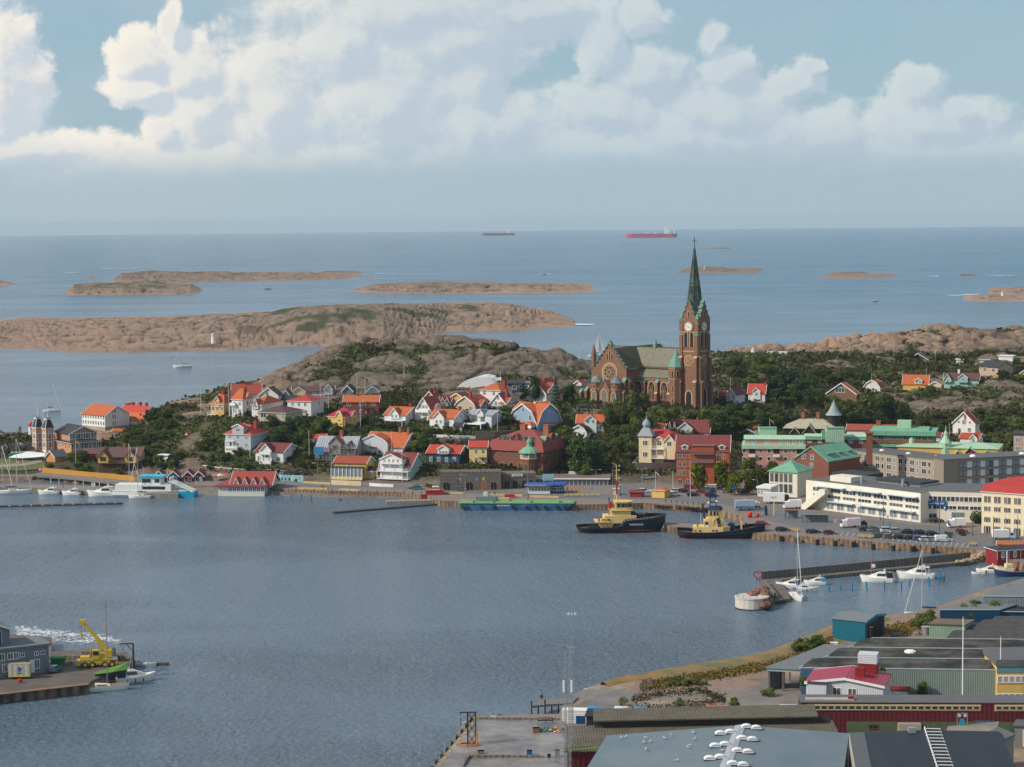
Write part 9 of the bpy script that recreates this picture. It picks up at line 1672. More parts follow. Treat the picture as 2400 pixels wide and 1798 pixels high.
for i in rng(4):b.br((2.3+i,0,0),(2.3+i,0,1.4),.03,MG,3)
b.bd('sign_posts',t)
t,Q,Z,u,w=skew('blue_warehouse','long dark blue warehouse along the small boat harbour','warehouse',(2203,1430),(2344,1430),(2306,1398),6.6,DBLUE,R_GREYM,over=.2,edge=mat('pale_edge',(.40,.52,.58)));t,Q,Z,u,w=skew('grey_warehouse','grey ribbed warehouse with felt roof at the right edge','warehouse',(2305,1398),(2500,1400),(2440,1352),8.6,mat('weathered_sheet',(.20,.22,.23),nz=.4,scale=.4,stq=('X',.6,.3)),R_GREYM,over=.2,edge=MTS['pale_edge'])
t,Q,Z,u,w=skew('blue_shed','low dark blue shed with charcoal roof below the grey warehouse','shed',(2341,1434),(2500,1436),(2352,1415),6.,DBLUE,FELT,edge=MTS['pale_edge'])
t,Q,Z,u,w=skew('green_shed','pale green corrugated shed with brown roof','shed',(2178,1463),(2262,1466),(2198,1452),6.2,mat('pale_green_sheet',(.24,.33,.24),nz=.2,stq=('X',.5,.2)),mat('brown_roof',(.16,.12,.08),nz=.3))
CORR=mat('dark_fibre_roof',(.075,.068,.062),nz=.5,scale=.6,stq=('X',.7,.35))
for k,(x0_,y0_,lb)in enu(((2222,1497,'lowest of four dark corrugated shed roofs'),(2262,1480,'second lowest of four dark corrugated shed roofs'),(2292,1470,'third of four dark corrugated shed roofs'),(2322,1460,'topmost of four dark corrugated shed roofs'))):
 skew('corrugated_shed',lb,'shed',(x0_,y0_),(2500,y0_+2),(x0_+24,y0_-20+k*2),4.6+k*.25,GRW,CORR,rise=.5,axis='w')
g=House('white curved-roof store at the right edge behind the corrugated roofs',2440,1500,2,60,10,18,30,kd_='barrel',rdg='y',wl=mat('store_white',(.45,.46,.45)),rf=WSHEET,gz=1.9,name='store',cat='shed',dph=8,dp=.5)
b=MB();b.lth(0,0,[(.7,0),(1.,1.8),(1.15,1.8),(1.15,2.),(.9,2.)],12,MG);fix(b,'steel_tub',PZ(2170,1488,1.9),'round grey steel tub by the pale green shed','tub')
bould('scrap_heap','heap of scrap and driftwood left of the steel tub',[(2095,1490),(2120,1484),(2150,1486),(2165,1484)],60,.3,.9,mat('scrap',(.16,.13,.10),nz=.6,scale=2),1.9,31)
flag(2256,1641,1443,Y=409,lab='tall cream flagpole rising behind the long dark red building',gp=N0,r=.16);flag(2345,1560,1492,Y=414,lab='cream flagpole on the roof of the yellow office',gp=N0,r=.12)
t=thing('loading_bridge','rusty loading frame on the roof edge at right','frame',PY(2352,1497,470));b=MB();b.bx(-1.4,1.4,-.3,.3,1.2,1.8,DTM);b.br((-1.2,0,0),(-1.2,0,1.2),.08,DTM,4);b.br((1.2,0,0),(1.2,0,1.2),.08,DTM,4);b.bd('frame',t)
g=House('white box container beside the antenna masts',1374,1697,6,58,10,30,31,kd_='flat',wl=WHT,rf=WHT,gz=1.9,name='container',dph=2.6,dp=.1,oh=.03)
b=MB();b.bx(-1.5,1.5,0,2.4,0,1.6,mat('skip_blue',(.01,.07,.20)));fix(b,'blue_skip',PZ(1368,1697,1.9),'dark blue skip beside the white box container','skip')
t,Q,Z,u,w=skew('black_shed','long low black roofed store in the yard','shed',(1374,1680),(1507,1684),(1380,1664),4.4,BK,mat('black_sheet',(.018,.018,.022),rgh=.6,nz=.2),rise=0)
for k,(x,y)in enu(((1392,1668),(1455,1667),(1500,1668))):g=House(['bright blue hut roof at the left of the black store','small blue and white hut behind the black store','blue-ended white hut at the right of the black store'][k],x+14,y+8,4,30,6,10,13,kd_='hip',wl=BLUEP,rf=mat('hut_cyan',(.02,.25,.48))if k!=1 else WSHEET,gz=1.9,name='hut',dph=3,dp=.1,oh=.1,top=.2)
g=House('salmon-red hip roofed hut in the yard',1715,1690,8,66,10,16,28,kd_='hip',wl=OFW,rf=mat('salmon_roof',(.50,.09,.06),nz=.08),gz=1.9,name='hut',dph=6,dp=.1,top=.3)
for k,(x,y)in enu(((1540,1676),(1585,1677),(1603,1674),(1612,1678),(1637,1676))):b=MB();b.loft([[(-2.2,0,0),(0,-.7,0),(2.2,0,0),(0,.7,0)],[(-2.,0,.9),(0,-.8,1.),(2.,0,1.),(0,.8,1.)],[(-1.,0,1.4),(0,-.2,1.5),(1.,0,1.5),(0,.2,1.5)]],mat('tarp_grey',(.30,.31,.31),nz=.2));fix(b,'wrapped_boat',PZ(x,y,1.9),'boat wrapped in grey tarpaulin stored behind the brown roof','wrapped boat','wrapped boats in the yard')
car('van','white',1858,1676,0,'white van parked at the left end of the long dark red building',gp=N0,z=1.95)
lamp_post('lamp mast with yellow top by the wooden jetty',1391,1658,1614,z=1.9,arms=1);
def lattice(name,lab,px,pyb,pyt,Y,wd,m=MG,head=N0):
 p=PY(px,pyb,Y);top=PY(px,pyt,Y);h=top.z-1.9;t=thing(name,lab,'mast',(p.x,p.y,1.9));b=MB();cs=[(wd/2*cos(a_),wd/2*sin(a_))for a_ in(pi/2,pi*7/6,pi*11/6)]
 for x,y in cs:b.br((x,y,0),(x,y,h),.055,m,4)
 n=int(h/1.2)
 for i in rng(n):
  z=h*i/n
  for k in rng(3):a_,c_=cs[k],cs[(k+1)%3];b.br((a_[0],a_[1],z),(c_[0],c_[1],z+h/n),.022,m,3)
 b.bd('lattice',t);return t,h
t,h=lattice('antenna_mast','left lattice mast with floodlights and long white antenna panels',1325.5,1798,1512,346,.5);b=MB()
for i in rng(6):b.bx(-1.+i*.35,-.8+i*.35,-.3,-.1,h-.2,h+.1,MG)
b.bx(-1.1,1.2,-.1,.1,h-.1,h,MG);b.bd('floodlights',t);b=MB();zp_=PY(1325,1608,346).z-1.9;b.bx(-.42,-.05,-.35,-.1,zp_-1,zp_+1,TM);b.br((0,-.3,0),(0,-.3,zp_-1),.07,MG,5);b.bd('antenna_panel',t)
t,h=lattice('antenna_mast','middle lattice mast with floodlights and white antenna panel',1336,1798,1518,344,.42);b=MB();b.bx(-.3,1.,-.1,.1,h-.1,h+.1,MG);zp_=PY(1337,1608,344).z-1.9;b.bx(.15,.48,-.35,-.1,zp_-1,zp_+1,TM);b.bd('antenna_panel',t)
t,h=lattice('antenna_mast','tallest thin mast with a crown of lamps',1342.5,1798,1440,349,.34);b=MB()
for i in rng(8):a_=i*pi/4;b.br((0,0,h),(.75*cos(a_),.75*sin(a_),h+.05),.03,MG,3);b.bx(.7*cos(a_)-.12,.7*cos(a_)+.12,.7*sin(a_)-.1,.7*sin(a_)+.1,h-.1,h+.2,LGR)
b.br((0,0,h),(0,0,h+.8),.05,MG,4);b.bd('lamp_crown',t)
DECK=mat('wet_concrete_deck',(.165,.125,.105),nz=.3,scale=.12,rgh=.35,spec=.6,col2=(.24,.215,.20),mix2=.6);pier=poly_obj('pier_deck',Tp(2.6,(1000,1818),(1112,1684),(1312,1686),(1325,1700),(1330,1762),(1330,1830)),2.6,DECK,-3,QW)
b=MB();YL=mat('bracket_yellow',(.60,.42,.02))
e0,e1=PZ(1019,1798,2.6),PZ(1112,1684,2.6)
for k in rng(9):
 p=e0.lerp(e1,k/8);b.bx(p.x-.9,p.x-.1,p.y-1.,p.y+.4,1.,2.7,BK)
o=b.bd('pier_fenders');tag(o,'row of black fenders down the left edge of the concrete pier','fenders',kd_='stuff')
b=MB()
for k in rng(8):
 p=e0.lerp(e1,(k+.4)/8)+VV((.35,0,0))
 for i in rng(5):a0=-1.9+i*.75;a1=a0+.75;b.br((p.x+.4*cos(a0),p.y,2.9+.4*sin(a0)),(p.x+.4*cos(a1),p.y,2.9+.4*sin(a1)),.12,YL,5)
o=b.bd('yellow_brackets');tag(o,'yellow hooks down the left edge of the concrete pier','hooks',kd_='stuff')
wrun('deck_kerb','raised concrete kerb along the back edge of the pier',[(1112,1685),(1200,1686),(1312,1687)],.35,.4,QW2,'kerb',z=2.6,down=0)
t=thing('gangway_tower','dark lattice gangway tower with hanging hoses on the pier','tower',PZ(1106,1744,2.6));b=MB();h=5.9
for x in(-.75,.75):
 for y in(-.6,.6):b.bx(x-.12,x+.12,y-.12,y+.12,0,h,RDK)
for i in rng(3):
 z=h*i/3
 for y in(-.6,.6):b.br((-.75,y,z),(.75,y,z+h/3),.06,RDK,4);b.br((.75,y,z),(-.75,y,z+h/3),.06,RDK,4)
b.bx(-2.2,.9,-.15,.15,h,h+.22,RDK);b.br((-2.1,0,h),(-2.1,0,h-2.4),.07,BK,4);b.bd('frame',t)
b=MB();OH=mat('orange_hose',(.55,.20,.03))
for k in rng(3):
 for i in rng(14):a0=2*pi*i/14;a1=a0+2*pi/14;rx,ry=2.4-.4*k,1.;b.br((-.6+rx*cos(a0),-1.+ry*sin(a0),.12+.1*k),(-.6+rx*cos(a1),-1.+ry*sin(a1),.12+.1*k),.08,OH,4)
b.br((-2.1,0,h-2.4),(-2.1,0,.2),.04,OH,4);b.br((.9,-.7,.2),(1.,-.7,2.2),.16,OH,5);b.bd('hoses',t)
b=MB()
for i in rng(8):a0=2*pi*i/8;a1=a0+pi/4;b.br((-1.7+.7*cos(a0),-.2,h-1.2+.7*sin(a0)),(-1.7+.7*cos(a1),-.2,h-1.2+.7*sin(a1)),.1,MG,5)
b.bd('hose_reel',t)
mesh_fence('pier_fence','thin railing fence across the lower part of the concrete pier',[(1088,1782),(1137,1776),(1176,1776),(1215,1776),(1253,1776),(1275,1776)],2.6,3.,z=2.6,wires=1,r=.05)
wrun('pipe_run','long tan pipe on the pier with a bend',[(1084,1798),(1098,1775),(1180,1775),(1275,1776)],.45,.45,QW2,'pipe',z=2.6,down=0)
def crate(lab,px,py,w_,h_,m,z=2.6,name='crate'):
 b=MB();b.bx(-w_/2,w_/2,0,w_*.8,0,h_,m);b.bx(-w_/2-.04,w_/2+.04,-.04,w_*.8+.04,h_-.1,h_,m);o=b.bd(name);o.location=PZ(px,py,z);return tag(o,lab,'crate')
crate('blue container box on the lower pier',1241,1771,1.,.9,mat('crate_blue',(.01,.13,.40)));crate('brown wooden crate on the pier near the masts',1257,1718,1.3,.9,mat('crate_wood',(.20,.12,.07)));crate('grey pallet stack on the lower pier',1127,1768,1.2,.6,mat('pallet_grey',(.20,.18,.16)));crate('pale cabinet at the right side of the lower pier',1306,1775,.9,1.3,mat('cabinet_grey',(.28,.28,.27)));crate('dark cabinet beside the pale one on the pier',1287,1776,.6,.6,BK);crate('white bundled sack on the back edge of the pier, left',1156,1682,1.,.6,TM,name='sack');crate('white bundled sack on the back edge of the pier, right',1172,1682,.9,.5,LGR,name='sack')
b=MB();NET=[mat('net_orange',(.6,.22,.03)),mat('net_green',(.05,.2,.15)),mat('net_dark',(.05,.05,.06)),TM]
rr=random.Random(5)
for k in rng(46):x,y=rr.uniform(-3.8,2.4),rr.uniform(-.8,1.6);b.blob((x,y,rr.uniform(0,.5)),rr.uniform(.15,.45),NET[(1 if x<-1.2 else rr.choice((0,0,2,3)))],6,.6)
fix(b,'fishing_gear',PZ(1303,1714,2.6),'pile of orange, white and green fishing gear at the pier corner','fishing gear',kd_='stuff')
t=thing('stair_tower','dark steel stair frame at the back corner of the pier','frame',PZ(1278,1697,2.6));b=MB()
for x in(-1.4,0,1.4):b.br((x,0,0),(x,0,1.3),.05,BK,4)
b.br((-1.4,0,1.3),(1.4,0,1.3),.05,BK,4);b.br((-1.4,0,.6),(1.4,0,1.2),.05,BK,4);b.bx(-1.4,1.6,0,.8,.55,.65,BK);b.bd('frame',t)
t=thing('small_jetty','short wooden jetty with dark piles left of the masts','jetty',PZ(1290,1650,2.));b=MB();p0=PZ(1246,1655,2.2);p1=PZ(1340,1647,2.2);q=VV(t.location)
b.loft([[p0-q,p0-q+VV((0,0,-.4)),p0-q+VV((1.5,5,-.4)),p0-q+VV((1.5,5,0))],[p1-q,p1-q+VV((0,0,-.4)),p1-q+VV((1.5,5,-.4)),p1-q+VV((1.5,5,0))]],PLANK);b.bd('deck',t);b=MB()
for k in rng(6):p=p0.lerp(p1,k/6)-q;b.br(p+VV((0,.2,-4)),p+VV((0,.2,1. if k in(0,2)else 0)),.16,BK,6)
b.bd('piles',t);b=MB();p=p0.lerp(p1,.25)-q;b.br(p,p+VV((0,0,1.6)),.05,BK,4);b.bx(p.x-.25,p.x+.25,p.y-.05,p.y+.05,1.7,2.3,BK);b.bd('sign_post',t)
plain_pole('slim lamp pole in the water left of the pier',1021,1810,1752,z=0,r=.06)
# lower left quay
LQ=poly_obj('left_quay',Wl((-90,1659),(207,1626),(216,1616),(300,1592),(314,1562),(300,1550),(200,1545),(150,1545),(122,1548),(122,1512),(-90,1500)),2.,mat('quay_asphalt',(.115,.098,.088),nz=.2,scale=.2,col2=(.14,.105,.085)),-3,mat('dark_quay_wall',(.10,.075,.055),nz=.5,scale=.4,col2=(.22,.16,.11),mix2=.3,stq=('X',2.2,.5)))
wrun('quay_kerb','worn orange-brown kerb of the lower left quay',[(-90,1637),(206,1604)],.12,1.6,mat('kerb_orange',(.24,.135,.085),nz=.3),'kerb',z=2.,down=0)
g=House('grey boarded warehouse with white windows and door at the lower left',-100,1601,-14,216,40,67,72,kd_='flat',wl=GRW,rf=R_GREYM,gz=2.,name='warehouse',dph=9,dp=.2,oh=.5)
wx=lambda X:(X/5.027+100)/216
for X,w_,h_ in((25,1.,1.3),(125,1.,1.3),(193,1.,1.3),(267,.8,.7),(437,.8,.7),(513,.8,.7)):g.put('F',wx(X),50 if X>20 else 48,w_,h_,TM,kd_='two')
for X in(55,127,197,270):g.put('F',wx(X),23,.9,1.6,TM,kd_='two')
g.put('F',wx(380),20,.85,2.6,TM,TM,'plain','door');g.put('F',wx(440),24,1.,1.8,TM,kd_='two');
b=MB();b.br((g.x1+.15,g.y0-.1,0),(g.x1+.15,g.y0-.1,g.ze),.07,TM,5);b.bd('downpipe',g.root)
vol(g.root,g.x0,g.x0+(g.x1-g.x0)*.62,g.y0+3.,g.y0+14,g.ze,g.ze+4.,g.ze+6.6,'y','gable',GRW,R_GREYM,.6);link('window',wmesh(2.2,3.2,LGR,mat('teal_glass',(.01,.07,.09),rgh=.2),'plain'),g.root,(g.x0+(g.x1-g.x0)*.47,g.y0+2.98,g.ze+2.))
t=thing('box_trailer','white box trailer with round blue emblem before the grey warehouse','trailer',PZ(47,1590,2.),R(4));b=MB();b.bx(-2.3,2.3,-1,1,.5,3.2,mat('trailer_cream',(.50,.48,.38),nz=.12,stq=('X',1.2,.1)));b.bx(-2.2,2.2,-1.03,-1,.55,.75,SY);b.bx(-2.3,2.3,-1,1,3.2,3.3,mat('trailer_top',(.35,.28,.2)));b.bd('box',t)
b=MB();b.extr([(.4*cos(a_)+.1,2.3+.4*sin(a_))for a_ in[2*pi*i/12 for i in rng(12)]],-1.06,-1.03,'y',SB);b.extr([(-.15,1.5),(.1,1.5),(.25,2.2),(-.05,2.2)],-1.065,-1.03,'y',SB);b.bx(-.5,.7,-1.05,-1.03,1.2,1.3,BK);b.bd('emblem',t);b=MB()
for x in(-1.6,1.6):b.br((x,-1.,.35),(x,-.8,.35),.3,BK,8)
b.bd('wheels',t)
b=MB();b.blob((0,0,.5),.55,mat('fender_red',(.5,.01,.02)),10,.75);fix(b,'red_buoy',PZ(47,1600,2.),'red buoy lying on the asphalt before the box trailer','buoy')
b=MB();GS=mat('skip_green',(.01,.20,.05),nz=.15);b.loft([[(-1.6,-1,0),(1.6,-1,0),(1.6,1,0),(-1.6,1,0)],[(-2.1,-1.1,1.6),(2.1,-1.1,1.6),(2.1,1.1,1.6),(-2.1,1.1,1.6)]],GS);b.bx(-2.15,2.15,-1.15,1.15,1.5,1.65,GS);b.bx(-1.5,-.9,-1.16,-1.1,.8,1.3,TM);fix(b,'skip',PZ(132,1558,2.),'green waste skip at the corner of the grey warehouse','skip')
car('hatch','sky',129,1574,80,'turquoise car parked nose-on beside the grey warehouse',gp=N0,z=2.02)
wrun('sea_wall','low rough sea wall at the back of the lower left quay',[(150,1546),(200,1546),(260,1545),(296,1548)],1.,1.,QW2,z=2.);
b=MB();b.bx(-3.6,3.6,0,2.2,0,2.4,QW2);b.loft([[(-3.7,0,2.4),(3.7,0,2.4),(3.7,2.2,2.4),(-3.7,2.2,2.4)],[(-3.2,.3,2.9),(3.2,.3,2.9),(3.2,2,2.9),(-3.2,2,2.9)]],QW2);fix(b,'concrete_block',PZ(230,1552,2.),'big concrete block shelter behind the yellow crane','block')
bould('rock_pile','brown rubble behind the davit crane',[(278,1542),(300,1545)],40,.4,.8,SN,2.2,9)
CYE=mat('crane_yellow',(.62,.40,.01),nz=.1,rgh=.45);t=thing('mobile_crane','yellow telescopic mobile crane with raised boom','crane',PZ(232,1562,2.),R(6));b=MB();b.bx(-4.,4.,-1.25,1.25,1.,1.8,CYE);b.bx(-4.,-2.,-1.2,1.2,1.8,2.4,CYE);b.bx(2.6,4.1,-1.25,1.25,.6,1.6,CYE);b.bx(-4.6,-4.,-1.3,1.3,.5,1.6,CYE);b.bx(-3.9,4,-1.35,1.35,1.75,1.85,LGR);b.bd('carrier',t)
for x in(-2.9,-1.3,1.4,3.):
 for s_ in(-1,1):b=MB();b.br((x,s_*1.,.68),(x,s_*1.35,.68),.68,BK,12);b.br((x,s_*1.36,.68),(x,s_*1.4,.68),.35,CYE,8);b.bd('wheel',t)
b=MB();b.bx(-1.,2.4,-1.1,1.1,1.85,3.,CYE);b.bx(1.5,2.9,-1.2,1.2,2.2,3.8,CYE);b.lth(.2,0,[(1.2,1.8),(1.2,1.95)],12,BK);sp_=b.bd('superstructure',t);b=MB();b.bx(-1.3,.3,-1.35,-.2,1.95,3.9,CYE);b.bx(-1.33,-.9,-1.2,-.3,2.8,3.7,BG);b.bx(-1.1,.1,-1.38,-1.35,2.8,3.7,BG);b.bd('cab',t)
b=MB();A_=VV((2.,0,3.4));B2=VV((-3.2,0,10.));M1=A_.lerp(B2,.45);b.br(A_,M1,.62,CYE,4);b.br(M1,B2,.45,CYE,4);b.br(VV((-.2,0,2.6)),A_.lerp(B2,.35),.16,MG,6);b.bx(-3.8,-2.7,-.4,.4,9.6,10.6,CYE);b.bd('boom',t);b=MB();b.br((-3.6,0,10),(-3.6,0,7.6),.04,BK,3);b.bx(-3.8,-3.3,-.2,.2,6.5,7.6,CYE);b.br((-2.9,0,9.6),(-2.9,0,1.8),.03,BK,3);b.bd('hook_block',t)
t=thing('davit_crane','black quay davit crane with arm pointing left','crane',PZ(313,1566,2.));b=MB();b.br((0,0,0),(0,0,5.6),.28,RDK,6,.2);b.br((-.9,0,0),(-.1,0,5.2),.1,MG,5);b.br((-.4,.6,0),(-.1,0,4.6),.08,MG,5);b.bd('column',t);b=MB();b.br((0,0,5.5),(-3.3,0,5.5),.16,RDK,5);b.br((0,0,3.8),(-1.5,0,5.4),.1,RDK,5);b.bd('arm',t);b=MB();b.br((-3.,-.3,5.1),(-3.,.3,5.1),.4,MG,10);b.br((-2.1,0,5.4),(-2.1,0,3.4),.03,BK,3);b.bd('hoist',t)
t=thing('boat_on_stand','green covered boat laid up on the quay beside the ketch','boat',PZ(262,1586,2.),R(10));b=MB();b.loft([[(-3.6,-.5,.8),(-3.6,.5,.8),(-3.6,.3,.3),(-3.6,-.3,.3)],[(0,-1.1,1.2),(0,1.1,1.2),(0,.6,.2),(0,-.6,.2)],[(3.4,-.7,1.6),(3.4,.7,1.6),(3.,.3,.4),(3.,-.3,.4)]],RDK);b.bd('hull',t);b=MB();b.loft([[(-3.7,-.6,.8),(-3.7,0,1.),(-3.7,.6,.8)],[(0,-1.2,1.2),(0,0,2.1),(0,1.2,1.2)],[(3.5,-.8,1.6),(3.5,0,3.),(3.5,.8,1.6)]],mat('cover_green',(.10,.22,.04),nz=.15),closed=0,caps=0);b.bd('cover',t)
b=MB()
for k in rng(4):b.bx(-3+k*1.6,-2.2+k*1.6,0,1.2,0,.8+.3*(k%2),[mat('clutter_w',(.5,.5,.48)),SN,MTS['net_tan']if 'net_tan' in MTS else SN,LGR][k])
fix(b,'quay_clutter',PZ(156,1560,2.),'pile of sacks and blocks right of the green skip','clutter',kd_='stuff')
# TREES, SHRUBS, UNDERGROWTH
def leaf_mat(name,c1,c2,tr=.25):
 m=bpy.data.materials.new(name);m.use_nodes=1;nt=m.node_tree;nt.nodes.clear()
 info=nd(nt,'ShaderNodeObjectInfo');geo=nd(nt,'ShaderNodeNewGeometry');tc=nd(nt,'ShaderNodeTexCoord')
 n=nd(nt,'ShaderNodeTexNoise',ins={'Scale':1.1,'Detail':3.});lk(nt,tc.outputs['Object'],n.inputs['Vector'])
 c=mixc(nt,mr(nt,n.outputs[0],.35,.65),c1,c2);v=nd(nt,'ShaderNodeVectorMath',operation='SCALE');lk(nt,c,v.inputs[0])
 lk(nt,mth(nt,'MULTIPLY_ADD',info.outputs['Random'],.55,c=.72),v.inputs['Scale'])
 v2=nd(nt,'ShaderNodeVectorMath',operation='SCALE');lk(nt,v.outputs[0],v2.inputs[0]);lk(nt,mth(nt,'MULTIPLY_ADD',geo.outputs['Random Per Island'],.9,c=.55),v2.inputs['Scale'])
 d=nd(nt,'ShaderNodeBsdfDiffuse');lk(nt,v2.outputs[0],d.inputs[0]);t=nd(nt,'ShaderNodeBsdfTranslucent');lk(nt,v2.outputs[0],t.inputs[0]);mx=nd(nt,'ShaderNodeMixShader');mx.inputs[0].default_value=tr;lk(nt,d.outputs[0],mx.inputs[1]);lk(nt,t.outputs[0],mx.inputs[2])
 o=nd(nt,'ShaderNodeOutputMaterial');lk(nt,mx.outputs[0],o.inputs[0]);return m
LEAF=leaf_mat('leaves_green',(.085,.118,.030),(.145,.165,.042));LEAFD=leaf_mat('leaves_dark',(.050,.082,.026),(.088,.120,.036));LEAFY=leaf_mat('leaves_yellow_green',(.085,.115,.012),(.135,.155,.018));NEEDLE=leaf_mat('needles',(.030,.056,.028),(.055,.082,.035),.1);HEATH=leaf_mat('heath',(.045,.045,.018),(.095,.075,.032));BARK=mat('bark',(.075,.055,.04),nz=.3)
NR=np.random.default_rng(5)
def quads_mesh(name,C,N,S,m):
 k=len(C);a=np.cross(N,NR.normal(size=(k,3)));a/=np.linalg.norm(a,axis=1)[:,N0];b=np.cross(N,a);b/=np.linalg.norm(b,axis=1)[:,N0]
 S=S[:,N0];v=np.stack([C-a*S-b*S*.7,C+a*S-b*S*.5,C+a*S*.8+b*S*.8,C-a*S*.7+b*S],1).reshape(-1,3).astype(np.float32)
 me=bpy.data.meshes.new(name);me.vertices.add(len(v));me.vertices.foreach_set('co',v.reshape(-1));me.loops.add(len(v));me.loops.foreach_set('vertex_index',np.arange(len(v),dtype=np.int32));me.polygons.add(k);me.polygons.foreach_set('loop_start',np.arange(0,4*k,4,dtype=np.int32));me.polygons.foreach_set('loop_total',np.full(k,4,dtype=np.int32));me.materials.append(m);me.update(calc_edges=1);return me
def crown(kd_,m,n=1500):
 if kd_=='conifer':
  t=NR.random(n)**.75;lay=np.floor(t*9)/9+NR.random(n)*.03;r=(1-lay)*.5*(.35+.65*NR.random(n)**.5)+.02;a=NR.random(n)*2*np.pi;C=np.stack([r*np.cos(a),r*np.sin(a),lay*.95+.05-.1*r],1);N=np.stack([np.cos(a)*.4,np.sin(a)*.4,np.ones(n)],1)+NR.normal(size=(n,3))*.35
  return quads_mesh('crown',C,N,np.full(n,.035)*(.6+NR.random(n)),m)
 k={'round':16,'tall':15,'bush':11,'wide':18}[kd_];cs=[]
 for i in rng(k):
  th=NR.random()*2*np.pi;z=NR.random();rr=.33*sqrt(max(0,1-(2*z-1)**2*.8))*(.5+.6*NR.random())
  cs.append((rr*cos(th),rr*sin(th),.16+z*.66,.13+.10*NR.random()))
 per=n//k;C=[];N=[]
 for cx,cy,cz,cr_ in cs:
  d=NR.normal(size=(per,3));d/=np.linalg.norm(d,axis=1)[:,N0];rad=cr_*(.75+.35*NR.random(per))[:,N0];C.append(np.array([cx,cy,cz])+d*rad*np.array([1,1,.9]));N.append(d+NR.normal(size=(per,3))*.45)
 C=np.concatenate(C);N=np.concatenate(N);C[:,2]=np.clip(C[:,2],.02,1.05)
 return quads_mesh('crown',C,N,np.full(len(C),.030)*(.6+.9*NR.random(len(C))),m)
CROWNS={'leafy':[crown('round',LEAF)for _ in rng(4)]+[crown('tall',LEAF)for _ in rng(2)],'dark':[crown('round',LEAFD)for _ in rng(4)],'yellow':[crown('round',LEAFY,1900)for _ in rng(3)],'pine':[crown('wide',NEEDLE,1700)for _ in rng(3)],'fir':[crown('conifer',NEEDLE,1400)for _ in rng(2)],'bush':[crown('bush',LEAF,800)for _ in rng(4)]+[crown('bush',LEAFD,800)for _ in rng(2)]}
def trunk_mesh():
 b=MB();b.br((0,0,-.3),(.01,.01,.45),.030,BARK,6,.018);b.br((.01,.01,.25),(.16,.05,.62),.014,BARK,5,.006);b.br((.01,.01,.28),(-.15,-.06,.66),.014,BARK,5,.006);b.br((.01,.01,.4),(.03,-.1,.78),.011,BARK,5,.005);return b.mesh('trunk')
TRUNK=trunk_mesh();NTREE=[0]
def tree(p,w,h,kd_,lab,gp,name=N0):
 c=random.choice(CROWNS[kd_]);NTREE[0]+=1
 nm=name or{'leafy':'leafy_tree','dark':'leafy_tree','yellow':'leafy_tree','pine':'pine_tree','fir':'fir_tree','bush':'bush'}[kd_]
 if kd_=='bush':
  o=link(nm,c,N0,p-VV((0,0,h*.12)),random.uniform(0,6.28));o.scale=(w,w,h);return tag(o,lab,'bush',gp)
 t=thing(nm,lab,'tree',p,random.uniform(0,6.28),gp);o=link('crown',c,t);o.scale=(w,w,h*.92);o.location=(0,0,h*.08);q=link('trunk',TRUNK,t);q.scale=(h*.8,h*.8,h);return t
def grove(poly,n,wr,hr,kinds,lab,gp,seed=1,ground=N0):
 rnd=random.Random(seed);random.seed(seed);xs=[q[0]for q in poly];ys=[q[1]for q in poly];k=0;tries=0;placed=[];todo=[]
 while k<n and tries<n*60:
  tries+=1;x,y=rnd.uniform(min(xs),max(xs)),rnd.uniform(min(ys),max(ys));ins=0;j=len(poly)-1
  for i in rng(len(poly)):
   if(poly[i][1]>y)!=(poly[j][1]>y)and x<(poly[j][0]-poly[i][0])*(y-poly[i][1])/(poly[j][1]-poly[i][1])+poly[i][0]:ins=not ins
   j=i
  if not ins:continue
  p=PZ(x,y,ground)if ground is not N0 else hit(x,y)
  w=rnd.uniform(*wr)*.82;h=rnd.uniform(*hr)*(.72 if y>995 and x<1300 else .82)
  if any((p.x-q.x)**2+(p.y-q.y)**2<(w*.45)**2 for q in placed):continue
  placed.append(p);todo.append((p,w,h,rnd.choice(kinds),x,y));k+=1
 if not todo:return
 x0,x1=min(t[4]for t in todo),max(t[4]for t in todo);y0,y1=min(t[5]for t in todo),max(t[5]for t in todo);hh=sorted(t[2]for t in todo);n=len(todo)
 place=lab[lab.index(' ')+1:]if lab.split()[0]in('dark','leafy','green')else lab
 for w_ in('green tree','tree','hedge bush','dark bushy tree','bush','bushy tree'):
  if place.startswith(w_+' '):place=place[len(w_)+1:];break
 for p,w,h,kd,x,y in todo:
  size='low' if h<=hh[n//3]else('tall' if h>=hh[-1-n//3]else 'middling');tone={'dark':'dark','leafy':'green','bush':'green','pine':'blackish','yellow':'bright','fir':'blackish'}[kd]
  q=(x-x0)/max(1,x1-x0);side='left end' if q<.2 else('left half' if q<.45 else('middle' if q<.55 else('right half' if q<.8 else 'right end')));row='front' if y>(y0+y1)/2 else 'back'
  tree(p,w*(.9 if kd=='bush' else 1),h*(.62 if kd=='bush' else 1),kd,'%s %s %s %s, %s, %s'%(size,tone,'bush' if kd=='bush' else 'tree',place,row,side),gp.replace('trees','bushes')if kd=='bush' else gp)
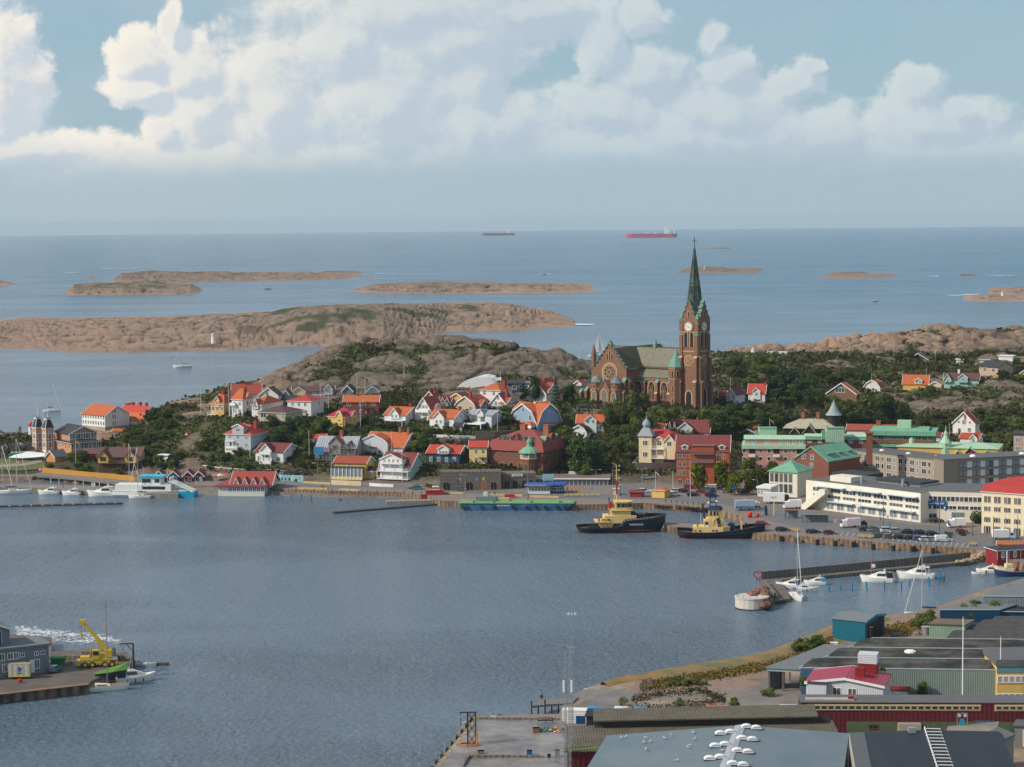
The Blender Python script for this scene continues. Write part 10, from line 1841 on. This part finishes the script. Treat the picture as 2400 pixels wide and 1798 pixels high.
for(x,y,w,h,kd,lb)in((1358,1118,13,17,'dark','big dark tree right of the brick hotel'),(1345,1090,11,13,'dark','broad dark tree behind the brick hotel corner'),(1390,1105,10,12,'dark','dark tree on the slope right of the brick hotel'),(1325,1060,9,11,'leafy','leafy tree behind the white gambrel house'),(1638,1150,7.4,10.5,'yellow','round tree in front of the orange brick block, left'),(1693,1152,8.8,11,'yellow','large round tree in front of the orange brick block, right'),(1722,1163,7.5,8.5,'yellow','bright green tree on the square, left of the row'),(1752,1160,7.5,9,'yellow','bright green tree in the middle of the square row'),(1757,1142,8,11,'yellow','tall bright tree before the pink block'),(1782,1155,7,9.4,'yellow','bright green tree right in the square row'),(1812,1150,8,11,'yellow','tall bright tree behind the glazed pavilion'),(1255,948,5.6,13.5,'pine','dark ragged pine left of the cream steep-roofed house'),(1227,945,5,8,'pine','dark pine behind the white gabled house'),(1303,966,5.2,14.5,'fir','tall pointed dark fir beside the cream steep-roofed house'),(1335,948,7,9,'dark','dark tree left of the church porch'),(1448,975,6,9.5,'leafy','thin leafy tree before the church porches'),(1482,972,7,10,'leafy','olive tree before the church aisle, left'),(1508,970,6.5,8.5,'leafy','olive tree before the church aisle, right'),(1428,972,4.5,5,'leafy','small tree in front of the church rose gable'),(1845,930,15,14,'pine','broad black pine right of the white red-roofed house'),(1822,940,12,11,'pine','black pine behind the white red-roofed house'),(1875,945,12,12,'pine','black pine at the right of the dark pine group'),(1905,955,10,9,'dark','dark round tree left of the brown gabled house'),(2035,990,15,12,'leafy','large round green tree above the green-roofed office'),(2075,980,13,11,'dark','dark wide tree above the green-roofed office'),(1985,985,11,10,'leafy','green tree behind the dark timber tower'),(1955,978,8,9,'dark','dark tree left of the timber tower'),(2300,1255,8,8.5,'dark','dark green tree before the cream corner building'),(1685,1020,12,10,'dark','round dark tree between the broad red roofs'),(1350,1000,6,6,'leafy','tree left of the white orange-roofed house')):
 tree(hit(x,y),w,h,kd,lb,N0)
D_,L_='dark','leafy'
grove([(300,1075),(330,1000),(395,955),(415,975),(420,1000),(385,1040),(370,1095),(330,1085)],22,(6,10),(5,8),[D_,L_,D_,'bush'],'dark tree on the left slope','trees on the left slope',1)
grove([(225,1065),(250,1030),(330,1012),(345,1060),(300,1075)],14,(6,9),(5,7),[D_,L_],'dark tree below the white boarding house','trees below the white boarding house',2)
grove([(100,1100),(150,1075),(215,1068),(235,1110),(330,1116),(330,1126),(160,1112)],14,(5,8),(3.5,6),[D_,L_,'bush'],'dark tree around the brown chalet','trees around the brown chalet',3)
grove([(340,1112),(360,1060),(420,1075),(450,1095),(400,1110)],10,(5,9),(4,6.5),[D_,L_],'tree above the shop huts','trees above the shop huts',4)
grove([(455,1100),(450,1040),(520,1030),(525,1060),(590,1078),(620,1090),(600,1108),(530,1106)],18,(4,7),(3,6),[D_,L_,'bush'],'tree below the blue-grey house','trees below the blue-grey house',5)
grove([(618,1002),(700,1000),(780,1008),(800,1020),(740,1040),(640,1045)],20,(6,9),(5,8.5),[D_,D_,L_],'dark tree below the beige villa','trees below the beige villa',6)
grove([(700,1045),(725,1030),(735,1100),(760,1122),(700,1115)],9,(4,6),(4,6.5),[L_,D_],'tree left of the scaffolded house','trees beside the scaffolding',7)
grove([(810,1006),(880,1000),(950,1010),(1010,1020),(1000,1045),(900,1030),(830,1022)],20,(5,8),(4,7),[D_,L_,'bush'],'tree above the pale grey house','trees above the pale grey house',8)
grove([(955,1030),(1010,1030),(1020,1050),(990,1072),(960,1060)],9,(5,8),(5,7),[L_,D_],'tree behind the mint guesthouse','trees behind the mint guesthouse',9)
grove([(975,1005),(1010,990),(1060,1012),(1120,1012),(1110,1022),(1000,1020)],12,(3,5),(2.5,4.5),[L_,D_,'bush'],'garden tree among the cluster of white cottages','garden trees in the cottage cluster',10)
grove([(1175,975),(1200,955),(1195,990),(1185,1000)],5,(5,7),(5,7),[L_],'tree left of the pale blue villa','trees left of the pale blue villa',11)
grove([(905,1148),(960,1142),(1030,1140),(1030,1148),(920,1150)],9,(3.5,5),(2.6,3.6),['bush'],'hedge bush before the mint guesthouse','hedge bushes on the promenade',12)
grove([(1092,1104),(1130,1104),(1130,1110),(1092,1110)],5,(3,5),(3,4),['bush',L_],'bush on the arcade terrace','bushes on the arcade terrace',13)
grove([(1310,1090),(1345,1060),(1400,1050),(1440,1085),(1400,1120),(1360,1135)],16,(5,9),(4.5,8),[D_,L_,'bush'],'tree on the dark slope between hotel and villa','trees between hotel and villa',14)
grove([(1412,1000),(1480,985),(1560,985),(1570,1000),(1490,1040),(1490,1090),(1440,1080),(1425,1040)],26,(6,10),(6,10.5),[L_,D_,L_],'leafy tree in the church grove','trees in the grove below the church',15)
grove([(1400,985),(1500,978),(1600,976),(1700,975),(1700,990),(1560,990),(1410,998)],24,(5,8),(4,6.5),[L_,L_,'bush'],'tree in the hedge below the church wall','trees below the church wall',16)
grove([(1690,1030),(1640,990),(1720,975),(1780,990),(1830,985),(1840,1010),(1760,1020)],17,(7,11),(6,10),[L_,D_],'leafy tree right of the church hill','trees right of the church hill',17)
grove([(1690,870),(1740,850),(1830,852),(1800,880),(1720,900)],11,(8,13),(5,8),[D_,L_],'dark bushy tree on the ridge right of the spire','trees on the ridge right of the spire',18)
grove([(1700,940),(1760,905),(1800,890),(1850,895),(1930,900),(1930,940),(1800,960),(1740,955)],15,(8,12),(6,11),[D_,L_,'pine'],'dark tree around the white red-roofed house','trees around the white red-roofed house',19)
grove([(1930,960),(2040,945),(2120,960),(2140,990),(2080,1005),(1960,1000),(1900,990)],17,(8,12),(6,10),[L_,D_],'green tree in the wood above the copper roofs','trees above the copper roofs',20)
grove([(2010,935),(2110,925),(2300,905),(2330,915),(2130,945),(2040,955)],14,(6,9),(3,5),['bush',L_],'hedge bush on the slope right of the brown gable','hedge on the right slope',21)
grove([(1850,880),(1960,880),(2030,885),(2100,890),(2200,885),(2100,900),(1950,905)],16,(6,9),(4,6),[D_,L_,'bush'],'tree among the far right houses','trees among the far right houses',22)
grove([(2060,835),(2200,838),(2400,850),(2420,890),(2350,895),(2240,865),(2080,850)],14,(7,11),(4,6.5),[D_,L_],'tree on the far right upland','trees on the far right upland',23)
grove([(2260,1000),(2330,960),(2420,930),(2430,1060),(2360,1080),(2310,1060)],17,(7,11),(5,8),[D_,L_,'bush'],'dark green tree right of the tall narrow white house','trees right of the narrow white house',24)
grove([(2140,985),(2220,975),(2250,1000),(2200,1030),(2150,1010)],9,(5,8),(3,5),['bush',D_],'bush left of the tall narrow white house','bushes left of the narrow white house',25)
grove([(2100,1246),(2220,1250),(2280,1254),(2230,1262),(2120,1250)],12,(3,5),(1.8,3),['bush'],'low shrub on the parking island','shrubs on the parking island',26,2.)
grove([(2360,1285),(2420,1290),(2420,1300),(2370,1296)],5,(4,6),(2,3.5),['bush'],'shrub behind the red boathouse','shrubs behind the boathouse',27,2.)
grove([(2140,1470),(2190,1455),(2205,1462),(2170,1476)],7,(4,6),(3.5,5),[L_,'bush'],'bush beside the pale green shed','bushes beside the pale green shed',28,1.9)
grove([(2280,1462),(2335,1458),(2330,1470),(2285,1470)],6,(5,7),(5,7.5),[L_],'round tree growing among the blue sheds','trees among the blue sheds',29,1.9)
grove([(1865,1530),(1925,1512),(1925,1535),(1880,1540)],7,(4,6),(3.5,5),[D_,L_],'bush on the shore left of the teal shed','bushes left of the teal shed',30,1.9)
grove([(1560,1605),(1640,1600),(1650,1608),(1570,1612)],6,(3.5,5.5),(2.2,3.4),['bush'],'green bush on the waste ground bank','bushes on the waste ground',31,1.9)
for(x,y,w,h,kd,lb)in((1462,1654,2.6,2.2,'bush','small bush at the fence corner'),(1594,1668,2.4,3.,'leafy','young tree in the yard left of the salmon-red hut'),(1719,1664,2.6,2.8,'leafy','young tree in the yard right of the salmon-red hut'),(1800,1632,3.6,2.4,'bush','bush at the corner of the open shed'),(1893,1632,3.4,5.4,'leafy','tall green shrub left of the white office'),(2163,1640,3.4,3.6,'leafy','young birch before the grey-green warehouse wall'),(2066,1576,2.4,1.6,'bush','weeds on the warehouse roof edge'),(2025,1512,3,1.4,'bush','row of low plants at the foot of the teal shed'),(2270,1470,6,6,'leafy','wide green tree before the blue warehouse')):
 p=PZ(x,y,1.9)if y<1700 else PZ(x,y,1.9);
 if lb.startswith('weeds'):p=PZ(x,y,7.9)
 tree(p,w,h,kd,lb,N0)
def ugr():
 sel=(veg>.45)&(TZ>3)&(YY<1390);ii,jj=np.where(sel);k=NR.choice(len(ii),size=min(46000,len(ii)),replace=0);ii,jj=ii[k],jj[k]
 X=XX[ii,jj]+NR.normal(size=len(ii))*.8;Y=YY[ii,jj]+NR.normal(size=len(ii))*1.;Z=TZ[ii,jj];s=(.5+1.2*NR.random(len(ii))**2)*(1+.35*(Y>980))
 C=[];S=[]
 for q in rng(3):C.append(np.stack([X+NR.normal(size=len(X))*s*.5,Y+NR.normal(size=len(X))*s*.5,Z+s*NR.random(len(X))*.8],1));S.append(s*.42)
 C=np.concatenate(C);S=np.concatenate(S);N=NR.normal(size=C.shape)+np.array([0,-.3,.8]);dark=(fbm(C[:,0]/20,C[:,1]/30,3,99)>.5)
 for nm,msk,m,lb in(('undergrowth',dark,leaf_mat('scrub',(.055,.070,.022),(.095,.100,.035)),'green scrub spread over the hills'),('heath',~dark,HEATH,'olive and brown heath spread over the hills')):o=link(nm,quads_mesh(nm,C[msk],N[msk],S[msk],m));tag(o,lb,'undergrowth',kd_='stuff')
ugr()
def tufts(name,lab,pts,n,w_,s0,s1,m,z=2.,seed=1):
 rnd=random.Random(seed);C=[]
 for _ in rng(n):
  i=rnd.randrange(len(pts)-1);f=rnd.random();x=pts[i][0]*(1-f)+pts[i+1][0]*f;y=pts[i][1]*(1-f)+pts[i+1][1]*f;p=PZ(x,y+rnd.gauss(0,w_),z);C.append((p.x,p.y,z+rnd.random()*.35))
 C=np.array(C);N=NR.normal(size=C.shape)+np.array([0,-.6,.5]);o=link(name,quads_mesh(name,C,N,np.array([rnd.uniform(s0,s1)for _ in rng(n)]),m));tag(o,lab,'grass',kd_='stuff')
DRYG=leaf_mat('dry_grass',(.24,.15,.05),(.17,.15,.04));tufts('dry_grass','tawny grass tufts along the near shore bank',[(1500,1610),(1600,1594),(1700,1578),(1800,1560),(1880,1532),(1950,1500)],5000,5,.12,.35,DRYG,2.1,3);tufts('dry_grass','olive grass patches on the waste ground',[(1480,1640),(1560,1625),(1640,1618),(1700,1640),(1600,1655),(1480,1662)],1700,5,.08,.22,HEATH,1.95,4);tufts('dry_grass','orange grass behind the teal shed',[(2075,1478),(2130,1470),(2160,1466),(2120,1484)],2500,5,.12,.35,DRYG,2.,5)
# HAZE
def haze():
 m=bpy.data.materials.new('haze');m.use_nodes=1;nt=m.node_tree;nt.nodes.clear()
 v=nd(nt,'ShaderNodeVolumePrincipled');v.inputs['Color'].default_value=(.70,.87,1.,1);v.inputs['Density'].default_value=1/34000.
 v.inputs['Anisotropy'].default_value=.0
 out=nd(nt,'ShaderNodeOutputMaterial');lk(nt,v.outputs[0],out.inputs['Volume'])
 b=MB();b.bx(-46000,46000,-1200,47000,-300,125,m)
 o=b.bd('haze');tag(o,'thin pale haze over the far sea','haze',kd_='stuff')
haze()
